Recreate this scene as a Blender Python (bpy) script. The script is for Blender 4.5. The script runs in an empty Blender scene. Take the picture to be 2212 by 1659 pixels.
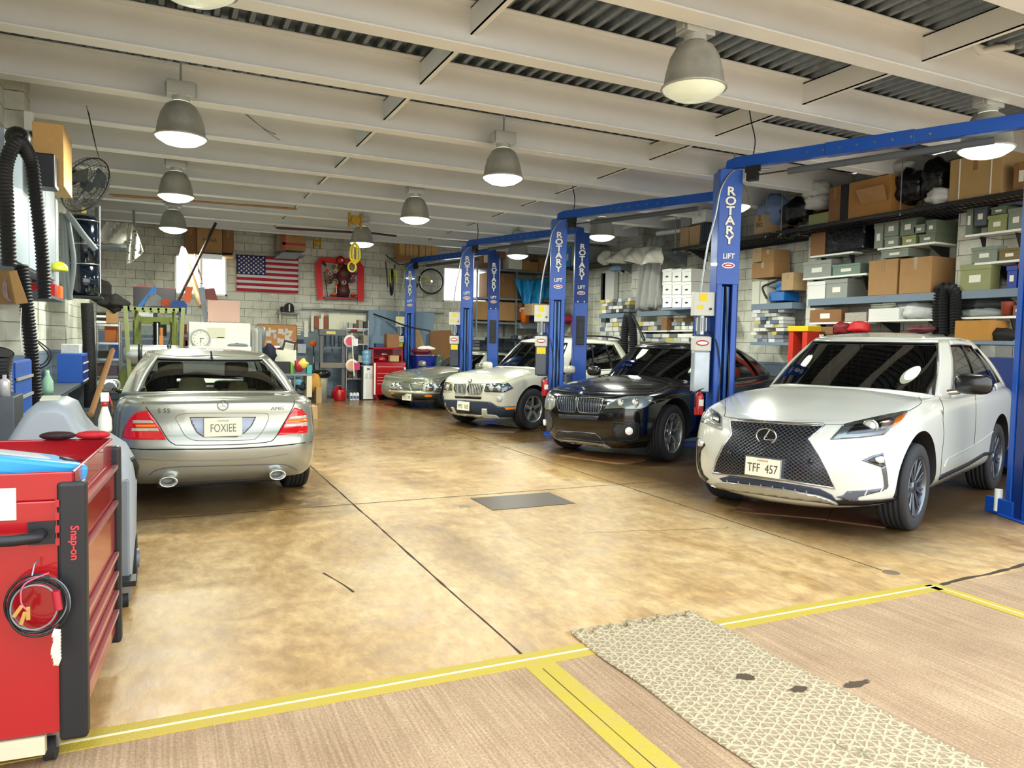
import bpy, bmesh, math, random
from mathutils import Vector, Matrix, Euler
from mathutils.bvhtree import BVHTree
from mathutils.geometry import delaunay_2d_cdt
R_ = math.radians
rnd = random.Random(7)
sc = bpy.context.scene
COL = sc.collection
# ---------- camera frame (image 2212 x 1659) ----------
F_, CX, CY, H_ = 1600.0, 1106.0, 829.5, 1.55
ex = Vector((4514-CX, 815-CY, F_)).normalized()
ey = Vector((355-CX, 725-CY, F_)); ey = (ey-ex*ey.dot(ex)).normalized()
ez = ex.cross(ey)
if ez.y > 0: ez = -ez
CAM = Vector((0, 0, H_))
def ray(px, py):
    c = Vector((px-CX, py-CY, F_)); return Vector((ex.dot(c), ey.dot(c), ez.dot(c)))
def pZ(px, py, z=0.0):
    d = ray(px, py); return CAM+d*((z-H_)/d.z)
def pY(px, py, Y):
    d = ray(px, py); return CAM+d*(Y/d.y)
def pX(px, py, X):
    d = ray(px, py); return CAM+d*(X/d.x)
cd = bpy.data.cameras.new('camera'); cam = bpy.data.objects.new('camera', cd); COL.objects.link(cam)
cd.sensor_width = 36; cd.sensor_fit = 'HORIZONTAL'; cd.lens = F_/2212*36; cd.clip_start = .05; cd.clip_end = 500
# camera axes in world: right = (ex.x,ey.x,ez.x) etc.
rx = Vector((ex.x, ey.x, ez.x)); dn = Vector((ex.y, ey.y, ez.y)); fw = Vector((ex.z, ey.z, ez.z))
mw = Matrix((rx, -dn, -fw)).transposed().to_4x4(); mw.translation = CAM
cam.matrix_world = mw
sc.camera = cam
vs = sc.view_settings
vs.view_transform = 'Standard'; vs.look = 'None'; vs.gamma = 1; vs.use_curve_mapping = False; vs.exposure = 0.7

# ---------- materials ----------
def lin(c):
    if isinstance(c, str):
        c = c.lstrip('#'); c = [int(c[i:i+2], 16)/255 for i in (0, 2, 4)]
    return tuple(x/12.92 if x <= .04045 else ((x+.055)/1.055)**2.4 for x in c[:3])+(1,)
_M = {}
class NT:
    def __init__(s, m):
        s.m = m; m.use_nodes = True; s.t = m.node_tree; s.t.nodes.clear()
        s.out = s.t.nodes.new('ShaderNodeOutputMaterial')
    def n(s, typ, **kw):
        nd = s.t.nodes.new('ShaderNode'+typ)
        for k, v in kw.items():
            if k.startswith('i_'):
                key = k[2:]; key = int(key) if key.isdigit() else key.replace('_', ' ')
                s.set(nd.inputs[key], v)
            else: setattr(nd, k, v)
        return nd
    def set(s, inp, v):
        if isinstance(v, bpy.types.NodeSocket): s.t.links.new(v, inp)
        elif isinstance(v, bpy.types.Node): s.t.links.new(v.outputs[0], inp)
        else: inp.default_value = v
    def mix(s, f, a, b, typ='MIX'):
        nd = s.n('MixRGB', blend_type=typ); s.set(nd.inputs[0], f); s.set(nd.inputs[1], a); s.set(nd.inputs[2], b); return nd.outputs[0]
    def math(s, op, a, b=0.0, c=None):
        nd = s.n('Math', operation=op); s.set(nd.inputs[0], a); s.set(nd.inputs[1], b)
        if c is not None: s.set(nd.inputs[2], c)
        return nd.outputs[0]
    def ramp(s, f, stops):
        nd = s.n('ValToRGB'); s.set(nd.inputs[0], f); e = nd.color_ramp.elements
        while len(e) < len(stops): e.new(.5)
        for el, (p, c) in zip(e, stops): el.position = p; el.color = c if len(c) == 4 else lin(c)
        return nd.outputs[0]
    def obj(s, kind='Object'): return s.n('TexCoord').outputs[kind]
    def mapping(s, v, scale=(1, 1, 1), rot=(0, 0, 0), loc=(0, 0, 0)):
        nd = s.n('Mapping'); s.set(nd.inputs[0], v); nd.inputs['Scale'].default_value = scale; nd.inputs['Rotation'].default_value = rot; nd.inputs['Location'].default_value = loc
        return nd.outputs[0]
    def noise(s, v, scale, detail=3, rough=.55, dist=0):
        nd = s.n('TexNoise'); s.set(nd.inputs['Vector'], v); nd.inputs['Scale'].default_value = scale; nd.inputs['Detail'].default_value = detail
        nd.inputs['Roughness'].default_value = rough; nd.inputs['Distortion'].default_value = dist; return nd.outputs[0]
    def bsdf(s, col, rough=.5, metal=0, bump=None, bstr=.3, coat=0, emis=None, estr=0, alpha=None, spec=.5, bdist=.02, trans=0):
        b = s.n('BsdfPrincipled'); s.set(b.inputs['Base Color'], col); s.set(b.inputs['Roughness'], rough); s.set(b.inputs['Metallic'], metal)
        b.inputs['Coat Weight'].default_value = coat; b.inputs['Coat Roughness'].default_value = .04; s.set(b.inputs['Specular IOR Level'], spec)
        b.inputs['Transmission Weight'].default_value = trans
        if emis is not None: s.set(b.inputs['Emission Color'], emis); b.inputs['Emission Strength'].default_value = estr
        if bump is not None:
            bn = s.n('Bump'); bn.inputs['Strength'].default_value = bstr; bn.inputs['Distance'].default_value = bdist; s.set(bn.inputs['Height'], bump)
            s.t.links.new(bn.outputs[0], b.inputs['Normal'])
        s.t.links.new(b.outputs[0], s.out.inputs[0]); return b
def mat(col, rough=.5, metal=0, coat=0, var=.0, vs_=6, emis=0, spec=.5, trans=0, name=None, bump=0, bsc=40):
    """plain procedural material: colour with a little noise wear"""
    key = (str(col), rough, metal, coat, var, vs_, emis, spec, trans, bump, bsc)
    if key in _M: return _M[key]
    m = bpy.data.materials.new(name or 'mat_%s' % str(col).strip('#')); t = NT(m); c = lin(col)
    o = t.obj()
    if var:
        nz = t.noise(o, vs_, 4, .6)
        cc = t.mix(t.math('MULTIPLY', nz, 1.0), tuple(x*(1-var) for x in c[:3])+(1,), tuple(min(1, x*(1+var*.8)) for x in c[:3])+(1,))
    else: cc = c
    b = t.bsdf(cc, rough, metal, coat=coat, spec=spec, trans=trans, emis=c if emis else None, estr=emis, bump=(t.noise(o, bsc, 3) if bump else None), bstr=bump)
    _M[key] = m; return m
def emit(col, s):
    k = ('emit', col, s)
    if k in _M: return _M[k]
    m = bpy.data.materials.new('glow'); t = NT(m); e = t.n('Emission'); e.inputs[0].default_value = lin(col); e.inputs[1].default_value = s
    t.t.links.new(e.outputs[0], t.out.inputs[0]); _M[k] = m; return m
def glass(tint='#20262c', refl=1.0, ior=1.5):
    k = ('glass', tint, refl)
    if k in _M: return _M[k]
    m = bpy.data.materials.new('tinted_glass'); t = NT(m)
    tr = t.n('BsdfTransparent'); tr.inputs[0].default_value = lin(tint)
    gl = t.n('BsdfGlossy'); gl.inputs['Roughness'].default_value = .02; gl.inputs['Color'].default_value = (refl, refl, refl, 1)
    fr = t.n('Fresnel'); fr.inputs[0].default_value = ior+.25
    mx = t.n('MixShader'); t.t.links.new(fr.outputs[0], mx.inputs[0]); t.t.links.new(tr.outputs[0], mx.inputs[1]); t.t.links.new(gl.outputs[0], mx.inputs[2])
    t.t.links.new(mx.outputs[0], t.out.inputs[0]); _M[k] = m; return m

# ---------- mesh builder ----------
_W = {}
def mwof(o): return _W.get(o.name, Matrix.Identity(4)) if o else Matrix.Identity(4)
class MB:
    def __init__(s, T=None): s.v = []; s.f = []; s.m = []; s.s = []; s.T = T
    def add(s, vs, fs, mi=0, sm=False):
        b = len(s.v); T = s.T
        s.v += [T@Vector(v) if T else Vector(v) for v in vs]
        for f in fs: s.f.append([b+i for i in f]); s.m.append(mi); s.s.append(sm)
        return s
    def box(s, x0, x1, y0, y1, z0, z1, mi=0):
        vs = [(x, y, z) for x in (x0, x1) for y in (y0, y1) for z in (z0, z1)]
        return s.add(vs, [(0, 1, 3, 2), (4, 6, 7, 5), (0, 4, 5, 1), (2, 3, 7, 6), (0, 2, 6, 4), (1, 5, 7, 3)], mi)
    def obox(s, c, sz, rot=(0, 0, 0), mi=0):
        E = Euler(rot).to_matrix(); c = Vector(c); hx, hy, hz = [a/2 for a in sz]
        vs = [c+E@Vector((x, y, z)) for x in (-hx, hx) for y in (-hy, hy) for z in (-hz, hz)]
        return s.add(vs, [(0, 1, 3, 2), (4, 6, 7, 5), (0, 4, 5, 1), (2, 3, 7, 6), (0, 2, 6, 4), (1, 5, 7, 3)], mi)
    def hexa(s, a, b, mi=0):
        """a, b: two matching quads"""
        return s.add(list(a)+list(b), [(3, 2, 1, 0), (4, 5, 6, 7), (0, 1, 5, 4), (1, 2, 6, 5), (2, 3, 7, 6), (3, 0, 4, 7)], mi)
    def prism(s, pts, d, mi=0, sm=False):
        n = len(pts); d = Vector(d); a = [Vector(p) for p in pts]
        return s.add(a+[p+d for p in a], [list(range(n))[::-1], list(range(n, 2*n))]+[(i, (i+1) % n, n+(i+1) % n, n+i) for i in range(n)], mi, sm)
    def cyl(s, p0, p1, r0, r1=None, n=16, mi=0, caps=True, sm=True):
        p0 = Vector(p0); p1 = Vector(p1); r1 = r0 if r1 is None else r1
        d = (p1-p0).normalized(); a = d.orthogonal().normalized(); b = d.cross(a)
        vs = [p0+(a*math.cos(t)+b*math.sin(t))*r0 for t in [2*math.pi*i/n for i in range(n)]]
        vs += [p1+(a*math.cos(t)+b*math.sin(t))*r1 for t in [2*math.pi*i/n for i in range(n)]]
        s.add(vs, [(i, (i+1) % n, n+(i+1) % n, n+i) for i in range(n)], mi, sm)
        if caps: s.add(vs, [list(range(n))[::-1], list(range(n, 2*n))], mi)
        return s
    def tube(s, pts, r, n=8, mi=0, closed=False, rf=None, caps=True):
        P = [Vector(p) for p in pts]; N = len(P); vs = []; up = None
        for i, p in enumerate(P):
            if closed: d = P[(i+1) % N]-P[i-1]
            else: d = P[min(i+1, N-1)]-P[max(i-1, 0)]
            d = d.normalized() if d.length > 1e-9 else Vector((0, 0, 1))
            if up is None: up = d.orthogonal().normalized()
            up = (up-d*up.dot(d)); up = up.normalized() if up.length > 1e-6 else d.orthogonal().normalized()
            b = d.cross(up); rr = r*(rf(i/(N-1)) if rf else 1)
            vs += [p+(up*math.cos(2*math.pi*k/n)+b*math.sin(2*math.pi*k/n))*rr for k in range(n)]
        M = N if closed else N-1
        fs = [(i*n+k, i*n+(k+1) % n, ((i+1) % N)*n+(k+1) % n, ((i+1) % N)*n+k) for i in range(M) for k in range(n)]
        s.add(vs, fs, mi, True)
        if not closed and caps: s.add(vs, [list(range(n))[::-1], list(range((N-1)*n, N*n))], mi)
        return s
    def lathe(s, prof, c=(0, 0, 0), ax=(0, 0, 1), n=32, mi=0, sm=True, rfun=None):
        c = Vector(c); d = Vector(ax).normalized(); a = d.orthogonal().normalized(); b = d.cross(a)
        vs = []
        for (r, h) in prof:
            for k in range(n):
                t = 2*math.pi*k/n; rr = r*(rfun(k) if rfun else 1)
                vs.append(c+d*h+(a*math.cos(t)+b*math.sin(t))*rr)
        fs = [(i*n+k, i*n+(k+1) % n, (i+1)*n+(k+1) % n, (i+1)*n+k) for i in range(len(prof)-1) for k in range(n)]
        return s.add(vs, fs, mi, sm)
    def ball(s, c, r, n=16, mi=0, sq=(1, 1, 1), fn=None):
        c = Vector(c); m = n//2; vs = []
        for i in range(m+1):
            for k in range(n):
                a = math.pi*i/m; t = 2*math.pi*k/n
                v = Vector((math.sin(a)*math.cos(t)*sq[0], math.sin(a)*math.sin(t)*sq[1], math.cos(a)*sq[2]))*r
                if fn: v = fn(v)
                vs.append(c+v)
        return s.add(vs, [(i*n+k, (i+1)*n+k, (i+1)*n+(k+1) % n, i*n+(k+1) % n) for i in range(m) for k in range(n)], mi, True)
    def grid(s, fn, nu, nv, mi=0, sm=True, closed=False):
        vs = [fn(i/nu, j/nv) for j in range(nv+1) for i in range(nu+1)]
        return s.add(vs, [(j*(nu+1)+i, j*(nu+1)+i+1, (j+1)*(nu+1)+i+1, (j+1)*(nu+1)+i) for j in range(nv) for i in range(nu)], mi, sm)
    def build(s, name, mats, parent=None, world=False, bevel=0, solid=0, weld=False, label=None, cat=None, group=None, kind=None, seg=2, sub=0, recalc=True):
        if not isinstance(mats, (list, tuple)): mats = [mats]
        me = bpy.data.meshes.new(name); vs = s.v; o = bpy.data.objects.new(name, me)
        if parent is not None:
            if world:
                inv = mwof(parent).inverted(); vs = [inv@v for v in vs]
            o.parent = parent; _W[o.name] = mwof(parent)
        else:
            xs = [v.x for v in vs]; ys = [v.y for v in vs]; zs = [v.z for v in vs]
            c = Vector(((min(xs)+max(xs))/2, (min(ys)+max(ys))/2, min(zs)))
            if kind != 'structure':
                vs = [v-c for v in vs]; o.location = c; _W[o.name] = Matrix.Translation(c)
        me.from_pydata([tuple(v) for v in vs], [], s.f)
        for p, mi, sm in zip(me.polygons, s.m, s.s): p.material_index = mi; p.use_smooth = sm
        for m in mats: me.materials.append(m)
        if recalc or weld:
            bm = bmesh.new(); bm.from_mesh(me)
            if weld: bmesh.ops.remove_doubles(bm, verts=bm.verts, dist=1e-5)
            bmesh.ops.recalc_face_normals(bm, faces=bm.faces); bm.to_mesh(me); bm.free()
        me.update(); COL.objects.link(o)
        if bevel:
            b = o.modifiers.new('b', 'BEVEL'); b.width = bevel; b.segments = seg; b.limit_method = 'ANGLE'; b.angle_limit = R_(40); b.harden_normals = False
        if solid: b = o.modifiers.new('s', 'SOLIDIFY'); b.thickness = solid; b.offset = 0
        if sub: b = o.modifiers.new('u', 'SUBSURF'); b.levels = sub; b.render_levels = sub
        tag(o, label, cat, group, kind); return o
def tag(o, label=None, cat=None, group=None, kind=None):
    if label: o['label'] = label
    if cat: o['category'] = cat
    if group: o['group'] = group
    if kind: o['kind'] = kind
    return o
def root(name, loc, label, cat, rz=0, group=None, sc_=1.0):
    o = bpy.data.objects.new(name, None); COL.objects.link(o); o.location = loc; o.rotation_euler = (0, 0, rz); o.scale = (sc_,)*3
    o.empty_display_size = .1
    _W[o.name] = Matrix.Translation(Vector(loc))@Matrix.Rotation(rz, 4, 'Z')@Matrix.Scale(sc_, 4)
    return tag(o, label, cat, group)
def kids(o): return [c for c in bpy.data.objects if c.parent == o]
def dup(o, loc, rz=None, label=None, group=None, parent=None):
    c = o.copy(); COL.objects.link(c)
    if parent is None:
        c.location = loc
        if rz is not None: c.rotation_euler = (0, 0, rz)
        if label: c['label'] = label
        if group: c['group'] = group
        _W[c.name] = Matrix.Translation(Vector(c.location))@Euler(c.rotation_euler).to_matrix().to_4x4()@Matrix.Scale(c.scale[0], 4)
    else: c.parent = parent
    for k in kids(o): dup(k, None, parent=c)
    return c
# text as a flat extruded mesh: origin at centre, in a frame (right, up)
def text_mb(txt, size, o, right, up, mb=None, mi=0, ex_=.002, wscale=1.0, bold=0, align='CENTER'):
    cu = bpy.data.curves.new('t', 'FONT'); cu.body = txt; cu.size = 1; cu.align_x = align; cu.align_y = 'CENTER'; cu.extrude = .5; cu.resolution_u = 3
    cu.offset = bold
    ob = bpy.data.objects.new('t', cu); COL.objects.link(ob)
    me = bpy.data.meshes.new_from_object(ob)
    right = Vector(right).normalized(); up = Vector(up).normalized(); nrm = right.cross(up); o = Vector(o)
    mb = mb or MB()
    mb.add([o+right*v.co.x*size*wscale+up*v.co.y*size+nrm*(v.co.z+.5)*ex_ for v in me.vertices], [list(p.vertices) for p in me.polygons], mi)
    bpy.data.objects.remove(ob); bpy.data.curves.remove(cu); bpy.data.meshes.remove(me)
    return mb
def cat_rom(P, n=6, closed=False):
    P = [Vector(p) for p in P]; out = []; N = len(P)
    for i in range(N if closed else N-1):
        a, b, c, d = (P[(i-1) % N], P[i], P[(i+1) % N], P[(i+2) % N]) if closed else (P[max(i-1, 0)], P[i], P[i+1], P[min(i+2, N-1)])
        for k in range(n):
            t = k/n; out.append(.5*((2*b)+(c-a)*t+(2*a-5*b+4*c-d)*t*t+(3*b-a-3*c+d)*t**3))
    if not closed: out.append(P[-1])
    return out
# ================= ROOM =================
XL, XR, YB, YF, ZB, ZD = -1.55, 10.45, 20.2, 3.17, 4.1, 4.5
def block_mat(name, axis, paint_z):
    m = bpy.data.materials.new(name); t = NT(m); o = t.obj()
    sep = t.n('SeparateXYZ'); t.set(sep.inputs[0], o)
    cmb = t.n('CombineXYZ'); t.set(cmb.inputs[0], sep.outputs[axis]); t.set(cmb.inputs[1], sep.outputs[2])
    b = t.n('TexBrick'); t.set(b.inputs['Vector'], cmb.outputs[0]); b.offset = .5
    b.inputs['Scale'].default_value = 1; b.inputs['Brick Width'].default_value = .416; b.inputs['Row Height'].default_value = .208
    b.inputs['Mortar Size'].default_value = .005; b.inputs['Mortar Smooth'].default_value = .5; b.inputs['Bias'].default_value = 0
    b.inputs['Color1'].default_value = lin('#dcdccf'); b.inputs['Color2'].default_value = lin('#cbccc0'); b.inputs['Mortar'].default_value = lin('#5c5d52')
    n1 = t.noise(o, 1.3, 5, .65); n2 = t.noise(o, 35, 3)
    st = t.ramp(n1, [(.36, lin('#a8a596')), (.55, (1, 1, 1, 1))])
    c = t.mix(.55, b.outputs[0], st, 'MULTIPLY')
    # painted band low on the wall
    lo = t.math('LESS_THAN', sep.outputs[2], paint_z)
    bm_ = t.mix(b.outputs[1], lin('#75869a'), lin('#4b5866'))
    c = t.mix(lo, c, t.mix(.35, bm_, st, 'MULTIPLY'))
    h = t.math('ADD', t.math('MULTIPLY', b.outputs[1], -1.0), t.math('MULTIPLY', n2, .18))
    t.bsdf(c, .85, bump=h, bstr=.6, bdist=.01); return m
m_bw = block_mat('painted_block_wall', 0, 1.64); m_sw = block_mat('painted_block_side', 1, 1.3)
m_white = mat('#f0f2f1', .6, var=.07, vs_=2.5, name='beam_paint')
def floor_mat():
    m = bpy.data.materials.new('stained_concrete'); t = NT(m); o = t.obj(); sep = t.n('SeparateXYZ'); t.set(sep.inputs[0], o)
    str_ = t.mapping(o, (1, .45, 1), (0, 0, R_(-25)))
    n1 = t.noise(str_, 1.1, 8, .62, .8); n2 = t.noise(o, 5, 6, .7, .3); n3 = t.noise(str_, 16, 5, .7); n4 = t.noise(o, .45, 3, .5)
    c = t.ramp(n1, [(.3, '#a98a58'), (.45, '#cdac74'), (.58, '#e0c490'), (.74, '#ecdab0')])
    c = t.mix(.5, c, t.ramp(n2, [(.35, '#a88a66'), (.6, '#f7eeda')]), 'MULTIPLY')
    c = t.mix(.4, c, t.ramp(n3, [(.4, '#c2a684'), (.62, '#ffffff')]), 'MULTIPLY')
    # oil worn bays right of the joint, shading painted in too, and under the parked sedan; darker towards the back
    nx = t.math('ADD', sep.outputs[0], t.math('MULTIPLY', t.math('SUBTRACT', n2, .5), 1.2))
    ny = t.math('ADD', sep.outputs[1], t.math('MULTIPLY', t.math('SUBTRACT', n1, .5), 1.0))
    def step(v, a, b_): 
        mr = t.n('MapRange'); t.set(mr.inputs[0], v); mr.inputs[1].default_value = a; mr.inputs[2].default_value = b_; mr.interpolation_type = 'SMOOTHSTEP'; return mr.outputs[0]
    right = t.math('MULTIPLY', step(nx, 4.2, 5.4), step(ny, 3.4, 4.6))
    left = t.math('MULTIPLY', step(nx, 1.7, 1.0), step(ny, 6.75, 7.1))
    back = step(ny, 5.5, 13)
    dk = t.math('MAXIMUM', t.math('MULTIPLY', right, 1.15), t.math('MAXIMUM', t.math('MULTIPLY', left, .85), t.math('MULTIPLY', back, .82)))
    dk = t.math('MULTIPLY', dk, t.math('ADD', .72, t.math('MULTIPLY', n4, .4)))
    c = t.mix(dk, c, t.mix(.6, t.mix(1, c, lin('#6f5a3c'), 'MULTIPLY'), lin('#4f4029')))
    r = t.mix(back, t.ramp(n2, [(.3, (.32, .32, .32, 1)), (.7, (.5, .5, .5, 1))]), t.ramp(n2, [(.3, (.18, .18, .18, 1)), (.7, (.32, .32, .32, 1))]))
    t.bsdf(c, r, bump=n3, bstr=.06, spec=.45); return m
def out_mat():
    m = bpy.data.materials.new('broomed_concrete'); t = NT(m); o = t.obj()
    n1 = t.noise(o, 1.4, 5, .6); n2 = t.noise(o, 90, 4, .7); n3 = t.noise(t.mapping(o, (75, 1.2, 1)), 1, 3, .6)
    c = t.ramp(n1, [(.3, '#ad8f6c'), (.7, '#cdb18a')]); c = t.mix(.5, c, t.ramp(n2, [(.35, '#8e7459'), (.65, '#ffffff')]), 'MULTIPLY')
    c = t.mix(.35, c, t.ramp(n3, [(.42, '#a68f78'), (.6, '#ffffff')]), 'MULTIPLY')
    t.bsdf(c, .8, bump=t.math('ADD', n3, n2), bstr=.35, bdist=.004); return m
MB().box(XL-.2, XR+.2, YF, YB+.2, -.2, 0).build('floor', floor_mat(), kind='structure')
MB().box(-16, 22, -14, YF, -.21, -.0005).build('floor_apron', out_mat(), kind='structure')
m_joint = mat('#3a2c1c', .9, var=.4, vs_=30)
ti = [0]
def strip(x0, x1, y0, y1, m, z=.0015, nm=None):
    ti[0] += 1; return MB().box(x0, x1, y0, y1, -.001, z).build(nm or 'trim_%d' % ti[0], m, kind='structure')
def crack(pts, w, m, z=.0016):
    ti[0] += 1; mb = MB(); P = cat_rom([(x, y, 0) for x, y in pts], 3); vs = []
    for i, p in enumerate(P):
        d = (P[min(i+1, len(P)-1)]-P[max(i-1, 0)]).normalized(); nn = Vector((-d.y, d.x, 0)); ww = w*(.6+.8*rnd.random())/2
        vs += [p+nn*ww+Vector((0, 0, z)), p-nn*ww+Vector((0, 0, z))]
    mb.add(vs, [(2*i, 2*i+1, 2*i+3, 2*i+2) for i in range(len(P)-1)]); return mb.build('trim_%d' % ti[0], m, kind='structure')
def jag(x0, y0, x1, y1, n=60, a=.003): return [(x0+(x1-x0)*i/n+rnd.uniform(-a, a), y0+(y1-y0)*i/n+rnd.uniform(-a, a)) for i in range(n+1)]
crack(jag(1.61, YF+.02, 1.61, 20), .014, m_joint)
crack(jag(4.6, 3.55, 4.56, 20), .011, m_joint)
crack(jag(XL, 6.86, XR, 6.95), .012, m_joint)
crack(jag(XL, 11.6, XR, 11.6), .01, m_joint); crack(jag(XL, 15.9, XR, 15.9), .01, m_joint)
crack(jag(3.1, 5.2, 4.4, 4.9, 14, .03), .005, m_joint)
crack([(0.95, 4.9), (1.02, 4.62), (1.05, 4.45)], .012, m_joint)
ym = bpy.data.materials.new('yellow_floor_paint'); t = NT(ym); o = t.obj()
t.bsdf(t.mix(t.ramp(t.noise(o, 9, 6, .75), [(.44, (0, 0, 0, 1)), (.75, (.65, .65, .65, 1))]), lin('#b8a22f'), lin('#b3975c')), .6, bump=t.noise(o, 120, 3), bstr=.3)
m_wl = mat('#e6e0b4', .6, var=.12, vs_=12)
strip(XL, 4.62, YF-.07, YF+.07, ym, .003, 'trim_yellow_threshold_line')
strip(XL, 4.62, YF-.008, YF+.006, m_wl, .0045)
strip(1.56, 1.72, -3.0, YF-.07, ym, .003, 'trim_yellow_bay_line')
strip(4.56, 4.68, -3, YF+.03, ym, .003, 'trim_yellow_side_line'); strip(4.615, 4.625, -3, YF, m_wl, .0045)
crack([(1.63, 3.05), (1.63, 2.0), (1.64, 0.5)], .004, m_joint, .0045)
crack(jag(4.7, 3.17, 10, 3.6, 30, .01), .03, m_joint)
# walls
def wall_with_holes(name, m, u0, u1, z0, z1, holes, mk):
    """mk(u0,u1,z0,z1) -> box coords"""
    mb = MB(); us = sorted({u0, u1}|{h[0] for h in holes}|{h[1] for h in holes})
    for a, b in zip(us, us[1:]):
        zs = [(z0, z1)]
        for h in holes:
            if h[0] <= a and h[1] >= b: zs = [(z0, h[2]), (h[3], z1)]
        for c, d in zs: mb.box(*mk(a, b, c, d))
    return mb.build(name, m, kind='structure')
W1 = (.24, 1.45, 2.58, 3.56); W2 = (7.24, 8.62, 2.70, 3.70)
wall_with_holes('wall_back', m_bw, XL-.2, XR+.2, 0, ZD, [W1, W2], lambda a, b, c, d: (a, b, YB, YB+.2, c, d))
MB().box(XL-.2, XL, YF-1.2, YB, 0, ZD).build('wall_left', m_sw, kind='structure')
MB().box(XR, XR+.2, YF, YB, 0, ZD).build('wall_right', m_sw, kind='structure')
mb = MB()
for i in range(6): y = 6.68+2.68*i; mb.box(XR-.32, XR, y-.2, y+.21, 0, ZD)
mb.build('wall_right_pilasters', m_sw, kind='structure')
mb = MB()
for y in (9.9, 13.4, 17.2): mb.box(XL, XL+.18, y-.2, y+.2, 0, ZD)
mb.build('wall_left_pilasters', m_sw, kind='structure')
MB().box(XL-.2, XR+.2, YF, YF+.25, ZB-.1, ZD+.2).build('wall_front_header', m_white, kind='structure')
MB().box(XL-.3, XR+.3, YF, YB+.2, ZD+.09, ZD+.25).build('ceiling', mat('#5d6163', .8), kind='structure')
# windows
m_frame = mat('#dfe2dc', .4, metal=.2)
for i, (w, spl) in enumerate(((W1, .5), (W2, .5))):
    a, b, c, d = w; f = MB(); t_ = .045
    f.box(a, b, YB-.02, YB+.06, c, c+t_).box(a, b, YB-.02, YB+.06, d-t_, d).box(a, a+t_, YB-.02, YB+.06, c, d).box(b-t_, b, YB-.02, YB+.06, c, d)
    xm = a+(b-a)*spl; f.box(xm-.02, xm+.03, YB-.03, YB+.05, c, d)
    wr = f.build('window_%d' % (i+1), m_frame, kind='structure', bevel=.004)
    MB().box(a+.02, b-.02, YB+.03, YB+.04, c+.02, d-.02).build('pane', emit('#fbfdf6', 3.0), wr, world=True)
# deck
mb = MB(); x = XL; P = []; p = .152
while x < XR:
    P += [(x, 0), (x+p*.28, 0), (x+p*.42, .05), (x+p*.86, .05)]; x += p
def dk(P):
    vs = [(a, y, ZD+h-.01) for a, h in P for y in (YF, YB)]
    return vs, [(2*i, 2*i+1, 2*i+3, 2*i+2) for i in range(len(P)-1)]
mb.add(*dk(P)); mb.build('ceiling_metal_deck', mat('#8a9298', .38, .85, var=.5, vs_=9, name='galvanised_deck'), kind='structure', solid=.004, recalc=False)
# beams and blocking
BY = [3.24+1.42*i for i in range(12)]
fl = .10
def ibeam(y):
    mb = MB(); y1 = y+2*fl
    mb.box(XL, XR, y, y1, ZB, ZB+.014); mb.box(XL, XR, y, y1, ZD-.03, ZD-.016); mb.box(XL, XR, y+fl-.006, y+fl+.006, ZB+.014, ZD-.03)
    return mb
for i, y in enumerate(BY): ibeam(y).build('ceiling_beam', m_white, kind='structure', bevel=.002, seg=1)
for i in range(len(BY)-1):
    ya, yb = BY[i]+fl+.006, BY[i+1]+fl-.006
    for X in (2.43, 6.35):
        MB().box(X, X+.012, ya, yb, ZB+.13, ZB+.36).box(X, X+.06, ya, yb, ZB+.13, ZB+.14).box(X, X+.06, ya, yb, ZB+.35, ZB+.36).build('ceiling_blocking', m_white, kind='structure')
# world + lights
w = bpy.data.worlds.new('daylight'); sc.world = w; w.use_nodes = True; nt = w.node_tree; bg = nt.nodes['Background']
tc = nt.nodes.new('ShaderNodeTexCoord'); sx = nt.nodes.new('ShaderNodeSeparateXYZ'); cr = nt.nodes.new('ShaderNodeValToRGB')
nt.links.new(tc.outputs['Generated'], sx.inputs[0]); nt.links.new(sx.outputs[2], cr.inputs[0]); nt.links.new(cr.outputs[0], bg.inputs[0])
cr.color_ramp.elements[0].color = (1.0, .99, .93, 1); cr.color_ramp.elements[0].position = .02
cr.color_ramp.elements[1].color = (.78, .88, 1.0, 1); cr.color_ramp.elements[1].position = .7
bg.inputs[1].default_value = 2.4
# high bay lamps
m_shade = mat('#a9a99f', .45, .35, var=.25, vs_=14, name='lamp_reflector'); m_ball = mat('#b9bab4', .5, .3)
def lamp(x, y, on, label, grp, big=.87, zb=3.63, e=70):
    r = root('high_bay_light', (x, y, zb), label, 'lamp', group=grp)
    s = big
    MB().lathe([(.11*s, .37), (.17*s, .335), (.225*s, .25), (.258*s, .14), (.275*s, .04), (.30*s, .02), (.30*s, .005), (.288*s, .004), (.27*s, .03), (.25*s, .14), (.11*s, .35)], n=48, rfun=lambda k: 1+.02*(k % 2)).build('lamp_shade', m_shade, r)
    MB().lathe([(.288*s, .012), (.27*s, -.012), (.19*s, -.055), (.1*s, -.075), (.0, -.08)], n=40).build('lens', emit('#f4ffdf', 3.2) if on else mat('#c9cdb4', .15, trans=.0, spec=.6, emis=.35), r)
    h = MB().box(-.14, .14, -.08, .08, .43, .58).cyl((0, 0, .38), (0, 0, .44), .09, n=12).box(-.16, -.14, -.05, .05, .45, .56).box(.14, .16, -.03, .03, .45, .58)
    h.build('ballast_box', m_ball, r, bevel=.008)
    MB().cyl((0, 0, .58), (0, 0, ZD-zb+.01), .012, n=8).build('hanger', m_ball, r)
    if on:
        ld = bpy.data.lights.new('lamp_glow', 'AREA'); ld.shape = 'DISK'; ld.size = .45*s; ld.energy = e; ld.color = (.97, 1, .86)
        lo = bpy.data.objects.new('lamp_glow', ld); COL.objects.link(lo); lo.parent = r; lo.location = (0, 0, -.10)
    return r
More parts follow.
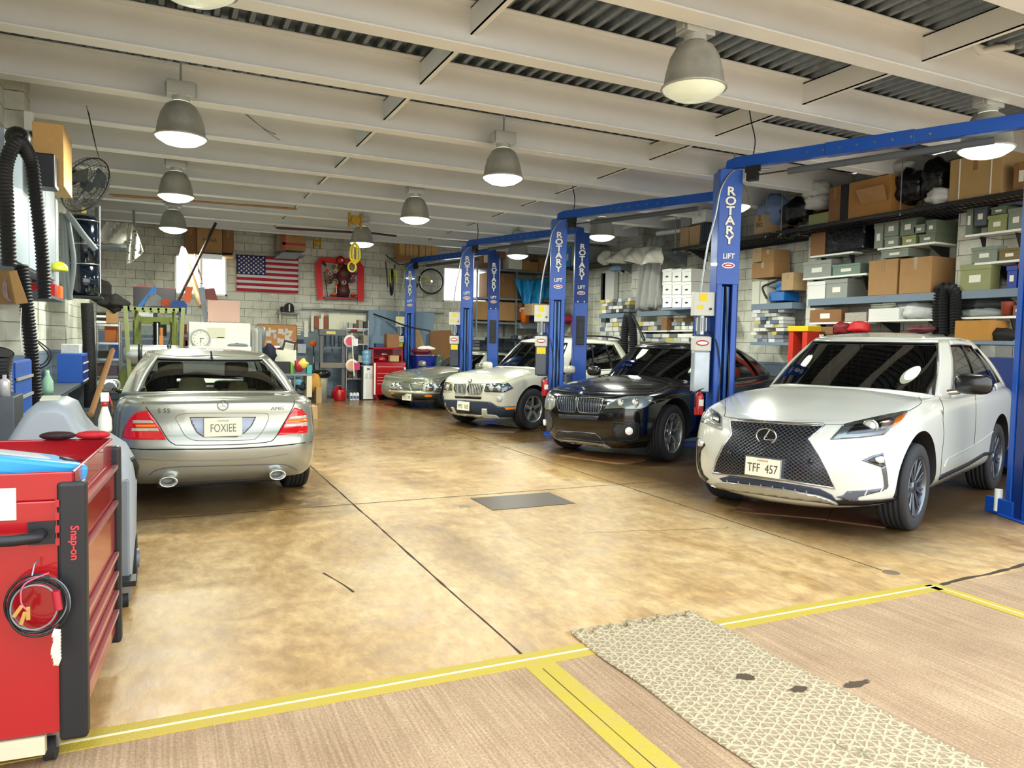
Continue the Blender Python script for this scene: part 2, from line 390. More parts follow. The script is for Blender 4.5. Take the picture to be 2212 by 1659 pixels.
LX, LY = (.17, 3.9, 7.65), (4.95, 8.7, 12.35, 16.1)
rown = ('left row of lamps', 'middle row of lamps', 'right row of lamps'); dist = ('nearest', 'second nearest', 'third nearest', 'farthest')
for i, x in enumerate(LX):
    for j, y in enumerate(LY):
        on = not (j == 0 and i < 2)
        if (i, j) == (1, 0): lb = 'unlit grey high bay lamp hanging close overhead, its clear lens showing'
        elif (i, j) == (0, 0): lb = 'unlit grey high bay lamp cut off by the top edge of the view'
        else: lb = 'glowing high bay lamp, %s lit one in the %s' % ({1: 'nearest', 2: 'second', 3: 'farthest', 0: 'foremost'}[j], rown[i])
        lamp(x, y, on, lb, 'high bay lamps under the beams', e=14 if (i, j) == (2, 0) else 75)
# ================= LIFTS =================
m_blue = mat('#0a4eb0', .4, .0, coat=.15, var=.12, vs_=3, name='lift_blue'); m_dblue = mat('#0d3178', .35, var=.15)
m_track = mat('#3f74bd', .3, .3); m_blk = mat('#14161a', .45); m_grey = mat('#c9ccc4', .4, var=.05); m_redlab = mat('#b8142a', .5); m_yel = mat('#e8c80f', .5)
m_wht = mat('#e9eae2', .45); m_steel = mat('#9aa0a4', .3, .9); m_tank = mat('#2b3544', .35, coat=.3); m_red = mat('#a80f1a', .3, coat=.5); m_rub = mat('#1b1b1d', .7, bump=.2)
aF = math.atan2(-.90, -.43)        # direction the stickered faces look
def column(name, base, h, left, parent_world, labels=True, hz=3.62):
    """local frame: +x = stickered face normal, y = across"""
    T = Matrix.Translation(Vector(base))@Matrix.Rotation(aF, 4, 'Z'); w, d = .13, .15
    b = MB(T)
    if left:   # open C towards +x, cover plate above
        b.box(-d, d, -w, -w+.02, 0, h).box(-d, d, w-.02, w, 0, h).box(-d, -d+.015, -w, w, 0, h)
        b.box(d-.012, d+.006, -w, w, h-1.33, h)
        b.box(d-.03, d, -w, -w+.07, 0, h).box(d-.03, d, w-.07, w, 0, h)
    else:
        b.box(-d, d, -w, w, h-1.30, h).box(d-.012, d, -w, w, 0, h).box(-d, d, w-.015, w, 0, h).box(-d, -d+.012, -w, w, 0, h)
        b.box(-d, -d+.07, -w-.002, -w+.02, 0, h).box(d-.07, d, -w-.002, -w+.02, 0, h)
    b.box(-d-.05, d+.05, -w-.04, w+.04, 0, .02)
    o = b.build('column', m_blue, parent_world, world=True, bevel=.004, seg=1)
    tr = MB(T)
    if left:
        tr.box(-.02, .06, -.045, -.015, .02, h-1.35).box(-.02, .06, .02, .05, .02, h-1.35)
        tr.build('carriage_track', m_track, o, world=True)
        cb = MB(T); cb.tube(cat_rom([(d-.01, -.01, h-1.35), (d+.03, .01, 1.7), (d+.02, .05, 1.1), (d+.04, -.02, .6)], 6), .008, 6); cb.build('cable', m_blk, o, world=True)
    else:
        tr.box(-.06, .06, -w+.005, -w+.03, .02, h-1.32); tr.build('carriage_track', m_dblue, o, world=True)
        pb = MB(T); pb.box(d, d+.055, -.075, .075, 1.55, 2.08).box(d+.055, d+.065, -.05, .05, 1.68, 2.0); pb.build('black_switch_cover', m_blk, o, world=True, bevel=.012)
        for y in (-.06, .06): MB(T).cyl((d, y, h-1.27), (d+.012, y, h-1.27), .013, n=10).build('bolt', m_steel, o, world=True)
    # sticker: stacked letters, white with dark outline
    R3 = T.to_3x3(); right = R3@Vector((0, 1, 0)); up = Vector((0, 0, 1)); fx = d+(.008 if left else .002)
    tb = MB(); zt = h-.26
    for k, ch in enumerate('ROTARY'):
        p = T@Vector((fx, 0, zt-k*.112))
        text_mb(ch, .138, p, right, up, tb, 1, .002, 1.15, bold=.07)
        text_mb(ch, .138, p+R3@Vector((.002, 0, 0)), right, up, tb, 0, .002, 1.15, bold=.03)
    text_mb('LIFT', .085, T@Vector((fx, 0, zt-.745)), right, up, tb, 0, .002, .9, bold=.02)
    el = [T@Vector((fx, .075*math.cos(a), zt-.85+.034*math.sin(a))) for a in [2*math.pi*i/20 for i in range(20)]]
    el2 = [T@Vector((fx+.002, .062*math.cos(a), zt-.85+.022*math.sin(a))) for a in [2*math.pi*i/20 for i in range(20)]]
    n3 = R3@Vector((.0015, 0, 0)); tb.prism(el, n3, 0); tb.prism(el2, n3, 2)
    sw = [T@Vector((fx+.004, .04*math.cos(a), zt-.85+.008*math.sin(a))) for a in [2*math.pi*i/12 for i in range(12)]]; tb.prism(sw, n3, 0)
    tb.build('lettering', [m_wht, mat('#0c2a66', .5), m_redlab], o, world=True)
    return o, T
def power_unit(T, d, r, bay):
    """control box, motor, tank and hose on the outer side of the left column (local -y side, facing +x)"""
    y0, y1 = -.36, -.16
    c = MB(T); c.box(-.02, .12, y0-.02, y1+.03, 1.92, 2.2); co = c.build('control_box', m_grey, r, world=True, bevel=.008)
    l = MB(T); l.box(.12, .123, y0+.05, y0+.14, 2.09, 2.18).box(.12, .123, y0+.02, y0+.1, 2.0, 2.045); l.build('warning_label', m_yel, co, world=True)
    l = MB(T); l.cyl((.12, y1-.02, 2.0), (.14, y1-.02, 2.0), .015, n=10); l.build('switch', m_blk, co, world=True)
    s_ = MB(T); s_.cyl((.03, -.26, 1.70), (.03, -.26, 1.92), .055, n=14)
    for k in range(6): s_.cyl((.03+.06*math.cos(k), -.26+.06*math.sin(k), 1.74), (.03+.06*math.cos(k), -.26+.06*math.sin(k), 1.9), .014, n=6)
    s_.build('motor', m_steel, r, world=True)
    u = MB(T); u.box(-.05, .12, y0, y1+.01, 1.50, 1.68); u.build('pump_head', m_grey, r, world=True, bevel=.02)
    u = MB(T); el = [(.122, -.26+.075*math.cos(a), 1.6+.035*math.sin(a)) for a in [2*math.pi*i/20 for i in range(20)]]; u.prism(el, (.003, 0, 0), 0)
    u.prism([(.126, p[1]*.8-.052, 1.6+(p[2]-1.6)*.55) for p in el], (.002, 0, 0), 1); u.build('oval_badge', [m_redlab, m_wht], r, world=True)
    if bay > 0:
        u = MB(T); u.box(.12, .125, y0+.03, y1-.02, 1.38, 1.49); u.build('warning_label', m_yel, r, world=True)
    u = MB(T); u.box(-.05, .118, y0+.01, y1, 1.02, 1.5); u.build('oil_tank', m_tank if bay else mat('#a9b4bd', .3, .4, var=.3), r, world=True, bevel=.012)
    u = MB(T); u.box(-.1, -.05, y0+.05, -.12, 1.0, 2.2); u.build('bracket', m_blue, r, world=True)
    u = MB(T); u.tube(cat_rom([(.06, -.2, 1.75), (.16, -.1, 1.6), (.17, -.05, 1.2), (.16, -.09, .7), (.1, -.13, .3)], 8), .009, 6).build('hydraulic_hose', m_blk, r, world=True)
    u = MB(T); u.tube(cat_rom([(.12, -.3, 2.2), (.15, -.25, 2.7), (.17, -.17, 3.1), (.18, -.12, 3.4), (.15, .02, 3.6), (.1, .22, 3.63), (.1, .45, 3.64)], 8), .013, 8).build('conduit', m_steel, r, world=True)
bayname = ('nearest lift, over the white crossover with the big mesh grille', 'second lift from the camera, over the black coupe-like crossover', 'third lift, over the white crossover with dark lower bumper', 'farthest lift, over the old silver sedan')
lab = ('blue two-post lift straddling the white crossover with the mesh grille', 'blue two-post lift straddling the black crossover', 'blue two-post lift straddling the white crossover with grey bumper', 'blue two-post lift straddling the low silver sedan by the back wall')
for k in range(4):
    Lp = Vector((6.03, 6.96+4.135*k, 0)); Rp = Vector((7.22+(.09, 0, -.12, -.15)[k], 4.2+4.1*k-(.07, 0, .25, .35)[k], 0)); hc = 3.62
    r = root('car_lift', ((Lp.x+Rp.x)/2, (Lp.y+Rp.y)/2, 0), lab[k], 'car lift', group='two-post lifts along the right side')
    _, T = column('column', Lp, hc, True, r); column('column', Rp, hc, False, r)
    power_unit(T, 0, r, k)
    d = (Rp-Lp).normalized(); n = Vector((-d.y, d.x, 0)); L = (Rp-Lp).length; T2 = Matrix((d, n, Vector((0, 0, 1)))).transposed().to_4x4(); T2.translation = Lp
    b = MB(T2); b.prism([(-.02, -.05, 3.62), (.0, -.05, 3.74), (.12, -.05, 3.77), (L-.12, -.05, 3.77), (L, -.05, 3.74), (L+.02, -.05, 3.62), (L-.12, -.05, 3.64), (.12, -.05, 3.64)], (0, .1, 0))
    b.box(L*.36, L*.64, -.06, .06, 3.635, 3.775).box(-.08, .1, -.1, .1, 3.6, 3.64).box(L-.1, L+.08, -.1, .1, 3.6, 3.64)
    b.build('overhead_beam', m_blue, r, world=True, bevel=.004, seg=1)
    for q in range(8): x = L*.3+q*L*.055; MB(T2).cyl((x, -.064, 3.7), (x, -.05, 3.7), .013, n=8).build('bolt', m_steel, r, world=True)
    b = MB(T2); b.cyl((.35, -.09, 3.52), (L*.86, -.09, 3.55), .008, n=6).build('sensor_rod', m_blk, r, world=True)
    b = MB(T2); b.cyl((L*.24, -.09, 3.515), (L*.86, -.09, 3.545), .036, n=10).build('padded_bar', mat('#4c5158', .8, bump=.3), r, world=True)
    b = MB(T2); b.box(.28, .4, -.13, -.05, 3.46, 3.56).box(.25, .43, -.1, -.08, 3.56, 3.63); b.build('limit_switch', m_blk, r, world=True)
    # feed cord from the ceiling
    b = MB(T2); b.tube(cat_rom([(.3, 0, 3.77), (.31, .01, 3.95), (.24, .03, 4.2), (.2, .02, 4.46)], 6), .007, 6).build('feed_cord', m_blk, r, world=True)
    # swing arms low by each column
    for side, P in ((1, Lp), (-1, Rp)):
        x0 = 0 if side == 1 else L
        if k == 0 and side == -1:
            q = pZ(2152, 1108); f = MB(); f.prism([q, q+Vector((.0, .12, 0)), Rp+Vector((-.1, .1, 0)), Rp+Vector((-.1, -.1, 0))], (0, 0, .16)); fo = f.build('floor_foot', m_blue, r, world=True, bevel=.01); MB().cyl(q+Vector((-.03, -.03, .03)), q+Vector((-.03, -.03, .24)), .035, n=14).build('roller', m_wht, fo, world=True); continue
        for s2 in (1, -1):
            b = MB(T2); b.prism([(x0+side*.12, s2*.05, .12), (x0+side*.2, s2*.12, .12), (x0+side*.75, s2*.75, .12), (x0+side*.68, s2*.8, .12)], (0, 0, .07))
            ar = b.build('swing_arm', m_dblue, r, world=True, bevel=.006, seg=1)
            MB(T2).cyl((x0+side*.7, s2*.76, .1), (x0+side*.7, s2*.76, .22), .05, n=14).build('lift_pad', m_rub, ar, world=True)
# ================= CARS =================
def lerp(a, b, t): return a+(b-a)*t
def tab(T, x):
    """monotone-ish smooth interpolation of [(x,v)...] sorted by x"""
    if x <= T[0][0]: return T[0][1]
    if x >= T[-1][0]: return T[-1][1]
    for i in range(len(T)-1):
        if T[i][0] <= x <= T[i+1][0]:
            x0, y0 = T[i]; x1, y1 = T[i+1]; h = x1-x0; t = (x-x0)/h
            def sl(j):
                if j <= 0 or j >= len(T)-1: return None
                a = (T[j][1]-T[j-1][1])/(T[j][0]-T[j-1][0]); b = (T[j+1][1]-T[j][1])/(T[j+1][0]-T[j][0])
                return 0 if a*b <= 0 else 2*a*b/(a+b)
            d = (y1-y0)/h; m0 = sl(i); m1 = sl(i+1); m0 = d if m0 is None else m0; m1 = d if m1 is None else m1
            return (2*t**3-3*t*t+1)*y0+(t**3-2*t*t+t)*h*m0+(-2*t**3+3*t*t)*y1+(t**3-t*t)*h*m1
def half_outline(xf, xr, W, fr, rr, nf=16, ns=40):
    """front plan curve fr: [(frac of W, setback)], rear likewise; returns half outline front centre -> rear centre"""
    out = []
    def curve(cv):
        P = cat_rom([(a, b, 0) for a, b in cv], 5); return [(p.x, p.y) for p in P]
    F = curve(fr); B = curve(rr)
    for a, b in F: out.append((xf-b, a*W))
    x0 = out[-1][0]; xe = xr+B[-1][1]
    for i in range(1, ns): out.append((lerp(x0, xe, i/ns), W))
    for a, b in reversed(B): out.append((xr+b, a*W))
    return out
def bvh_of(me, T=None):
    return BVHTree.FromPolygons([(T@v.co if T else v.co.copy()) for v in me.vertices], [list(p.vertices) for p in me.polygons])
class Car:
    def __init__(s, pos, yaw, scl, label, spec, paint, lower=None):
        s.r = root('car', (pos[0], pos[1], 0), label, 'car', rz=yaw, sc_=scl); s.T = mwof(s.r); s.Ti = s.T.inverted(); s.sp = spec; s.paint = paint
        s.body(spec, lower)
    def body(s, sp, lower):
        rings = []
        for (xf, xr, W, zt, inset) in sp['rings']:
            o = half_outline(xf, xr, W, sp['front'], sp['rear'], ns=sp.get('ns', 44)); rings.append([(x, y*1.0, tab(zt, x)) for x, y in o])
        n = len(rings[0]); fine = []
        K = len(rings)
        for i in range(n):   # vertical smoothing
            col = cat_rom([Vector(r[i]) for r in rings], 5); fine.append(col)
        m = len(fine[0]); vs = []; idx = {}
        def vid(p):
            vs.append(p); return len(vs)-1
        L = [[vid(fine[i][j]) for j in range(m)] for i in range(n)]
        # top cap
        nf = 12; zc = sp['zc']; top = []
        for i in range(n):
            e = fine[i][-1]; row = []
            for j in range(1, nf+1):
                f = 1-j/nf; x = e.x; z = tab(zc, x)-(tab(zc, x)-e.z)*(f**sp.get('crown', 2.6)); row.append(vid(Vector((x, e.y*f, z))))
            top.append([L[i][-1]]+row)
        bot = []
        for i in range(n):
            e = fine[i][0]; bot.append([vid(Vector((e.x, e.y*(1-j/4), e.z))) for j in range(0, 5)])
        F = []
        for G in (L, top, bot):
            for i in range(n-1):
                for j in range(len(G[0])-1): F.append((G[i][j], G[i+1][j], G[i+1][j+1], G[i][j+1]))
        nv = len(vs); vs += [Vector((v.x, -v.y, v.z)) for v in vs]; F += [tuple(nv+k for k in reversed(f)) for f in F]
        me = bpy.data.meshes.new('car_body'); me.from_pydata([tuple(v) for v in vs], [], F)
        bm = bmesh.new(); bm.from_mesh(me); bmesh.ops.remove_doubles(bm, verts=bm.verts, dist=2e-4)
        bmesh.ops.dissolve_degenerate(bm, edges=bm.edges, dist=1e-5); bmesh.ops.recalc_face_normals(bm, faces=bm.faces); bm.to_mesh(me); bm.free()
        for p in me.polygons: p.use_smooth = True
        me.materials.append(s.paint); me.materials.append(m_rub)
        s.bvh = bvh_of(me, s.T)
        o = bpy.data.objects.new('car_body', me); COL.objects.link(o)
        # cut wheel arches and cabin
        cut = MB(); wb = sp['wb']; ra = sp['arch']; W = sp['W']
        for x in (0, -wb):
            for sd in (1, -1): cut.cyl((x, sd*(W-.36), sp['rw']+.02), (x, sd*(W+.3), sp['rw']+.02), ra, n=44)
        g = s.ring(sp['gh'], 0); inn = [(lerp(sp['ghc'], x, .93), y*.93) for x, y, z in g]
        full = inn+[(x, -y) for x, y in reversed(inn) if y > 1e-4]
        full = [p for i, p in enumerate(full) if i == 0 or (Vector(p)-Vector(full[i-1])).length > 1e-3]
        cut.prism([(x, y, sp.get('zfl', .55)) for x, y in full], (0, 0, 2))
        co = cut.build('cutter', [m_rub], weld=True)
        c_loc = co.location.copy()
        md = o.modifiers.new('b', 'BOOLEAN'); md.object = co; md.operation = 'DIFFERENCE'; md.solver = 'EXACT'; md.material_mode = 'TRANSFER'
        try: md.use_self = True
        except Exception: pass
        bpy.context.view_layer.update(); dg = bpy.context.evaluated_depsgraph_get()
        me2 = bpy.data.meshes.new_from_object(o.evaluated_get(dg))
        bpy.data.objects.remove(o); bpy.data.objects.remove(co)
        ar = sorted(p.area for p in me2.polygons)
        me2.name = 'car_body'
        # sharp edges at arch cut
        bm = bmesh.new(); bm.from_mesh(me2)
        for e in bm.edges:
            if len(e.link_faces) == 2 and e.calc_face_angle(0) > R_(38): e.smooth = False
        bm.to_mesh(me2); bm.free()
        o = bpy.data.objects.new('car_body', me2); COL.objects.link(o); o.parent = s.r; s.bo = o; _W[o.name] = s.T
        s.greenhouse(sp)
    def ring(s, G, k):
        q = G[k]; o = half_outline(q['xf'], q['xr'], q['W'], q['front'], q['rear'], ns=30)
        return [(x, y, tab(q['z'], x)) for x, y in o]
    def greenhouse(s, sp):
        A = s.ring(sp['gh'], 0); B = s.ring(sp['gh'], 1); n = len(A); m = 10; bul = sp.get('bulge', .035)
        def P(i, t, sd=1, off=0):
            i = max(0, min(n-1, i)); i0 = int(i); i1 = min(n-1, i0+1); f = i-i0
            a = Vector(A[i0]).lerp(Vector(A[i1]), f); b = Vector(B[i0]).lerp(Vector(B[i1]), f); p = a.lerp(b, t); k = math.sin(math.pi*t)*bul
            c = Vector((sp['ghc'], 0, p.z)); d = (p-c); d.z = 0
            if d.length > 0: d.normalize(); p = p+Vector((d.x*.6, d.y, .0))*k+d*off+Vector((0, 0, off*.3))
            return Vector((p.x, p.y*sd, p.z))
        s.P = P
        w = sp['win']; ifr = w['wind']; irr = w['rear']
        # frame surfaces: everything that is not glass; parametric cells with subdivided boundaries
        segs = [('g', 0, ifr, w['wt'])]; cur = ifr
        for (a, b, tt) in w['side']:
            segs.append(('p', cur, a, None)); segs.append(('g', a, b, tt)); cur = b
        segs.append(('p', cur, irr, None)); segs.append(('g', irr, n-1, w['rt']))
        pl = MB(); gi = 0; mids = {a for (a, b, t_) in w['side'][1:]}
        def patch(mb, i0, i1, t0, t1, sd, off=0, du=None):
            nu = max(2, int((i1-i0)*1.2)); nv = max(1, int((t1-t0)*m)+1)
            mb.grid(lambda u, v: P(lerp(i0, i1, u), lerp(t0, t1, v), sd, off), nu, nv)
        for sd in (1, -1):
            for k, a, b, tt in segs:
                if k == 'p':
                    if b in mids: pb = MB(); patch(pb, a, b, 0, .9, sd); patch(pl, a, b, .9, 1, sd); pb.build('door_pillar', m_blk if s.sp.get('bp', 1) else s.paint, s.r)
                    else: patch(pl, a, b, 0, 1, sd)
                else:
                    t0, t1 = tt; patch(pl, a, b, 0, t0, sd) if t0 > 0 else 0; patch(pl, a, b, t1, 1, sd)
        # roof cap
        nf = 8; zc = sp['roofc']
        for sd in (1, -1):
            def rf(u, v):
                i = u*(n-1); e = P(i, 1, sd); f = 1-v; z = tab(zc, e.x); return Vector((e.x, e.y*f, z-(z-e.z)*(f**2.4)))
            pl.grid(rf, n-1, nf)
        ro = pl.build('roof', s.paint, s.r, weld=True, solid=.03)
        gm = w.get('glass', glass())
        s.gp = []
        gl = MB()
        for sd in (1, -1): patch(gl, 0, ifr, w['wt'][0], w['wt'][1], sd, -.008)
        s.ws = gl.build('windshield', gm, s.r, weld=True)
        gl = MB()
        for sd in (1, -1): patch(gl, irr, n-1, w['rt'][0], w['rt'][1], sd, -.008)
        s.rwn = gl.build('rear_window', gm, s.r, weld=True)
        for (a, b, tt) in w['side']:
            for sd in (1, -1):
                gl = MB(); patch(gl, a, b, tt[0], tt[1], sd, -.01); gl.build('side_window', w.get('sglass', gm), s.r)
        # dark seals around glass
        me = ro.data; s.bvh2 = bvh_of(me, s.T)
    def seal(s, m=None, r=.009):
        P = s.P; w = s.sp['win']; n = len(s.ring(s.sp['gh'], 0)); m = m or m_blk
        def loop(i0, i1, t0, t1, both):
            pts = []
            if both:
                for sd, rg in ((1, [lerp(i0, i1, k/14) for k in range(15)]), ):
                    up = [P(i, t1, 1, .002) for i in rg]; dn_ = [P(i, t0, 1, .002) for i in rg]
                upm = [Vector((p.x, -p.y, p.z)) for p in up]; dnm = [Vector((p.x, -p.y, p.z)) for p in dn_]
                if i0 == 0: pts = list(reversed(upm))+up[1:]+list(reversed(dn_))+dnm[1:]
                else: pts = upm+list(reversed(up))[1:]+dn_+list(reversed(dnm))[1:]
                return [pts]
            o = []
            for sd in (1, -1):
                rg = [lerp(i0, i1, k/10) for k in range(11)]; o.append([P(i, t1, sd, .002) for i in rg]+[P(i, t0, sd, .002) for i in reversed(rg)])
            return o
        for i0, i1, tt, both, nm in [(0, w['wind'], w['wt'], True, 'windshield_seal'), (w['rear'], n-1, w['rt'], True, 'rear_window_seal')]+[(a, b, t, False, 'window_seal') for a, b, t in w['side']]:
            for L in loop(i0, i1, tt[0], tt[1], both): MB().tube(L, r, 6, closed=True).build(nm, m, s.r)
    # ---- placing trim on the body ----
    def hit(s, px, py, b2=False):
        d = ray(px, py).normalized()
        for tree in ((s.bvh2, s.bvh) if b2 else (s.bvh,)):
            h = tree.ray_cast(CAM, d)
            if h[0] is not None: return h[0], (h[1] if h[1].dot(d) < 0 else -h[1])
        # nearest point of the body to the ray
        best = None; c = s.T.translation; D = (c-CAM).length
        for k in range(40):
            p = CAM+d*(D-3.2+k*.16); q = s.bvh.find_nearest(p)
            if q[0] is not None and (best is None or q[3] < best[2]): best = (q[0], q[1], q[3])
        nn = best[1] if best[1].dot(d) < 0 else -best[1]
        return best[0], nn
    def patch(s, name, pts, m, off=.004, th=.012, grid=4.0, mirror=False, parent=None, smooth=0, b2=False, flat=False):
        """pts: outline in photo pixels, draped over the body; returns the part"""
        if smooth: pts = [(p.x, p.y) for p in cat_rom([(x, y, 0) for x, y in pts], smooth, closed=True)]
        n = len(pts); dense = []
        for i in range(n):
            a = pts[i]; b = pts[(i+1) % n]; L = math.hypot(b[0]-a[0], b[1]-a[1]); k = max(1, int(L/grid))
            dense += [(lerp(a[0], b[0], j/k), lerp(a[1], b[1], j/k)) for j in range(k)]
        xs = [p[0] for p in dense]; ys = [p[1] for p in dense]; inner = []
        def inside(x, y):
            c = False
            for i in range(len(dense)):
                (x1, y1), (x2, y2) = dense[i-1], dense[i]
                if (y1 > y) != (y2 > y) and x < (x2-x1)*(y-y1)/(y2-y1)+x1: c = not c
            return c
        y = min(ys)+grid*.7
        while y < max(ys):
            x = min(xs)+grid*.7
            while x < max(xs):
                if inside(x, y) and min((x-a)**2+(y-b)**2 for a, b in dense) > (grid*.45)**2: inner.append((x, y))
                x += grid
            y += grid
        V = [Vector(p) for p in dense+inner]; nd = len(dense)
        r = delaunay_2d_cdt(V, [(i, (i+1) % nd) for i in range(nd)], [list(range(nd))], 1, 1e-4)
        verts2, faces = r[0], r[2]
        P3 = []; N3 = []
        for v in verts2:
            p, nn = s.hit(v.x, v.y, b2); P3.append(p); N3.append(nn)
        if flat:
            c = sum(P3, Vector())/len(P3); nn = sum(N3, Vector()).normalized()
            for i, v in enumerate(verts2):
                d = ray(v.x, v.y); tt = (c-CAM).dot(nn)/d.dot(nn); P3[i] = CAM+d*tt; N3[i] = nn
        outer = [p+q*off for p, q in zip(P3, N3)]
        bnd = {}
        for f in faces:
            for a, b in zip(f, list(f)[1:]+[f[0]]):
                k = (min(a, b), max(a, b)); bnd[k] = bnd.get(k, 0)+1
        def make(mir):
            mb = MB(); loc = [s.Ti@p for p in outer]; inn = [s.Ti@(p-q*(th-off)) for p, q in zip(P3, N3)]
            if mir: loc = [Vector((p.x, -p.y, p.z)) for p in loc]; inn = [Vector((p.x, -p.y, p.z)) for p in inn]
            N = len(loc); mb.add(loc+inn, [tuple(f) for f in faces], 0, True)
            for f in [k for k, c in bnd.items() if c == 1]: mb.f.append([f[0], f[1], N+f[1], N+f[0]]); mb.m.append(0); mb.s.append(False)
            return mb.build(name, m, parent or s.r)
        o = make(False)
        if mirror: make(True)
        s.last = (P3, N3)
        return o
    def line(s, name, pts, m, r=.004, smooth=3, mirror=False, parent=None, off=0, b2=False, closed=False):
        P = cat_rom([(x, y, 0) for x, y in pts], smooth, closed) if smooth else [Vector((x, y, 0)) for x, y in pts]
        Q = []
        for p in P:
            h, nn = s.hit(p.x, p.y, b2); Q.append(s.Ti@(h+nn*off))
        for mir in ((0, 1) if mirror else (0,)):
            MB().tube([Vector((q.x, -q.y if mir else q.y, q.z)) for q in Q], r, 6, closed=closed).build(name, m, parent or s.r)
    def disc(s, name, px, py, r, m, prof=None, parent=None, tilt=None, dep=.02, mirror=False, n=24, off=0):
        p, nn = s.hit(px, py); l = s.Ti@p; nl = (s.Ti.to_3x3()@nn).normalized() if tilt is None else Vector(tilt).normalized()
        for mir in ((0, 1) if mirror else (0,)):
            if mir: l = Vector((l.x, -l.y, l.z)); nl = Vector((nl.x, -nl.y, nl.z))
            MB().lathe(prof or [(r, -.01), (r, dep), (r*.85, dep*1.3), (0, dep*1.4)], l+nl*off, nl, n).build(name, m, parent or s.r)
        return l, nl
    def text(s, name, txt, px, py, size, m, parent=None, tilt=None, off=.004, wscale=1.0, bold=0, roll=0):
        p, nn = s.hit(px, py); l = s.Ti@p; nl = (s.Ti.to_3x3()@nn).normalized() if tilt is None else Vector(tilt).normalized()
        up = Vector((0, 0, 1)); right = up.cross(nl).normalized(); up = nl.cross(right)
        text_mb(txt, size, l+nl*off, right, up, None, 0, .003, wscale, bold).build(name, m, parent or s.r)
    def plate(s, px, py, txt, tilt, w=.305, h=.152, col='#e8e6cf', tc='#4a4438', off=.03, top='HAWAII', topc='#b06a30', ws=.8, rim=m_steel, z=None):
        p, nn = s.hit(px, py); l = s.Ti@p; nl = Vector(tilt).normalized(); up = Vector((0, 0, 1)); rt = up.cross(nl).normalized(); up = nl.cross(rt)
        l = l+nl*off
        def slab(w, h, a, b):
            q = [l+rt*x+up*y+nl*a for x, y in ((-w/2, -h/2), (w/2, -h/2), (w/2, h/2), (-w/2, h/2))]; return MB().hexa(q, [v+nl*(b-a) for v in q])
        o = slab(w+.02, h+.02, -off-.02, .0).build('license_plate_frame', rim, s.r, bevel=.004)
        pl = slab(w, h, -.0, .004).build('license_plate', mat(col, .5), s.r)
        text_mb(txt, h*.68, l+nl*.004-up*h*.08, rt, up, None, 0, .002, ws).build('lettering', mat(tc, .5), pl)
        if top: text_mb(top, h*.17, l+nl*.004+up*h*.36, rt, up, None, 0, .002, 1.0).build('lettering', mat(topc, .5), pl)
        return l
    def wheel(s, x, y, rw, width, spokes, style, m_rim, steer=0, rr=.70, dark=m_blk):
        sd = 1 if y > 0 else -1
        T = Matrix.Translation((x, y, rw))@Matrix.Rotation(steer, 4, 'Z')@Matrix.Rotation(0 if sd > 0 else math.pi, 4, 'Z')
        h = width/2
        b = MB(T); r0 = rw*rr
        pr = [(r0*.96, h*.75), (r0, h*.95), (r0+.02, h), (rw*.9, h*1.02), (rw*.965, h*.93), (rw*.995, h*.75)]
        for g in (-.5, -.17, .17, .5)[::-1]: pr += [(rw, h*(g+.07)), (rw-.009, h*(g+.06)), (rw-.009, h*(g-.02)), (rw, h*(g-.03))]
        pr += [(rw*.995, -h*.75), (rw*.965, -h*.93), (rw*.9, -h*1.02), (r0, -h*.95), (r0*.96, -h*.75)]
        b.lathe(pr, (0, 0, 0), (0, 1, 0), 56)
        w = b.build('wheel', m_tire, s.r)
        b = MB(T); b.lathe([(r0*.97, h*.9), (r0*.99, h*.95), (r0*.96, h*.98), (r0*.91, h*.88), (r0*.89, h*.5), (r0*.88, -h*.7), (r0*.97, -h*.9)], (0, 0, 0), (0, 1, 0), 48)
        b.cyl((0, h*.55, 0), (0, h*.8, 0), .062, .05, 20)
        for k in range(spokes):
            a0 = 2*math.pi*k/spokes+.3
            def pt(r, a, dy): return Vector((r*math.cos(a), dy, r*math.sin(a)))
            if style == 'y':
                sets = [(.0, .0, .08, .10, .05, .55), (.0, .24, .07, .05, .5, .95), (.0, -.24, .07, .05, .5, .95)]
            elif style == 'v':
                sets = [(.0, .10, .055, .05, .1, .95), (.0, -.10, .055, .05, .1, .95)]
            else: sets = [(.0, .0, .16, .12, .1, .95)]
            for (aa, ab, w0, w1, ra, rb) in sets:
                A0, A1 = a0+aa, a0+ab; R0, R1 = r0*ra+.03, r0*rb; q = []
                if style == 'y' and ra > .3: A0 = a0+ab*.12
                for (r, a, ww, dy) in ((R0, A0, w0*rw, h*.72), (R1, A1, w1*rw, h*.84)):
                    t = Vector((-math.sin(a), 0, math.cos(a))); c = pt(r, a, dy); q.append((c-t*ww/2, c+t*ww/2))
                dd = Vector((0, -h*.25, 0)); f = [q[0][0], q[0][1], q[1][1], q[1][0]]; b.hexa(f, [p+dd for p in f])
        ro = b.build('rim', m_rim, w, bevel=.004)
        b = MB(T); b.cyl((0, h*.79, 0), (0, h*.83, 0), .033, n=16).build('wheel_badge', m_blk, w)
        b = MB(T); b.cyl((0, -h*.2, 0), (0, -h*.12, 0), r0*.62, n=28).cyl((0, -h*.6, 0), (0, h*.3, 0), .08, n=14); b.build('brake_disc', m_steel, w)
        b = MB(T); b.cyl((0, -h*.72, 0), (0, -h*.68, 0), r0*.9, n=28).build('inner_shield', m_rub, w)
    def wheels(s, rw, width, spokes, style, m_rim, steer=0, rr=.7, tr=.8):
        for x, st in ((0, steer), (-s.sp['wb'], 0)):
            for y in (tr, -tr): s.wheel(x, y, rw, width, spokes, style, m_rim, st, rr)
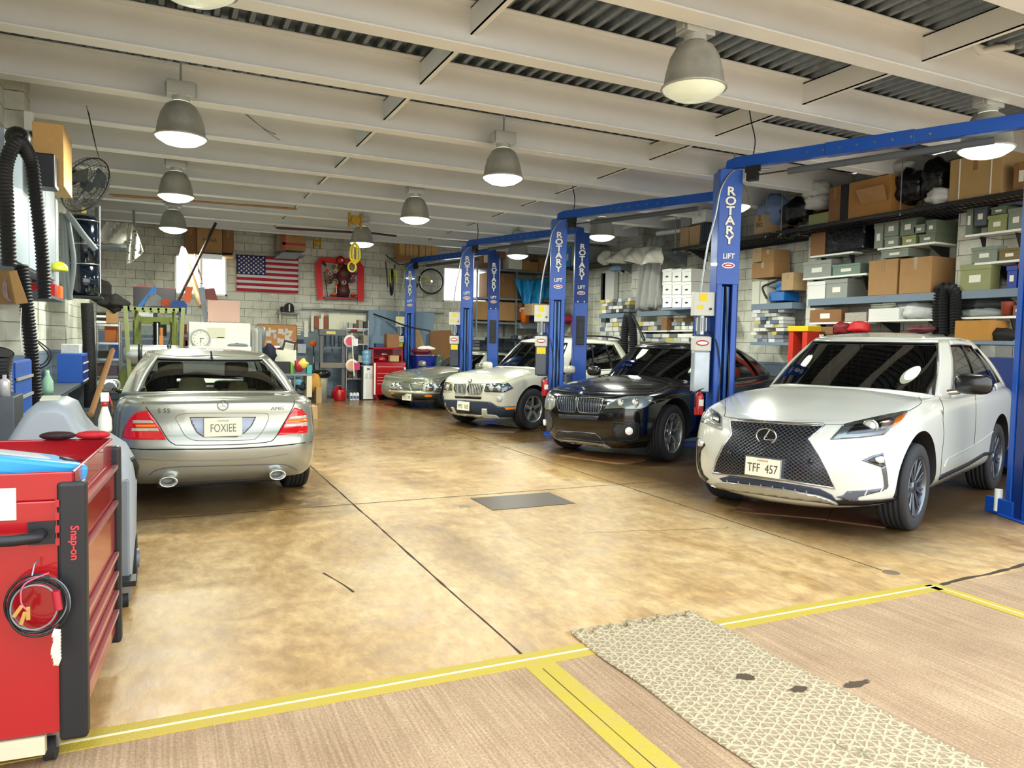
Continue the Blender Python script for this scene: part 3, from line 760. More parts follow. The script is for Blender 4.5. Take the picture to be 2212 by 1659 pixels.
    def seats(s, m, xs, zb=.62, zt=1.12, wy=.36, hd=True, lean=.2, light=None):
        for x in xs:
            for y in (wy, -wy):
                b = MB(); b.obox((x-.02, y, (zb+zt)/2), (.14, .5, zt-zb), (0, -lean, 0)); b.obox((x+.28, y, zb), (.5, .5, .16))
                st = b.build('seat', m, s.r, bevel=.05, seg=3)
                if hd: b = MB(); b.obox((x-.02-math.sin(lean)*.3-.03, y, zt+.13), (.09, .27, .18), (0, -lean, 0)); b.build('headrest', m, st, bevel=.035, seg=3)
    def mirror(s, x, y, z, m, sz=(.12, .24, .15), stalk=m_blk, sides=(1, -1), q=1.0):
        for sd in sides:
            b = MB(); sp = lambda a, h: math.copysign(abs(a/h)**.62*h, a); b.ball((x, sd*(y+.12), z), .1*q, 20, sq=(.75, 1.3, .8), fn=lambda v: Vector((max(v.x, -.02), sp(v.y, .13*q), sp(v.z, .08*q))))
            o = b.build('side_mirror', m, s.r)
            MB().tube([(x+.02, sd*(y-.08), z-.09), (x+.01, sd*(y+.0), z-.075), (x, sd*(y+.06), z-.04)], .028, 8).build('mirror_stalk', stalk, o)
            MB().ball((x-.022, sd*(y+.12), z), .09, 14, sq=(.05, 1.3, .8)).build('mirror_glass', m_mirror, o)
m_tire = mat('#232427', .75, bump=.15, bsc=90, var=.15); m_mirror = mat('#c8ced2', .03, 1.0); m_chrome = mat('#d7dadb', .12, 1.0); m_lens = mat('#cfd4d2', .06, .3, coat=1, var=.35, vs_=22)
m_dark = mat('#0c0d10', .3, coat=.3); m_silver = mat('#b9bbb8', .28, .85); m_amber = mat('#e07a10', .2, coat=1, emis=.25); m_plast = mat('#23262c', .5); m_wht_paint = mat('#d3d4c6', .25, coat=1, name='white_car_paint')
def mesh_grille(kind, ca='#0b0c12', cb='#8b8f99', sc_=16, lo=.72):
    m = bpy.data.materials.new('grille_mesh'); t = NT(m); sep = t.n('SeparateXYZ'); t.set(sep.inputs[0], t.obj())
    Y, Z = sep.outputs[1], sep.outputs[2]
    if kind == 'wave':
        zz = t.math('ADD', t.math('MULTIPLY', Z, sc_*2.2), t.math('MULTIPLY', t.math('PINGPONG', t.math('MULTIPLY', Y, sc_*1.6), .5), 1.1))
        f = t.math('PINGPONG', zz, .5); zz2 = t.math('SUBTRACT', t.math('MULTIPLY', Z, sc_*2.2), t.math('MULTIPLY', t.math('PINGPONG', t.math('MULTIPLY', Y, sc_*1.6), .5), 1.1))
        g = t.math('MAXIMUM', f, t.math('PINGPONG', zz2, .5))
    else:
        a = t.math('ADD', t.math('MULTIPLY', Y, sc_), t.math('MULTIPLY', Z, sc_*1.8)); b = t.math('SUBTRACT', t.math('MULTIPLY', Y, sc_), t.math('MULTIPLY', Z, sc_*1.8))
        g = t.math('MAXIMUM', t.math('PINGPONG', a, .5), t.math('PINGPONG', b, .5))
    mk = t.ramp(g, [(lo*.5, (0, 0, 0, 1)), (lo*.5+.06, (1, 1, 1, 1))])
    t.bsdf(t.mix(mk, lin(ca), lin(cb)), .25, t.math('MULTIPLY', mk, .7), bump=mk, bstr=.8, bdist=.01); return m
def zt(*a): return sorted(a)
# ---- white crossover with the big mesh grille (nearest bay) ----
spec = dict(W=.95, wb=2.79, rw=.38, arch=.455, crown=2.4, zfl=.62,
  rings=[(.80, -3.72, .84, zt((-4, .36), (-2.8, .30), (-.5, .27), (.5, .25), (.9, .19)), 0),
         (.93, -3.86, .93, zt((-4, .45), (-2.8, .40), (0, .38), (.95, .29)), 0),
         (.95, -3.92, .945, zt((-4, .66), (-1.4, .62), (.0, .60), (.95, .56)), 0),
         (.90, -3.92, .945, zt((-4, .94), (-2.8, .92), (0, .85), (.95, .76)), 0),
         (.83, -3.86, .915, zt((-4, 1.10), (-2.6, 1.06), (-1.0, 1.03), (0, .97), (.95, .86)), 0),
         (.72, -3.78, .83, zt((-4, 1.17), (-2.6, 1.13), (-1.0, 1.10), (-.3, 1.08), (.3, .99), (.75, .91)), 0)],
  front=[(0, 0), (.35, .03), (.62, .10), (.80, .22), (.91, .38), (.975, .60), (1, .9)], rear=[(0, 0), (.5, .03), (.8, .12), (.95, .3), (1, .6)],
  zc=zt((-4, 1.18), (-2.6, 1.17), (-.95, 1.18), (-.4, 1.16), (0, 1.09), (.4, 1.0), (.72, .91)),
  gh=[dict(xf=-.40, xr=-3.75, W=.87, front=[(0, 0), (.45, .06), (.8, .24), (.93, .42), (1, .75)], rear=[(0, 0), (.6, .06), (.9, .2), (1, .5)], z=zt((-3.8, 1.16), (-2.6, 1.10), (-1.0, 1.08), (-.45, 1.145))),
      dict(xf=-1.30, xr=-3.05, W=.66, front=[(0, 0), (.45, .03), (.8, .11), (.94, .22), (1, .45)], rear=[(0, 0), (.6, .06), (.9, .2), (1, .5)], z=zt((-3.2, 1.57), (-2.6, 1.64), (-2, 1.66), (-1.3, 1.63)))],
  ghc=-2.1, roofc=zt((-3.1, 1.60), (-2.6, 1.68), (-2, 1.71), (-1.7, 1.705), (-1.3, 1.65)), bulge=.05,
  win=dict(wind=14.4, wt=(.03, .95), side=[(18.6, 31.5, (.08, .9)), (32.3, 43.5, (.08, .9)), (44.0, 48.5, (.14, .84))], rear=56, rt=(.25, .92), glass=glass('#39444c'), sglass=glass('#2a3036')))
lx = Car((5.58, 5.14), R_(-160), 1.02, 'white crossover with huge dark mesh grille, parked on the nearest lift', spec, mat('#cccdc2', .22, coat=1, name='pearl_white_paint'))
lx.wheels(.372, .24, 10, 'v', mat('#6f747a', .28, .85), steer=R_(1), tr=.81)
lx.seal()
# ---- black crossover (second bay) ----
spec = dict(W=.99, wb=2.93, rw=.40, arch=.475, crown=2.6, zfl=.62,
  rings=[(.76, -3.85, .88, zt((-4, .36), (-2.8, .30), (-.5, .27), (.5, .22), (.9, .18)), 0),
         (.86, -3.95, .97, zt((-4, .45), (-2.8, .40), (0, .38), (.95, .34)), 0),
         (.89, -4.0, .985, zt((-4, .66), (-1.4, .62), (.0, .60), (.95, .58)), 0),
         (.87, -4.0, .985, zt((-4, .96), (-2.8, .94), (0, .86), (.95, .78)), 0),
         (.78, -3.95, .96, zt((-4, 1.12), (-2.6, 1.05), (-1.0, 1.01), (0, .96), (.9, .90)), 0),
         (.66, -3.9, .87, zt((-4, 1.18), (-2.6, 1.11), (-1.0, 1.07), (-.3, 1.05), (.3, .99), (.7, .95)), 0)],
  front=[(0, 0), (.35, .02), (.62, .08), (.80, .19), (.91, .36), (.975, .6), (1, .9)], rear=[(0, 0), (.5, .03), (.8, .12), (.95, .3), (1, .6)],
  zc=zt((-4, 1.2), (-2.6, 1.17), (-.8, 1.16), (-.4, 1.14), (0, 1.10), (.4, 1.04), (.66, .96)),
  gh=[dict(xf=-.52, xr=-3.8, W=.88, front=[(0, 0), (.45, .06), (.8, .22), (.93, .40), (1, .7)], rear=[(0, 0), (.6, .06), (.9, .2), (1, .5)], z=zt((-3.8, 1.18), (-2.6, 1.09), (-1.0, 1.05), (-.52, 1.12))),
      dict(xf=-1.38, xr=-2.95, W=.71, front=[(0, 0), (.45, .03), (.8, .10), (.94, .2), (1, .4)], rear=[(0, 0), (.6, .06), (.9, .2), (1, .5)], z=zt((-3.0, 1.50), (-2.6, 1.57), (-2, 1.62), (-1.4, 1.60)))],
  ghc=-2.1, roofc=zt((-3.1, 1.53), (-2.6, 1.62), (-2, 1.68), (-1.7, 1.675), (-1.4, 1.62)), bulge=.05,
  win=dict(wind=14.4, wt=(.03, .95), side=[(18.6, 31.5, (.08, .9)), (32.3, 45, (.08, .9))], rear=54, rt=(.15, .92), glass=glass('#12151a'), sglass=glass('#0c0e12')))
x6 = Car((5.84, 8.9), R_(-157), .965, 'glossy black crossover with twin kidney grille, parked on the second lift', spec, mat('#04050a', .16, coat=.6, name='black_car_paint'))
x6.wheels(.40, .27, 5, 'y', m_silver, steer=R_(4), tr=.83, rr=.72)
x6.seal(r=.007)
# ---- white crossover with dark cladding (third bay) ----
spec = dict(W=.925, wb=2.795, rw=.36, arch=.43, crown=2.8, zfl=.62,
  rings=[(.72, -3.6, .82, zt((-4, .34), (-2.8, .30), (-.5, .27), (.5, .22), (.9, .19)), 0),
         (.80, -3.7, .90, zt((-4, .42), (-2.8, .40), (0, .36), (.95, .34)), 0),
         (.82, -3.76, .92, zt((-4, .66), (-1.4, .60), (.0, .58), (.95, .56)), 0),
         (.80, -3.76, .92, zt((-4, .92), (-2.8, .90), (0, .82), (.95, .76)), 0),
         (.73, -3.7, .90, zt((-4, 1.02), (-2.6, 1.0), (-1.0, .97), (0, .93), (.9, .86)), 0),
         (.62, -3.66, .83, zt((-4, 1.06), (-2.6, 1.05), (-1.0, 1.02), (-.3, 1.0), (.3, .96), (.7, .91)), 0)],
  front=[(0, 0), (.35, .02), (.62, .06), (.80, .15), (.91, .30), (.975, .52), (1, .8)], rear=[(0, 0), (.5, .03), (.8, .1), (.95, .25), (1, .5)],
  zc=zt((-4, 1.08), (-2.6, 1.08), (-.8, 1.1), (-.45, 1.09), (0, 1.05), (.4, .99), (.62, .92)),
  gh=[dict(xf=-.50, xr=-3.65, W=.85, front=[(0, 0), (.45, .05), (.8, .18), (.93, .34), (1, .6)], rear=[(0, 0), (.6, .06), (.9, .16), (1, .4)], z=zt((-3.8, 1.06), (-2.6, 1.03), (-1.0, 1.0), (-.5, 1.08))),
      dict(xf=-1.22, xr=-3.35, W=.64, front=[(0, 0), (.45, .03), (.8, .10), (.94, .2), (1, .4)], rear=[(0, 0), (.6, .06), (.9, .16), (1, .4)], z=zt((-3.4, 1.58), (-2.6, 1.62), (-2, 1.63), (-1.2, 1.59)))],
  ghc=-2.1, roofc=zt((-3.4, 1.62), (-2.6, 1.67), (-2, 1.68), (-1.6, 1.67), (-1.22, 1.62)), bulge=.035,
  win=dict(wind=14.4, wt=(.03, .95), side=[(18.6, 30.5, (.06, .9)), (31.3, 40.5, (.06, .9)), (41.5, 48, (.08, .88))], rear=55, rt=(.2, .92), glass=glass('#93a39c'), sglass=glass('#454e54')))
x3 = Car((5.66, 12.7), R_(-156.5), 1.0, 'white crossover with grey lower bumper and yellowed headlight, parked on the third lift', spec, mat('#cbcabb', .25, coat=1, name='warm_white_paint'))
x3.wheels(.372, .24, 5, 'o', m_silver, steer=R_(-2), tr=.80, rr=.66)
x3.seal(r=.008)
# ---- low silver sedan with four round lamps (far bay) ----
spec = dict(W=.88, wb=2.87, rw=.325, arch=.37, crown=2.0, zfl=.45,
  rings=[(.74, -3.9, .80, zt((-4, .26), (-2.8, .22), (-.5, .20), (.5, .20), (1, .20)), 0),
         (.84, -4.0, .87, zt((-4, .36), (-2.8, .32), (0, .30), (1, .30)), 0),
         (.84, -4.02, .90, zt((-4, .52), (-1.4, .48), (.0, .48), (1, .47)), 0),
         (.78, -4.02, .90, zt((-4, .72), (-2.8, .70), (0, .66), (1, .58)), 0),
         (.77, -3.98, .87, zt((-4, .84), (-2.6, .82), (-1.0, .80), (0, .76), (.9, .70)), 0),
         (.66, -3.9, .78, zt((-4, .90), (-2.6, .89), (-1.0, .87), (-.3, .85), (.3, .80), (.85, .70)), 0)],
  front=[(0, 0), (.35, .02), (.62, .07), (.80, .15), (.91, .28), (.975, .5), (1, .8)], rear=[(0, 0), (.5, .03), (.8, .1), (.95, .25), (1, .5)],
  zc=zt((-4, .90), (-2.6, .93), (-.8, .95), (-.45, .94), (0, .90), (.4, .82), (.8, .71)),
  gh=[dict(xf=-.62, xr=-3.3, W=.80, front=[(0, 0), (.45, .05), (.8, .18), (.93, .34), (1, .6)], rear=[(0, 0), (.6, .06), (.9, .16), (1, .4)], z=zt((-3.8, .90), (-2.6, .88), (-1.0, .86), (-.6, .93))),
      dict(xf=-1.38, xr=-2.65, W=.56, front=[(0, 0), (.45, .03), (.8, .10), (.94, .2), (1, .4)], rear=[(0, 0), (.6, .06), (.9, .16), (1, .4)], z=zt((-2.7, 1.24), (-2, 1.27), (-1.3, 1.25)))],
  ghc=-2.0, roofc=zt((-2.7, 1.27), (-2, 1.32), (-1.6, 1.31), (-1.38, 1.27)), bulge=.035,
  win=dict(wind=14.4, wt=(.03, .95), side=[(18.6, 31, (.06, .9)), (31.8, 44, (.06, .9))], rear=55, rt=(.1, .92), glass=glass('#7d8a86'), sglass=glass('#59625f')))
jg = Car((5.62, 16.9), R_(-156.5), 1.0, 'low silver-green sedan with four round headlamps, parked nearest the back wall', spec, mat('#9c9f8c', .28, .55, coat=1, name='silver_green_paint'))
jg.wheels(.325, .22, 5, 'o', m_silver, steer=R_(0), tr=.76, rr=.66)
jg.seal(r=.008)
# ---- silver sedan seen from behind ----
spec = dict(W=.91, wb=2.965, rw=.335, arch=.385, crown=2.6, zfl=.55,
  rings=[(.78, -3.93, .84, zt((-4, .28), (-2.8, .24), (-.5, .20), (1, .22)), 0),
         (.86, -4.05, .89, zt((-4, .38), (-2.8, .34), (0, .30), (1, .30)), 0),
         (.88, -4.10, .905, zt((-4.1, .60), (-1.4, .52), (.0, .50), (1, .48)), 0),
         (.85, -4.03, .905, zt((-4.1, .80), (-2.8, .76), (0, .70), (1, .60)), 0),
         (.78, -4.02, .885, zt((-4.1, .97), (-2.6, .90), (-1.0, .86), (0, .80), (.9, .68)), 0),
         (.72, -4.0, .85, zt((-4.1, 1.02), (-3.2, .99), (-2.6, .95), (-1.0, .90), (-.3, .87), (.3, .83), (.75, .72)), 0),
         (.68, -3.95, .80, zt((-4.1, 1.045), (-3.2, 1.02), (-2.6, .98), (-1.0, .93), (-.3, .91), (.3, .86), (.75, .74)), 0)],
  front=[(0, 0), (.35, .02), (.62, .08), (.80, .2), (.91, .36), (.975, .6), (1, .9)], rear=[(0, 0), (.35, .01), (.62, .05), (.80, .11), (.91, .22), (.975, .42), (1, .7)],
  zc=zt((-4.1, 1.055), (-3.4, 1.06), (-2.6, 1.04), (-.8, 1.0), (-.45, .98), (0, .93), (.4, .86), (.7, .75)),
  gh=[dict(xf=-.55, xr=-3.42, W=.84, front=[(0, 0), (.45, .05), (.8, .18), (.93, .34), (1, .6)], rear=[(0, 0), (.45, .03), (.75, .10), (.9, .22), (1, .5)], z=zt((-3.5, 1.05), (-2.6, .97), (-1.0, .92), (-.55, .98))),
      dict(xf=-1.35, xr=-2.72, W=.60, front=[(0, 0), (.45, .03), (.8, .10), (.94, .2), (1, .4)], rear=[(0, 0), (.45, .02), (.75, .06), (.9, .13), (1, .35)], z=zt((-2.75, 1.37), (-2, 1.41), (-1.3, 1.38)))],
  ghc=-2.0, roofc=zt((-2.75, 1.395), (-2.3, 1.44), (-2, 1.45), (-1.6, 1.44), (-1.35, 1.40)), bulge=.04,
  win=dict(wind=14.4, wt=(.03, .95), side=[(18.6, 31, (.06, .9)), (31.8, 46, (.06, .9))], rear=57.6, rt=(.04, .94), glass=glass('#eef5f1'), sglass=glass('#39434a')))
mc = Car((.37, 7.95+2.965*.97), R_(91.5), .97, 'silver sedan seen from behind, red tail lamps and twin exhausts', spec, mat('#a9ab9f', .3, .6, coat=1, name='silver_metallic_paint'))
mc.wheels(.335, .245, 5, 'o', m_silver, steer=0, tr=.80, rr=.66)
mc.seal(r=.008)
def Zm(s, ox, oy): return lambda *L: [(ox+x/s, oy+y/s) for x, y in L]
m_gril = mesh_grille('wave', '#07080d', '#767b88', 15, .80); m_hex = mesh_grille('d', '#0a0b10', '#565b66', 26, .74)
m_lamp_in = mat('#3a3f45', .2, .5, coat=1, var=.4, vs_=30); m_seam = mat('#15161a', .6)
m_clear = glass('#e8eeee', .9)
def proj_lamp(c, px, py, r, tilt=(1, 0, .05), mirror=False, par=None):
    c.disc('projector_lens', px, py, r, m_chrome, off=(.012 if c is not lx else 0), prof=[(r*1.25, -.01), (r*1.25, .012), (r*1.05, .018), (r*1.0, .006), (r*.9, .006)], tilt=tilt, mirror=mirror, parent=par)
    c.disc('projector_lens', px, py, r, m_lens, off=(.012 if c is not lx else 0), prof=[(r, .004), (r*.8, .018), (r*.4, .026), (0, .028)], tilt=tilt, mirror=mirror, parent=par)
def badge(c, px, py, r, tilt=None, m1=m_chrome, m2=m_dark, kind='ring', parent=None):
    p, nn = c.hit(px, py); l = c.Ti@p; nl = (c.Ti.to_3x3()@nn).normalized() if tilt is None else Vector(tilt).normalized()
    up = Vector((0, 0, 1)); rt = up.cross(nl).normalized(); up = nl.cross(rt); l = l+nl*.012
    def E(a, rx, ry, k=0): return l+rt*rx*math.cos(a)+up*ry*math.sin(a)+nl*k
    b = MB(); N = 40
    if kind == 'oval':
        b.tube([E(2*math.pi*i/N, r, r*.72) for i in range(N)], r*.075, 8, closed=True)
        b.tube([l+rt*r*x+up*r*y for x, y in ((.35, .66), (.28, .55), (-.12, -.12), (-.22, -.3), (-.1, -.36), (.55, -.32), (.9, -.25))], r*.075, 8)
        o = b.build('badge', m1, parent or c.r); MB().prism([E(2*math.pi*i/N, r*.95, r*.68, -.014) for i in range(N)], nl*.008).build('badge_back', m2, o)
    elif kind == 'star':
        b.tube([E(2*math.pi*i/N, r, r) for i in range(N)], r*.09, 8, closed=True)
        for a in (90, 210, 330):
            a = R_(a); t = Vector(E(a, r, r)); b.prism([E(a+1.57, r*.12, r*.12), E(a-1.57, r*.12, r*.12), t], nl*.004)
        b.build('badge', m1, parent or c.r)
    else:
        b.prism([E(2*math.pi*i/N, r, r, -.006) for i in range(N)], nl*.008); o = b.build('badge', m1, parent or c.r)
        b = MB(); b.prism([E(2*math.pi*i/N, r*.9, r*.9, .002) for i in range(N)], nl*.002, 0)
        for q in range(4): b.prism([l+nl*.004]+[E(R_(90*q+9*i), r*.6, r*.6, .004) for i in range(11)], nl*.002, 1 if q % 2 else 2)
        b.build('badge_face', [m_dark, m_wht, mat('#4a86c8', .4)], o)
def cushion_seats(c, m, xs, **k): c.seats(m, xs, **k)
# ---------- white crossover, nearest ----------
c = lx; A = Zm(5.53, 1480, 840); B = Zm(5.53, 1760, 840); D = Zm(4.607, 1940, 700); Q = Zm(3.022, 1480, 660); S = Zm(5.53, 1620, 700)
gr = [(1578, 909), (1620, 912), (1680, 916), (1730, 919), (1781, 921), (1764, 935), (1747, 949), (1757, 964), (1770, 984), (1788, 1018), (1803, 1054), (1740, 1044), (1700, 1037), (1620, 1029), (1541, 1021), (1550, 992), (1562, 966), (1581, 939)]
g = c.patch('grille', gr, m_gril, off=.006, th=.02)
c.line('grille_surround', gr, mat('#b9bcc0', .2, .9), r=.011, smooth=0, closed=True, off=.008)
c.line('grille_upper_bar', A((530, 375), (800, 392), (1100, 410), (1659, 430)), m_chrome, r=.010, smooth=2, off=.008)
badge(c, 1656.5, 942, .088, tilt=(1, 0, .08), kind='oval', parent=g)
c.disc('parking_sensor', *A((545, 768))[0], .022, m_dark); c.disc('parking_sensor', *A((1500, 868))[0], .022, m_dark)
c.plate(1653, 1009, 'TFF  457', (1, 0, .05), off=.05, ws=.72)
hl = c.patch('headlight', B((182, 608), (262, 528), (345, 435), (480, 400), (800, 330), (1118, 265), (1060, 350), (990, 420), (905, 470), (860, 520), (820, 552), (560, 585), (330, 600)), m_clear, off=.012, th=.01)
c.patch('headlight_housing', B((190, 606), (262, 530), (345, 440), (480, 405), (800, 336), (1108, 270), (1050, 350), (905, 468), (815, 548), (560, 580), (330, 596)), mat('#9aa0a4', .25, .6, coat=.5), off=.004, th=.012, parent=hl)
c.patch('headlight_inner', B((370, 545), (480, 420), (600, 395), (900, 345), (930, 370), (880, 440), (840, 500), (560, 535)), m_dark, off=.007, th=.008, parent=hl)
proj_lamp(c, *B((665, 450))[0], .048, par=hl)
c.patch('reflector_cells', B((800, 395), (900, 365), (920, 395), (880, 440), (840, 475), (785, 480)), mat('#e3b7a4', .2, .5, var=.5, vs_=60), off=.009, th=.006, parent=hl)
c.patch('turn_signal', B((905, 462), (965, 358), (1105, 284), (1045, 365), (940, 460)), m_amber, off=.010, th=.008, parent=hl)
hl = c.patch('headlight', A((270, 212), (330, 250), (400, 290), (445, 340), (446, 500), (330, 455), (178, 385), (190, 320), (225, 255)), mat('#a3a8aa', .2, .6, coat=1, var=.3, vs_=25), off=.006, th=.012)
c.patch('headlight_inner', A((325, 280), (400, 305), (430, 350), (425, 420), (330, 375)), m_dark, off=.009, th=.006, parent=hl)
c.disc('projector_lens', *A((265, 320))[0], .04, m_lens, parent=hl)
c.line('headlight_trim', A((190, 345), (300, 395), (440, 455)), m_chrome, r=.006, parent=hl, off=.008)
fg = c.patch('fog_lamp_bezel', B((558, 857), (680, 800), (815, 765), (830, 850), (842, 915), (795, 935), (700, 905)), mat('#6c7178', .25, .8), off=.006, th=.014)
c.patch('fog_lamp_recess', B((620, 856), (700, 815), (805, 785), (820, 905), (700, 890)), m_dark, off=.009, th=.01, parent=fg)
c.patch('fog_lamp', B((705, 825), (780, 800), (815, 815), (810, 880), (760, 890), (715, 860)), m_lens, off=.016, th=.02, parent=fg)
c.patch('bumper_trim_bar', B((795, 935), (842, 915), (862, 1050), (872, 1165), (845, 1200), (820, 1195), (828, 1150), (815, 1040)), mat('#7b8087', .2, .9), off=.008, th=.012)
c.patch('bumper_corner_vent', B((385, 1222), (600, 1210), (825, 1185), (820, 1215), (600, 1270), (520, 1290), (510, 1340), (400, 1330), (255, 1290), (340, 1270)), mat('#5c626c', .4, .3), off=.006, th=.01)
for q in ((620, 1210, 590, 1265), (800, 1185, 775, 1225)): c.line('vent_rib', B(q[:2], q[2:]), m_wht_paint, r=.006, smooth=0, off=.008)
c.patch('lower_vent', Q((222, 1128), (290, 1110), (450, 1130), (700, 1165), (880, 1195), (960, 1235), (1000, 1290), (940, 1262), (880, 1240), (700, 1205), (450, 1170), (250, 1150)), mat('#2b3446', .4), off=.004, th=.012)
for i in range(8): x = 500+i*135; c.line('vent_rib', A((x, 1085+i*18), (x+10, 1118+i*18)), mat('#8d929a', .3, .5), r=.006, smooth=0, off=.006)
c.patch('lower_lip', Q((155, 1178), (215, 1150), (262, 1150), (450, 1172), (700, 1208), (880, 1243), (940, 1266), (1000, 1303), (900, 1285), (700, 1262), (550, 1240), (300, 1205)), m_silver, off=.010, th=.02)
c.patch('lower_black_trim', Q((1000, 1303), (985, 1270), (1050, 1260), (1150, 1272), (1300, 1262), (1420, 1245), (1430, 1262), (1300, 1285), (1150, 1303)), m_dark, off=.006, th=.012)
c.patch('bumper_corner_vent', A((155, 585), (200, 610), (245, 668), (190, 742), (182, 830), (190, 930), (222, 1020), (285, 1080), (245, 1108), (205, 1060), (165, 960), (145, 860)), m_dark, off=.006, th=.012)
c.disc('fog_lamp', *A((205, 648))[0], .035, m_lens, off=.01)
c.patch('lower_black_trim', A((88, 1040), (150, 1062), (230, 1130), (250, 1160), (180, 1150), (110, 1110)), m_dark, off=.006, th=.012)
c.line('hood_edge', Q((262, 585), (262, 700), (275, 728), (500, 750), (900, 775), (1037, 778)), m_seam, r=.0035, off=0)
c.line('hood_seam', B((1125, 265), (1200, 220), (1258, 182), (1272, 145), (1240, 95)), m_seam, r=.003)
c.line('door_seam', D((370, 680), (430, 770), (450, 850), (445, 950), (455, 1100), (435, 1300), (420, 1500)), m_seam, r=.004, off=0)
c.line('door_seam', D((742, 600), (765, 700), (775, 850), (768, 1030), (755, 1200)), m_seam, r=.004, off=0)
c.line('door_crease', D((460, 1425), (490, 1350), (560, 1310), (750, 1210), (870, 1130), (945, 1070)), mat('#aeb0ae', .35), r=.007)
c.patch('rocker_panel', D((415, 1505), (700, 1370), (860, 1275), (935, 1270), (935, 1300), (860, 1310), (700, 1410), (400, 1555)), m_plast, off=.004, th=.03)
for a, b in (((690, 690), (750, 640)), ((935, 600), (980, 555))):
    P = D(a, ((a[0]+b[0])/2+8, (a[1]+b[1])/2+18), b); c.line('door_handle', P, m_wht_paint, r=.014, off=.025)
c.text('fender_badge', 'F', *D((437, 885))[0], .06, m_dark)
c.mirror(-.85, .98, 1.24, m_dark, stalk=m_chrome, sides=(1,), q=1.2)
c.line('roof_rail', D((250, 145), (290, 95), (360, 75), (560, 68), (700, 110), (800, 180)), m_silver, r=.014, off=.02, b2=True, mirror=True)
c.patch('sunroof', S((915, 146), (1010, 108), (1250, 90), (1600, 84), (2075, 100), (1930, 138), (1600, 136), (1250, 132)), glass('#171b1e'), off=.004, th=.01, b2=True)
for sx, X in ((1, -1.0),): pass
b = MB(); b.box(-1.05, -.62, -.74, .74, .93, 1.06).obox((-.95, 0, .95), (.4, 1.4, .2)); b.build('dashboard', m_plast, c.r, bevel=.04)
MB().tube([(-1.12+.06*math.sin(a)*.3, .38+.19*math.cos(a), 1.05+.19*math.sin(a)) for a in [2*math.pi*i/28 for i in range(28)]], .018, 8, closed=True).cyl((-1.12, .38, 1.05), (-.95, .38, .98), .05, n=12).tube([(-1.12, .2, 1.06), (-1.12, .56, 1.06)], .015, 6).build('steering_wheel', m_blk, c.r)
MB().obox((-1.22, .0, 1.50), (.03, .26, .08)).cyl((-1.2, 0, 1.5), (-1.12, 0, 1.58), .012, n=6).build('rear_view_mirror', m_blk, c.r, bevel=.01)
c.seats(mat('#2c3640', .6), (-1.75, -2.6), zb=.66, zt=1.22)
# ---------- black crossover ----------
c = x6; A = Zm(6.32, 1150, 800)
def kidney(c, A, pts, slats, m_in, m_sl, m_rim, r=.008, rs=.009):
    g = c.patch('kidney_grille', A(*pts), m_in, off=.004, th=.012, grid=3)
    c.line('grille_rim', A(*pts), m_rim, r=r, smooth=2, closed=True, off=.008, parent=g)
    for a, b in slats: c.line('grille_slat', A(a, ((a[0]+b[0])/2-6, (a[1]+b[1])/2), b), m_sl, r=rs, smooth=2, off=.008, parent=g)
    return g
m_slk = mat('#4e5560', .25, .7)
kidney(c, A, [(350, 365), (380, 350), (590, 358), (607, 375), (603, 480), (590, 545), (570, 570), (390, 555), (365, 530), (345, 460)], [((388+30*i, 366+i), (400+26*i, 548+3*i)) for i in range(7)], m_dark, m_slk, mat('#70757c', .25, .8))
kidney(c, A, [(655, 372), (940, 388), (968, 408), (955, 480), (920, 570), (885, 585), (665, 575), (635, 545), (620, 480), (635, 400)], [((675+37*i, 384+2*i), (672+33*i, 568+2*i)) for i in range(8)], m_dark, m_slk, mat('#8b9096', .25, .8))
hl = c.patch('headlight', A((985, 552), (1010, 482), (1060, 432), (1150, 397), (1300, 367), (1500, 362), (1600, 368), (1645, 385), (1620, 440), (1560, 500), (1480, 535), (1300, 540), (1230, 522), (1000, 526)), m_clear, off=.022, th=.01, grid=3)
c.patch('headlight_housing', A((995, 525), (1020, 480), (1065, 437), (1150, 402), (1300, 372), (1500, 367), (1600, 372), (1638, 388), (1615, 438), (1555, 496), (1478, 530), (1300, 535), (1230, 517)), mat('#c2c8c9', .25, .1, coat=1, var=.3, vs_=40), off=.014, th=.01, grid=3, parent=hl)
proj_lamp(c, *A((1210, 455))[0], .040, par=hl); proj_lamp(c, *A((1400, 450))[0], .050, par=hl)
hl = c.patch('headlight', A((190, 310), (250, 318), (320, 390), (305, 500), (262, 540), (105, 515), (130, 430)), mat('#9a9f9c', .15, .5, coat=1, var=.5, vs_=60), off=.006, th=.012, grid=3)
fg = c.patch('fog_lamp_grille', A((1110, 715), (1280, 712), (1430, 715), (1455, 742), (1448, 850), (1438, 942), (1330, 955), (1200, 965), (1170, 940), (1120, 880), (1080, 830)), m_hex, off=.006, th=.014, grid=3)
c.line('fog_lamp_surround', A((1110, 715), (1280, 712), (1430, 715), (1455, 742), (1448, 850), (1438, 942), (1330, 955), (1200, 965), (1170, 940), (1120, 880), (1080, 830)), m_seam, r=.008, smooth=0, closed=True, off=.006)
c.disc('fog_lamp', *A((1320, 826))[0], .052, mat('#e9e6da', .15, .0, coat=1, emis=.2), off=.006, parent=fg, dep=.02)
fg = c.patch('fog_lamp_grille', A((100, 555), (230, 560), (288, 700), (280, 780), (240, 840), (130, 830), (100, 700)), m_hex, off=.005, th=.012, grid=3)
c.disc('fog_lamp', *A((125, 715))[0], .045, mat('#e9e6da', .15, .0, coat=1, emis=.2), off=.006, parent=fg)
c.patch('lower_intake', A((300, 902), (350, 824), (600, 836), (860, 862), (905, 895), (985, 985), (760, 962), (560, 935)), m_hex, off=.005, th=.012, grid=3)
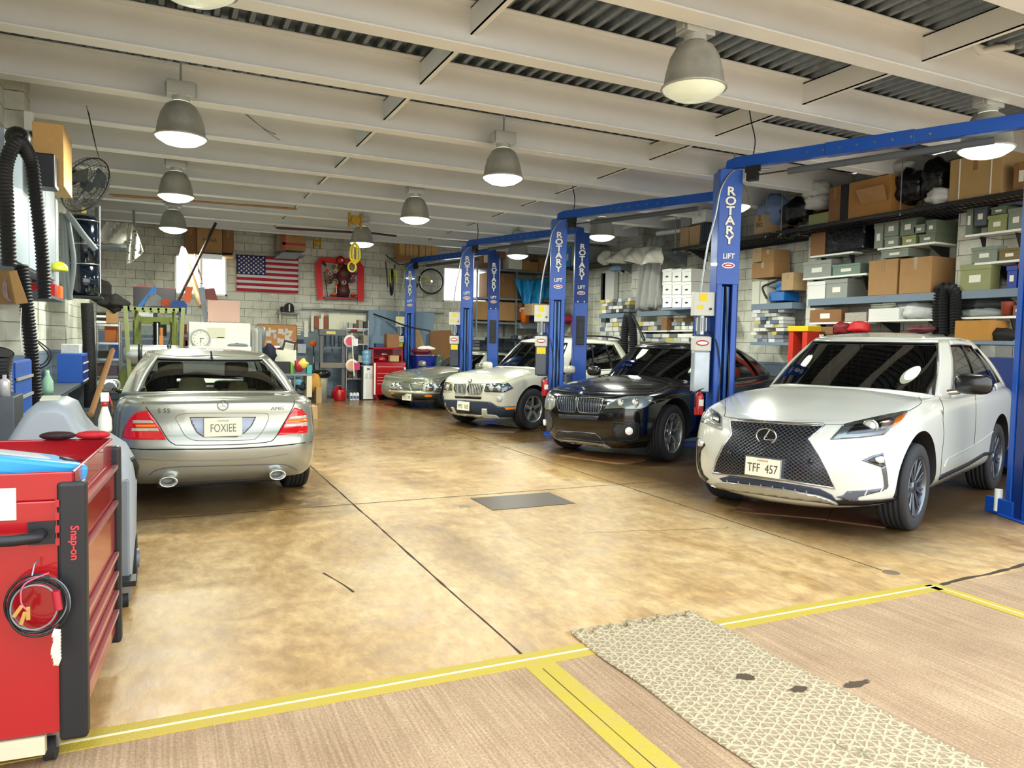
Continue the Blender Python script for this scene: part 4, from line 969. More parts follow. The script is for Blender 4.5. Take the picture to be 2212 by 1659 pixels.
c.line('intake_surround', A((300, 902), (350, 824), (600, 836), (860, 862), (905, 895), (985, 985)), mat('#767b84', .3, .6), r=.005, smooth=0, off=.006)
c.patch('skid_plate', A((335, 935), (600, 955), (970, 1005), (1085, 1068), (850, 1055), (640, 1030), (470, 1005), (420, 985)), m_silver, off=.012, th=.02, grid=3)
c.patch('plate_recess', A((360, 597), (910, 626), (890, 682), (370, 652)), mat('#26303e', .4), off=.004, th=.01, grid=3)
badge(c, *A((672, 318))[0], .041)
c.line('bumper_seam', A((930, 885), (1010, 985), (1200, 1000), (1430, 972), (1610, 945)), m_seam, r=.004, off=0)
c.line('hood_seam', A((350, 345), (480, 330), (640, 340), (1000, 360), (1300, 330), (1650, 300), (1850, 210)), mat('#3a3d46', .3), r=.0035, off=0)
W_ = Zm(4.096, 1140, 660)
c.line('wiper', W_((590, 582), (690, 592), (800, 600)), m_blk, r=.009, b2=True, off=.02, smooth=2); c.line('wiper', W_((925, 588), (1050, 600), (1185, 612)), m_blk, r=.009, b2=True, off=.02, smooth=2)
c.mirror(-.98, 1.0, 1.17, m_dark)
c.seats(m_blk, (-1.75,), zb=.66, zt=1.2)
# ---------- white crossover, third bay ----------
c = x3; A = Zm(7.9, 940, 730)
m_slw = mat('#b9bbb2', .25, .6)
kidney(c, A, [(335, 800), (345, 785), (515, 788), (530, 810), (525, 900), (505, 950), (370, 945), (335, 915), (322, 860)], [((362+25*i, 795), (368+22*i, 938)) for i in range(7)], m_dark, m_slw, m_silver, r=.008, rs=.007)
kidney(c, A, [(575, 800), (600, 790), (800, 800), (822, 815), (810, 880), (770, 955), (740, 962), (590, 955), (555, 930), (545, 860)], [((597+29*i, 800), (590+25*i, 950)) for i in range(8)], m_dark, m_slw, m_silver, r=.008, rs=.010)
def lampset(c, A, out, projs, mh, par=None):
    hl = c.patch('headlight', A(*out), m_clear, off=.020, th=.01, grid=3)
    c.patch('headlight_housing', A(*out), mh, off=.012, th=.01, grid=3, parent=hl)
    for x, y, r in projs: proj_lamp(c, *A((x, y))[0], r, par=hl)
    return hl
hl = lampset(c, A, [(845, 915), (875, 790), (1080, 784), (1190, 790), (1235, 768), (1325, 855), (1160, 935), (1080, 925)], [(965, 850, .055), (1095, 855, .05)], mat('#5d6d7c', .25, .5))
c.patch('turn_signal', A((1160, 840), (1235, 785), (1310, 853), (1170, 920)), mat('#e0dfcf', .15, .2, coat=1), off=.008, th=.006, grid=3, parent=hl)
hl = lampset(c, A, [(130, 885), (140, 762), (160, 750), (295, 770), (298, 892)], [(230, 830, .05)], mat('#9c9b62', .2, .4, var=.4, vs_=50))
c.patch('upper_slot', A((335, 985), (795, 1005), (780, 1048), (345, 1028)), m_dark, off=.004, th=.01, grid=3)
c.disc('fog_lamp', *A((1097, 1037))[0], .05, m_lens, off=.004); c.disc('fog_lamp', *A((120, 975))[0], .04, m_lens, off=.004)
c.patch('lower_bumper', A((105, 1112), (160, 1048), (380, 1055), (660, 1072), (950, 1090), (1060, 1162), (1130, 1172), (1370, 1167), (1358, 1280), (1350, 1380), (1130, 1378), (640, 1340), (180, 1310), (120, 1220)), mat('#2a3648', .5), off=.005, th=.012)
c.patch('bumper_trim', A((275, 1175), (315, 1178), (375, 1285), (800, 1315), (800, 1205), (885, 1205), (895, 1300), (1040, 1315), (1130, 1378), (980, 1372), (640, 1350), (310, 1325), (180, 1310), (175, 1255), (310, 1262)), c.paint, off=.012, th=.014)
c.patch('lower_intake', A((390, 1245), (620, 1255), (795, 1265), (795, 1310), (600, 1300), (395, 1285)), m_dark, off=.010, th=.01)
c.plate(*A((493, 1160))[0], 'PPS  105', (1, 0, .05), off=.02, ws=.72, top=None)
c.patch('side_reflector', A((1180, 1185), (1370, 1180), (1355, 1217), (1210, 1227)), m_amber, off=.010, th=.014, grid=3)
badge(c, *A((603, 740))[0], .04)
c.line('hood_seam', A((150, 745), (300, 770), (560, 775), (850, 780), (1080, 780), (1300, 720), (1500, 650), (1700, 600)), mat('#8d8f84', .5), r=.004, off=0)
c.mirror(-.85, .93, 1.08, c.paint)
b = MB(); b.box(-1.0, -.66, -.7, .7, .9, 1.02); b.build('dashboard', mat('#3b4246', .7), c.r, bevel=.04)
c.seats(mat('#77806f', .7), (-1.7, -2.5), zb=.62, zt=1.15)
for sd in (1, -1): MB().tube(cat_rom([(-1.5, sd*.66, 1.63), (-1.6, sd*.65, 1.71), (-2.4, sd*.64, 1.73), (-3.1, sd*.63, 1.70), (-3.25, sd*.63, 1.63)], 5), .018, 8).build('roof_rail', m_blk, c.r)
# ---------- low silver sedan ----------
c = jg; A = Zm(10.37, 830, 740)
c.patch('grille', A((375, 910), (560, 915), (580, 950), (585, 1055), (420, 1045), (385, 1000)), mat('#6f7264', .4, .6, var=.2, vs_=90), off=.004, th=.01, grid=2.5)
c.patch('grille', A((600, 925), (850, 930), (868, 950), (865, 1060), (640, 1065), (615, 1020)), mat('#6f7264', .4, .6, var=.2, vs_=90), off=.004, th=.01, grid=2.5)
c.line('grille_surround', A((350, 890), (570, 885), (860, 915), (885, 940), (880, 1090), (620, 1095), (430, 1070), (370, 1010)), m_chrome, r=.012, smooth=2, closed=True, off=.006)
c.line('grille_divider', A((575, 890), (590, 960), (605, 1090)), m_chrome, r=.012, off=.008)
for x, y, r in ((228, 965, .075), (322, 972, .068), (1000, 1010, .075), (1150, 1015, .085)):
    px, py = A((x, y))[0]; l, nl = c.disc('headlight', px, py, r, m_chrome, prof=[(r*1.2, -.1), (r*1.2, .06), (r, .065), (r*.92, .05)], tilt=(1, 0, .15))
    c.disc('headlight_lens', px, py, r*.92, m_lens, tilt=(1, 0, .15), dep=.05); c.disc('headlight_bulb', px, py, r*.3, m_dark, tilt=(1, 0, .15), dep=.062)
c.line('bumper_blade', A((125, 1085), (400, 1102), (880, 1130), (1240, 1118)), mat('#c4c3b0', .25, .3, coat=1), r=.035, off=.0)
c.patch('lower_bumper', A((140, 1140), (400, 1145), (860, 1165), (1235, 1135), (1245, 1365), (900, 1380), (500, 1345), (290, 1270), (190, 1200)), mat('#4d5049', .4, .3), off=.004, th=.01, grid=3)
c.patch('lower_intake', A((660, 1230), (880, 1240), (960, 1270), (950, 1320), (700, 1300)), m_dark, off=.008, th=.01, grid=3)
c.patch('turn_signal', A((890, 1195), (960, 1168), (1080, 1180), (1060, 1215), (930, 1220)), m_amber, off=.010, th=.012, grid=2); c.patch('turn_signal', A((140, 1120), (215, 1110), (220, 1145), (160, 1150)), m_amber, off=.010, th=.012, grid=2)
c.plate(*A((528, 1218))[0], 'UCJ 799', (1, 0, .05), off=.03, ws=.68, top=None)
MB().tube([(.58, 0, .78), (.60, 0, .83), (.66, 0, .845)], .012, 6).tube([(.48, 0, .84), (.58, 0, .835), (.68, 0, .86)], .014, 6).build('hood_ornament', m_chrome, c.r)
for x0 in (300, 390): pass
c.line('hood_crease', A((880, 900), (1050, 830), (1350, 760)), mat('#6f7264', .4), r=.006, off=-.002); c.line('hood_crease', A((380, 870), (600, 790), (1200, 700)), mat('#8d9081', .4), r=.005, off=-.002)
c.mirror(-.85, .9, .97, c.paint)
b = MB(); b.box(-1.1, -.75, -.66, .66, .75, .88); b.build('dashboard', mat('#5b5b4c', .7), c.r, bevel=.04)
c.seats(mat('#6b6b58', .7), (-1.75, -2.5), zb=.45, zt=.95)
# ---------- silver sedan from behind ----------
c = mc; A = Zm(3.606, 220, 640); B = Zm(7.54, 250, 740)
m_tail = mat('#c8101c', .12, .0, coat=1, emis=.12); m_tailw = mat('#d6cdbd', .12, .2, coat=1)
tl = c.patch('tail_light', B((525, 1105), (430, 1115), (320, 1150), (240, 1220), (190, 1310), (130, 1450), (115, 1550), (240, 1580), (530, 1585), (830, 1585), (700, 1370), (600, 1210)), m_tail, off=.008, th=.016)
for q, m in (([(295, 1262), (590, 1266), (622, 1315), (285, 1318)], m_tailw), ([(330, 1340), (640, 1338), (658, 1372), (340, 1376)], m_amber), ([(275, 1398), (680, 1398), (710, 1445), (262, 1445)], m_tailw)):
    c.patch('reflector_strip', B(*q), m, off=.012, th=.008, grid=3, parent=tl)
tl = c.patch('tail_light', A((1500, 868), (1555, 880), (1590, 925), (1600, 1000), (1597, 1065), (1480, 1075), (1365, 1085), (1400, 1020), (1450, 935)), m_tail, off=.008, th=.016)
for q, m in (([(1464, 936), (1588, 928), (1592, 950), (1452, 960)], m_tailw), ([(1440, 967), (1594, 957), (1596, 974), (1432, 984)], m_amber), ([(1427, 992), (1597, 982), (1596, 1010), (1414, 1018)], m_tailw)):
    c.patch('reflector_strip', A(*q), m, off=.012, th=.008, grid=3, parent=tl)
c.line('trunk_seam', A((275, 750), (350, 870), (430, 980), (510, 1110), (560, 1150), (620, 1160), (1000, 1156), (1280, 1137), (1350, 1100), (1410, 1000), (1480, 880), (1500, 815), (1472, 750)), m_seam, r=.004, off=0)
pr = c.patch('plate_recess', A((685, 945), (940, 943), (1200, 942), (1165, 1010), (1110, 1065), (1050, 1095), (920, 1096), (790, 1095), (740, 1060), (700, 990)), mat('#8d93a3', .35, .5), off=.003, th=.01)
c.line('recess_trim', A((685, 945), (940, 943), (1200, 942), (1165, 1010), (1110, 1065), (1050, 1095), (790, 1095), (740, 1060), (700, 990)), mat('#6d6a60', .4, .5), r=.004, smooth=0, closed=True, off=.004)
c.line('trunk_crease', A((1290, 915), (1150, 910), (700, 912), (600, 926), (575, 952), (600, 1000), (640, 1075), (690, 1112), (780, 1125), (1140, 1120), (1210, 1098), (1262, 1035), (1300, 950), (1290, 915)), mat('#8a8779', .4, .4), r=.003, off=0)
c.plate(481.5, 922.5, 'FOXIEE', (-1, 0, .12), col='#e9ead2', tc='#6d685c', off=.03, ws=.66, topc='#8f8a74', rim=mat('#bfb9a4', .3, .6))
badge(c, 481.5, 875.5, .045, kind='star', m1=mat('#85867c', .2, .9))
c.text('model_lettering', 'S 55', 354.5, 887.5, .055, mat('#7d7d72', .25, .8), wscale=1.1); c.text('model_lettering', 'AMG', 599.5, 882.5, .045, mat('#7d7d72', .25, .8), wscale=1.25)
c.line('bumper_seam', A((140, 1170), (300, 1192), (600, 1192), (1000, 1186), (1380, 1164), (1632, 1134)), m_seam, r=.006, off=0)
c.line('bumper_groove', A((250, 1262), (600, 1280), (1100, 1270), (1450, 1228)), mat('#86867e', .4, .5), r=.005, off=0)
c.line('valance_seam', A((370, 1395), (430, 1352), (600, 1328), (1000, 1318), (1360, 1308), (1450, 1320), (1520, 1356)), mat('#55565a', .5), r=.005, off=0)
def lp(c, px, py, X):   # photo ray met with the car-local plane x = X
    a = c.Ti@CAM; d = (c.Ti@(CAM+ray(px, py)))-a; t = (X-a.x)/d.x; return a+d*t
for px, py in (A((518, 1445))[0], A((1368, 1391))[0]):
    q = lp(c, px, py, -4.06); b = MB(); n = 24
    def el(x, s_): return [(x, q.y+.075*s_*math.cos(2*math.pi*i/n), q.z+.047*s_*math.sin(2*math.pi*i/n)) for i in range(n)]
    vs = el(-4.08, .95)+el(-4.07, 1.05)+el(-3.8, 1.0)+el(-4.07, .78)+el(-3.85, .75); fs = []
    for a_, b_ in ((0, 1), (1, 2), (0, 3), (3, 4)): fs += [(a_*n+i, a_*n+(i+1) % n, b_*n+(i+1) % n, b_*n+i) for i in range(n)]
    b.add(vs, fs, 0, True); b.add(el(-3.86, .76), [list(range(n))], 1); b.build('exhaust_pipe', [m_chrome, m_blk], c.r)
    MB().ball((-3.85, q.y, q.z-.005), .1, 16, sq=(1.2, 1.15, .62)).build('exhaust_housing', mat('#8f8d84', .5, .5), c.r)
MB().obox((-3.5, 0, .27), (.6, 1.1, .12)).build('underbody_tray', m_plast, c.r, bevel=.03)
q = lp(c, 453, 772, -2.75); MB().prism([(q.x-.05, -.008, q.z-.02), (q.x+.05, -.012, q.z-.02), (q.x+.03, -.004, q.z+.03), (q.x-.005, 0, q.z+.065)], (0, .016, 0)).build('roof_antenna', m_dark, c.r)
c.mirror(-.9, .9, .98, c.paint)
MB().box(-3.36, -2.72, -.72, .72, .97, 1.03).build('parcel_shelf', mat('#2e3a40', .8), c.r, bevel=.01)
c.seats(m_blk, (-1.6,), zb=.5, zt=1.08, hd=True)
b = MB(); b.obox((-2.66, 0, .75), (.14, 1.5, .5)); b.build('rear_seat', m_blk, c.r, bevel=.04)
for y in (.48, -.48): MB().obox((-2.62, y, 1.13), (.09, .30, .2)).build('headrest', m_blk, c.r, bevel=.04)
b = MB(); b.box(-1.1, -.7, -.7, .7, .85, .97); b.build('dashboard', m_plast, c.r, bevel=.04)
# hats and things lying on the parcel shelf
def on_shelf(px, py, z=.955):
    a = c.Ti@CAM; d = (c.Ti@(CAM+ray(px, py)))-a; t = (z-a.z)/d.z; return c.T@(a+d*t)
m_straw = mat('#f0f0cc', .8, var=.15, vs_=30)
def hat(p, m, r, h, label, nm='straw_hat'):
    MB().lathe([(r, .012), (r*.9, .0), (r*.52, .012), (r*.5, h*.6), (r*.42, h*.95), (r*.2, h), (0, h*.97)], p+Vector((0, 0, .014)), n=32).build(nm, m, label=label, cat='hat', solid=.003)
p0 = c.T@Vector((-2.98, .20, 1.03)); hat(p0, m_straw, .24, .13, 'wide-brimmed pale straw hat on the parcel shelf behind the rear glass')
p1 = c.T@Vector((-3.0, -.24, 1.03)); hat(p1, mat('#cfc79c', .8), .17, .09, 'smaller cream hat beside the wide straw hat behind the rear glass')
# ================= helpers for things placed against planes =================
def QY(px0, py0, px1, py1, Y):
    a = pY(px0, (py0+py1)/2, Y); b = pY(px1, (py0+py1)/2, Y); m = (px0+px1)/2
    return a.x, b.x, pY(m, py1, Y).z, pY(m, py0, Y).z
def QX(px0, py0, px1, py1, X):
    a = pX(px0, (py0+py1)/2, X); b = pX(px1, (py0+py1)/2, X); m = (px0+px1)/2
    ya, yb = sorted((a.y, b.y)); return ya, yb, pX(m, py1, X).z, pX(m, py0, X).z
SUP = []
def snap(x, y, z, tol=.09):
    c = [t for (x0, x1, y0, y1, t) in SUP if x0-.05 <= x <= x1+.05 and y0 <= y <= y1 and abs(t-z) < tol]
    return min(c, key=lambda t: abs(t-z))+.001 if c else z
def pil(y0, y1, back):
    for i in range(6):
        c = 6.68+2.68*i
        if y1 > c-.2 and y0 < c+.21: return min(back, 10.12)
    return back
def boxY(nm, px0, py0, px1, py1, Y, dep, m, label=None, cat=None, bevel=.004, z0=None, **k):
    x0, x1, a, b = QY(px0, py0, px1, py1, Y); a = a if z0 is None else z0
    return MB().box(x0, x1, Y, Y+dep, a, b).build(nm, m, label=label, cat=cat, bevel=bevel, **k)
m_card = mat('#a37d50', .8, var=.16, vs_=7, name='cardboard'); m_card2 = mat('#87603c', .8, var=.18, vs_=6); m_card3 = mat('#b59870', .8, var=.14, vs_=7); m_tape = mat('#8f6a3c', .35); m_wood = mat('#9a7445', .7, var=.3, vs_=18)
m_ltwood = mat('#c9a05e', .5, var=.15, vs_=20); m_pap = mat('#e4e2d4', .8); m_bl = mat('#1d57b5', .45, var=.1); m_bldk = mat('#0c1f7a', .4); m_rcart = mat('#a3121b', .22, coat=.7, var=.06); m_chr = mat('#c8cbcb', .2, .9)
m_gpl = mat('#9aa2a8', .5, var=.05); m_hose = mat('#18191c', .6, var=.2); m_tq = mat('#2a8fc4', .35, var=.05); m_orange = mat('#ef6c12', .4); m_green = mat('#35a05a', .4); m_pallet = mat('#c09a62', .75, var=.25, vs_=14)
m_gr2 = mat('#7c8489', .45, .3, var=.12); m_ddk = mat('#1d1a18', .8, var=.4, vs_=12); m_cloth = mat('#c9c9c2', .8, bump=.3, var=.1); m_plastic_clear = mat('#b9c3c4', .25, var=.2)
def carton(x0, x1, y0, y1, z0, z1, m, label, group=None, face='Y', tape=True, mark=None, cat='box', nm='cardboard_box', lab=False):
    o = MB().box(x0, x1, y0, y1, z0, z1).build(nm, m, label=label, cat=cat, group=group, bevel=.006)
    inv = o
    if tape:
        if face == 'Y': xm = (x0+x1)/2; b = MB().box(xm-.03, xm+.03, y0-.002, y0+.001, z1-(z1-z0)*.35, z1).box(xm-.03, xm+.03, y0, y1, z1-.001, z1+.002)
        else: ym = (y0+y1)/2; b = MB().box(x0-.002, x0+.001, ym-.03, ym+.03, z1-(z1-z0)*.35, z1).box(x0, x1, ym-.03, ym+.03, z1-.001, z1+.002)
        b.build('tape', m_tape, o, world=True)
    if lab:
        if face == 'Y': MB().box(x0+(x1-x0)*.15, x0+(x1-x0)*.45, y0-.003, y0+.001, z0+(z1-z0)*.3, z0+(z1-z0)*.65).build('paper_label', m_pap, o, world=True)
        else: MB().box(x0-.003, x0+.001, y0+(y1-y0)*.35, y0+(y1-y0)*.65, z0+(z1-z0)*.3, z0+(z1-z0)*.7).build('paper_label', m_pap, o, world=True)
    if mark:
        txt, sz, c = mark; zc = (z0+z1)/2
        if face == 'Y': text_mb(txt, sz, ((x0+x1)/2, y0-.001, zc), (1, 0, 0), (0, 0, 1)).build('lettering', c, o, world=True)
        else: text_mb(txt, sz, (x0-.001, (y0+y1)/2, zc), (0, -1, 0), (0, 0, 1)).build('lettering', c, o, world=True)
    return o
def corrugated(pts, r, n=18, pitch=.03):
    """ribbed hose along a path"""
    P = cat_rom(pts, 16); Ls = [0]
    for a, b in zip(P, P[1:]): Ls.append(Ls[-1]+(b-a).length)
    L = Ls[-1]; N = int(L/(pitch/2)); Q = []; j = 0
    for i in range(N+1):
        s = L*i/N
        while j < len(Ls)-2 and Ls[j+1] < s: j += 1
        t = (s-Ls[j])/max(1e-9, Ls[j+1]-Ls[j]); Q.append(P[j].lerp(P[j+1], t))
    b = MB().tube(Q, r, n, rf=lambda u: 1.0 if int(round(u*N)) % 2 else .78); b.s = [False]*len(b.s); return b
# ================= RED TOOL CART (near left) =================
ca = math.atan2(.066, .90); rc = root('tool_cart', (-.285, 2.97, 0), 'big red rolling tool cart with black corner bumpers in the near corner', 'tool cart', rz=-ca)
# local: +y = away along drawer side, +x towards the drawers side face
CL, CWd, zt_, zb_ = .92, .62, 1.07, .14
b = MB(); b.box(-CWd, 0, 0, CL, zb_, zt_-.10).box(-CWd, 0, 0, .015, zt_-.1, zt_).box(-CWd, 0, CL-.015, CL, zt_-.1, zt_).box(-.015, 0, 0, CL, zt_-.1, zt_).box(-CWd, -CWd+.015, 0, CL, zt_-.1, zt_)
b.build('cabinet_body', m_rcart, rc, bevel=.006)
ds = [(.80, .955), (.56, .79), (.47, .55), (.38, .46), (.29, .37), (.17, .28)]
for a, c_ in ds:
    d = MB().box(-.002, .014, .07, CL-.07, a, c_).build('drawer', m_rcart, rc, bevel=.004)
    MB().box(.012, .03, .07, CL-.07, c_-.018, c_).build('drawer_pull', mat('#c98a86', .25, .6), d)
for y0 in (-.012, CL-.05):
    o = MB().box(-.055, .035, y0, y0+.062, zb_-.03, zt_-.035).build('corner_bumper', m_blk, rc, bevel=.014, seg=3)
    bb = MB()
    for k in range(4): bb.box(-.058, -.045, y0-.004, y0+.03, zt_-.12-k*.045, zt_-.095-k*.045)
    bb.build('groove', m_rcart, o)
text_mb('Snap-on', .036, (.0, -.0135, .82), (0, 0, -1), (1, 0, 0), None, 0, .002, 1.05, bold=.02).build('lettering', mat('#c8323a', .5), rc)
MB().tube([(-.60, -.0, .86), (-.60, -.06, .86), (-.56, -.09, .86), (-.16, -.09, .86), (-.10, -.07, .86), (-.10, -.0, .86)], .019, 12).box(-.14, -.06, -.008, 0, .82, .9).build('push_handle', m_blk, rc)
MB().box(-.32, -.175, -.004, 0, .91, 1.02).build('paper_label', mat('#e4e3cc', .7), rc)
MB().box(-.36, -.10, -.004, .03, zb_-.07, zb_-.005).build('bracket', mat('#c9bfa2', .5), rc)
def caster(x, y, r, par, h=.13):
    MB().cyl((x-.018, y, r), (x+.018, y, r), r, n=18).build('caster_wheel', m_rub, par); MB().box(x-.028, x+.028, y-.02, y+.03, r, h).build('caster_fork', m_steel, par)
for x, y in ((-.1, .1), (-.5, .1), (-.1, .8), (-.5, .8)): caster(x, y, .05, rc, zb_)
# hung cable coil
cc = Vector((-.108, -.035, .645)); lb = root('cable_coil', mwof(rc)@cc, 'black coiled test cable hanging on the front of the red tool cart', 'cable')
TT = Matrix.Rotation(-ca, 4, 'Z')
for k in range(7):
    rr = .085+rnd.uniform(-.012, .012); oy = -.012*k*.5; ox = rnd.uniform(-.008, .008); oz = rnd.uniform(-.01, .01)
    MB(TT).tube([(ox+rr*math.cos(a)*.93, oy+.004*math.sin(3*a+k), oz-.02+rr*1.05*math.sin(a)) for a in [2*math.pi*i/40 for i in range(40)]], .0042 if k % 3 else .003, 6, closed=True).build('cable_loop', m_blk if k % 3 else mat('#7b7f80', .5), lb)
MB(TT).tube([(-.0, .02, .125), (-.005, -.02, .12), (-.01, -.03, .085)], .003, 6).build('hook', m_steel, lb)
MB(TT).cyl((.062, -.045, .03), (.070, -.045, -.035), .013, n=10).build('cable_plug', mat('#a31c2c', .4), lb)
for k, (x, z) in enumerate(((-.05, -.03), (-.035, -.055), (-.02, -.04))):
    MB(TT).obox((x, -.04, z), (.013, .012, .045), (0, .6-.3*k, 0)).build('test_clip', mat('#c79a58', .35, .6), lb, bevel=.002)
MB(TT).tube(cat_rom([(.04, -.03, .09), (-.03, -.04, .06), (-.04, -.04, .0), (-.02, -.045, -.03)], 6), .003, 6).build('pink_lead', mat('#c2566c', .5), lb)
b = MB(TT)
for k in range(9): b.cyl((.055+.004*math.sin(k), -.06, -.11-k*.012), (.075, -.06, -.115-k*.012), .016, n=8)
b.build('wire_wrap', mat('#cfc9b4', .7), lb)
# things in the cart's top tray
Tc = mwof(rc)
def oncart(fn, nm, m, label, cat, **k):
    b = MB(Tc); fn(b); return b.build(nm, m, label=label, cat=cat, **k)
zt0 = zt_-.10
r = root('tool_case', Tc@Vector((-.26, .20, zt0+.07)), 'bright blue plastic tool case lying in the top of the red cart', 'tool case', rz=-ca)
MB().obox((0, 0, .04), (.46, .34, .07), (0, .22, .5)).build('case_shell', m_tq, r, bevel=.018, seg=3)
MB().obox((.0, -.02, .078), (.28, .15, .012), (0, .22, .5)).build('recessed_panel', mat('#a7a49b', .5), r, bevel=.006); MB().obox((.19, .06, .03), (.035, .07, .02), (0, .22, .5)).build('latch', m_blk, r, bevel=.004)
oncart(lambda b: b.ball((-.16, .42, zt0+.026), .05, 16, sq=(1.9, .7, .5)), 'glasses_case', m_blk, 'black oval case lying in the tray of the red cart', 'case')
for k, lbx in enumerate(('left one of two', 'right one of two')):
    oncart(lambda b: b.cyl((-.09+.035*k, .55, zt0+.0), (-.09+.035*k, .55, zt0+.05), .015, n=14).cyl((-.09+.035*k, .55, zt0+.05), (-.09+.035*k, .55, zt0+.055), .009, n=14), 'socket', mat('#1a62c8', .2, .6), 'blue anodised socket standing in the red cart, '+lbx, 'socket', group='blue sockets in the cart')
for k, lbx in enumerate(('left', 'right')):
    x = -.22+.14*k; oncart(lambda b: b.ball((x, CL-.02, zt_+.018), .045, 14, sq=(1.6, .8, .45)).ball((x+.03, CL-.03, zt_+.02), .03, 12, sq=(1.5, .8, .6)), 'work_glove', mat('#b3131e' if k else '#2a0d10', .7, var=.4, vs_=40), '%s work glove draped on the far rim of the red cart' % ('crimson right-hand' if k else 'dark left-hand'), 'glove')
# ================= GREY PLASTIC DRAIN CADDY =================
r = root('drain_caddy', (-.52, 5.05, 0), 'tall grey plastic wheeled drain caddy with sloping hood behind the red cart', 'drain caddy')
prof = [(-.42, .10), (-.42, .62), (-.38, .74), (-.26, .96), (-.17, 1.12), (-.12, 1.165), (-.02, 1.17), (.04, 1.14), (.08, 1.05), (.13, .98), (.22, .93), (.30, .87), (.345, .78), (.36, .62), (.355, .30), (.34, .10)]
b = MB()
n = len(prof); ys = [(-.30, .90), (-.27, .97), (-.2, 1.0), (.2, 1.0), (.27, .97), (.30, .90)]; vs = []
for (y, s_) in ys: vs += [(-.05+(x+.05)*s_, y, .6+(z-.6)*s_) for x, z in prof]
b.add(vs, [(i*n+k, i*n+(k+1) % n, (i+1)*n+(k+1) % n, (i+1)*n+k) for i in range(len(ys)-1) for k in range(n)], 0, True)
b.add(vs, [list(range(n)), list(range((len(ys)-1)*n, len(ys)*n))], 0, False); b.build('tank', m_gpl, r, weld=True, bevel=.012, seg=2)
MB().obox((-.075, -.06, 1.175), (.09, .13, .01), (.1, 0, 0)).build('paper_label', mat('#cdd0b8', .6), r)
MB().box(.24, .335, -.302, -.28, .12, .72).build('side_rib', m_gr2, r, bevel=.01); MB().tube([(.3, -.1, .78), (.34, -.05, .8), (.36, .05, .74), (.35, .1, .66)], .02, 10).build('grab_handle', m_blk, r)
MB().cyl((.26, .1, .15), (.36, .1, .15), .15, n=28).build('wheel', m_tire, r); MB().cyl((-.44, .1, .15), (-.36, .1, .15), .15, n=28).build('wheel', m_tire, r)
MB().cyl((.355, .1, .15), (.375, .1, .15), .06, n=16).build('wheel_hub', m_gr2, r)
MB().box(.22, .37, -.42, -.28, .13, .16).box(.22, .26, -.42, .1, .10, .14).build('caster_arm', m_blk, r); MB().cyl((.29, -.36, .042), (.33, -.36, .042), .042, n=18).build('caster_wheel', m_rub, r); MB().box(.275, .345, -.375, -.345, .04, .13).build('caster_fork', m_steel, r)
# spray bottle and red handle on it
p = pY(227, 932, 5.05)
r = root('spray_bottle', p, 'white spray bottle with red trigger standing on the grey caddy', 'spray bottle', sc_=.76)
MB().lathe([(0, 0), (.045, 0), (.05, .02), (.048, .10), (.03, .16), (.02, .20)], n=20).build('bottle', mat('#e4e3d2', .4), r); MB().lathe([(.022, .2), (.024, .2), (.024, .23), (.018, .235)], n=16).build('collar', m_red, r)
MB().box(-.03, .03, -.015, .015, .235, .31).build('spray_head', mat('#e9e4d6', .4), r, bevel=.008); MB().obox((.04, 0, .245), (.012, .016, .09), (0, -.25, 0)).build('trigger', m_red, r, bevel=.003)
p_, q_ = pY(196, 896, 5.15), pY(243, 757, 5.6); MB().cyl(p_, q_, .017, n=12).cyl(q_, q_+(q_-p_).normalized()*.02, .008, n=8).build('broom_handle', mat('#9a7244', .5, var=.15), label='bare wooden pole leaning out of the grey drain caddy', cat='pole')
MB().cyl((-.235, 4.9, .0), (-.225, 4.93, .80), .022, n=12).ball((-.225, 4.93, .80), .022, 12).build('red_bar', m_red, label='short red bar standing between the grey caddy and the silver sedan', cat='bar')
# ================= LEFT WALL UNITS =================
XF = -1.0
def unitX(nm, px0, py0, px1, py1, Xf, Xb, m, label, cat, bevel=.006, z0=None, **k):
    y0, y1, a, b_ = QX(px0, py0, px1, py1, Xf); a = a if z0 is None else z0
    o = MB().box(Xb, Xf, y0, y1, a, b_).build(nm, m, label=label, cat=cat, bevel=bevel, **k); return o, (y0, y1, a, b_)
# steel locker, closest
MB().box(-1.42, -.95, 6.15, 6.52, 0, 1.10).build('steel_cabinet', mat('#5d636a', .4, .5, var=.35, vs_=5), label='scuffed grey steel cabinet in front of the blue drawers by the left wall', cat='cabinet', bevel=.008)
# blue drawer cabinet with label strips
r = root('drawer_cabinet', (-1.28, 7.0, 0), 'tall blue small-parts drawer cabinet with grey label strips', 'drawer cabinet')
MB().box(-.25, .25, -.35, .45, .55, 1.33).build('cabinet_body', m_bl, r, bevel=.006); MB().box(-.22, .22, -.3, .4, 0, .55).build('wooden_stand', m_wood, r)
for k in range(5):
    z = .58+k*.15; MB().box(.25, .262, -.32, .42, z+.02, z+.14).build('drawer', m_bl, r, bevel=.004); MB().box(.262, .275, -.32, .42, z, z+.022).build('label_strip', mat('#a6a294', .6, var=.3, vs_=60), r)
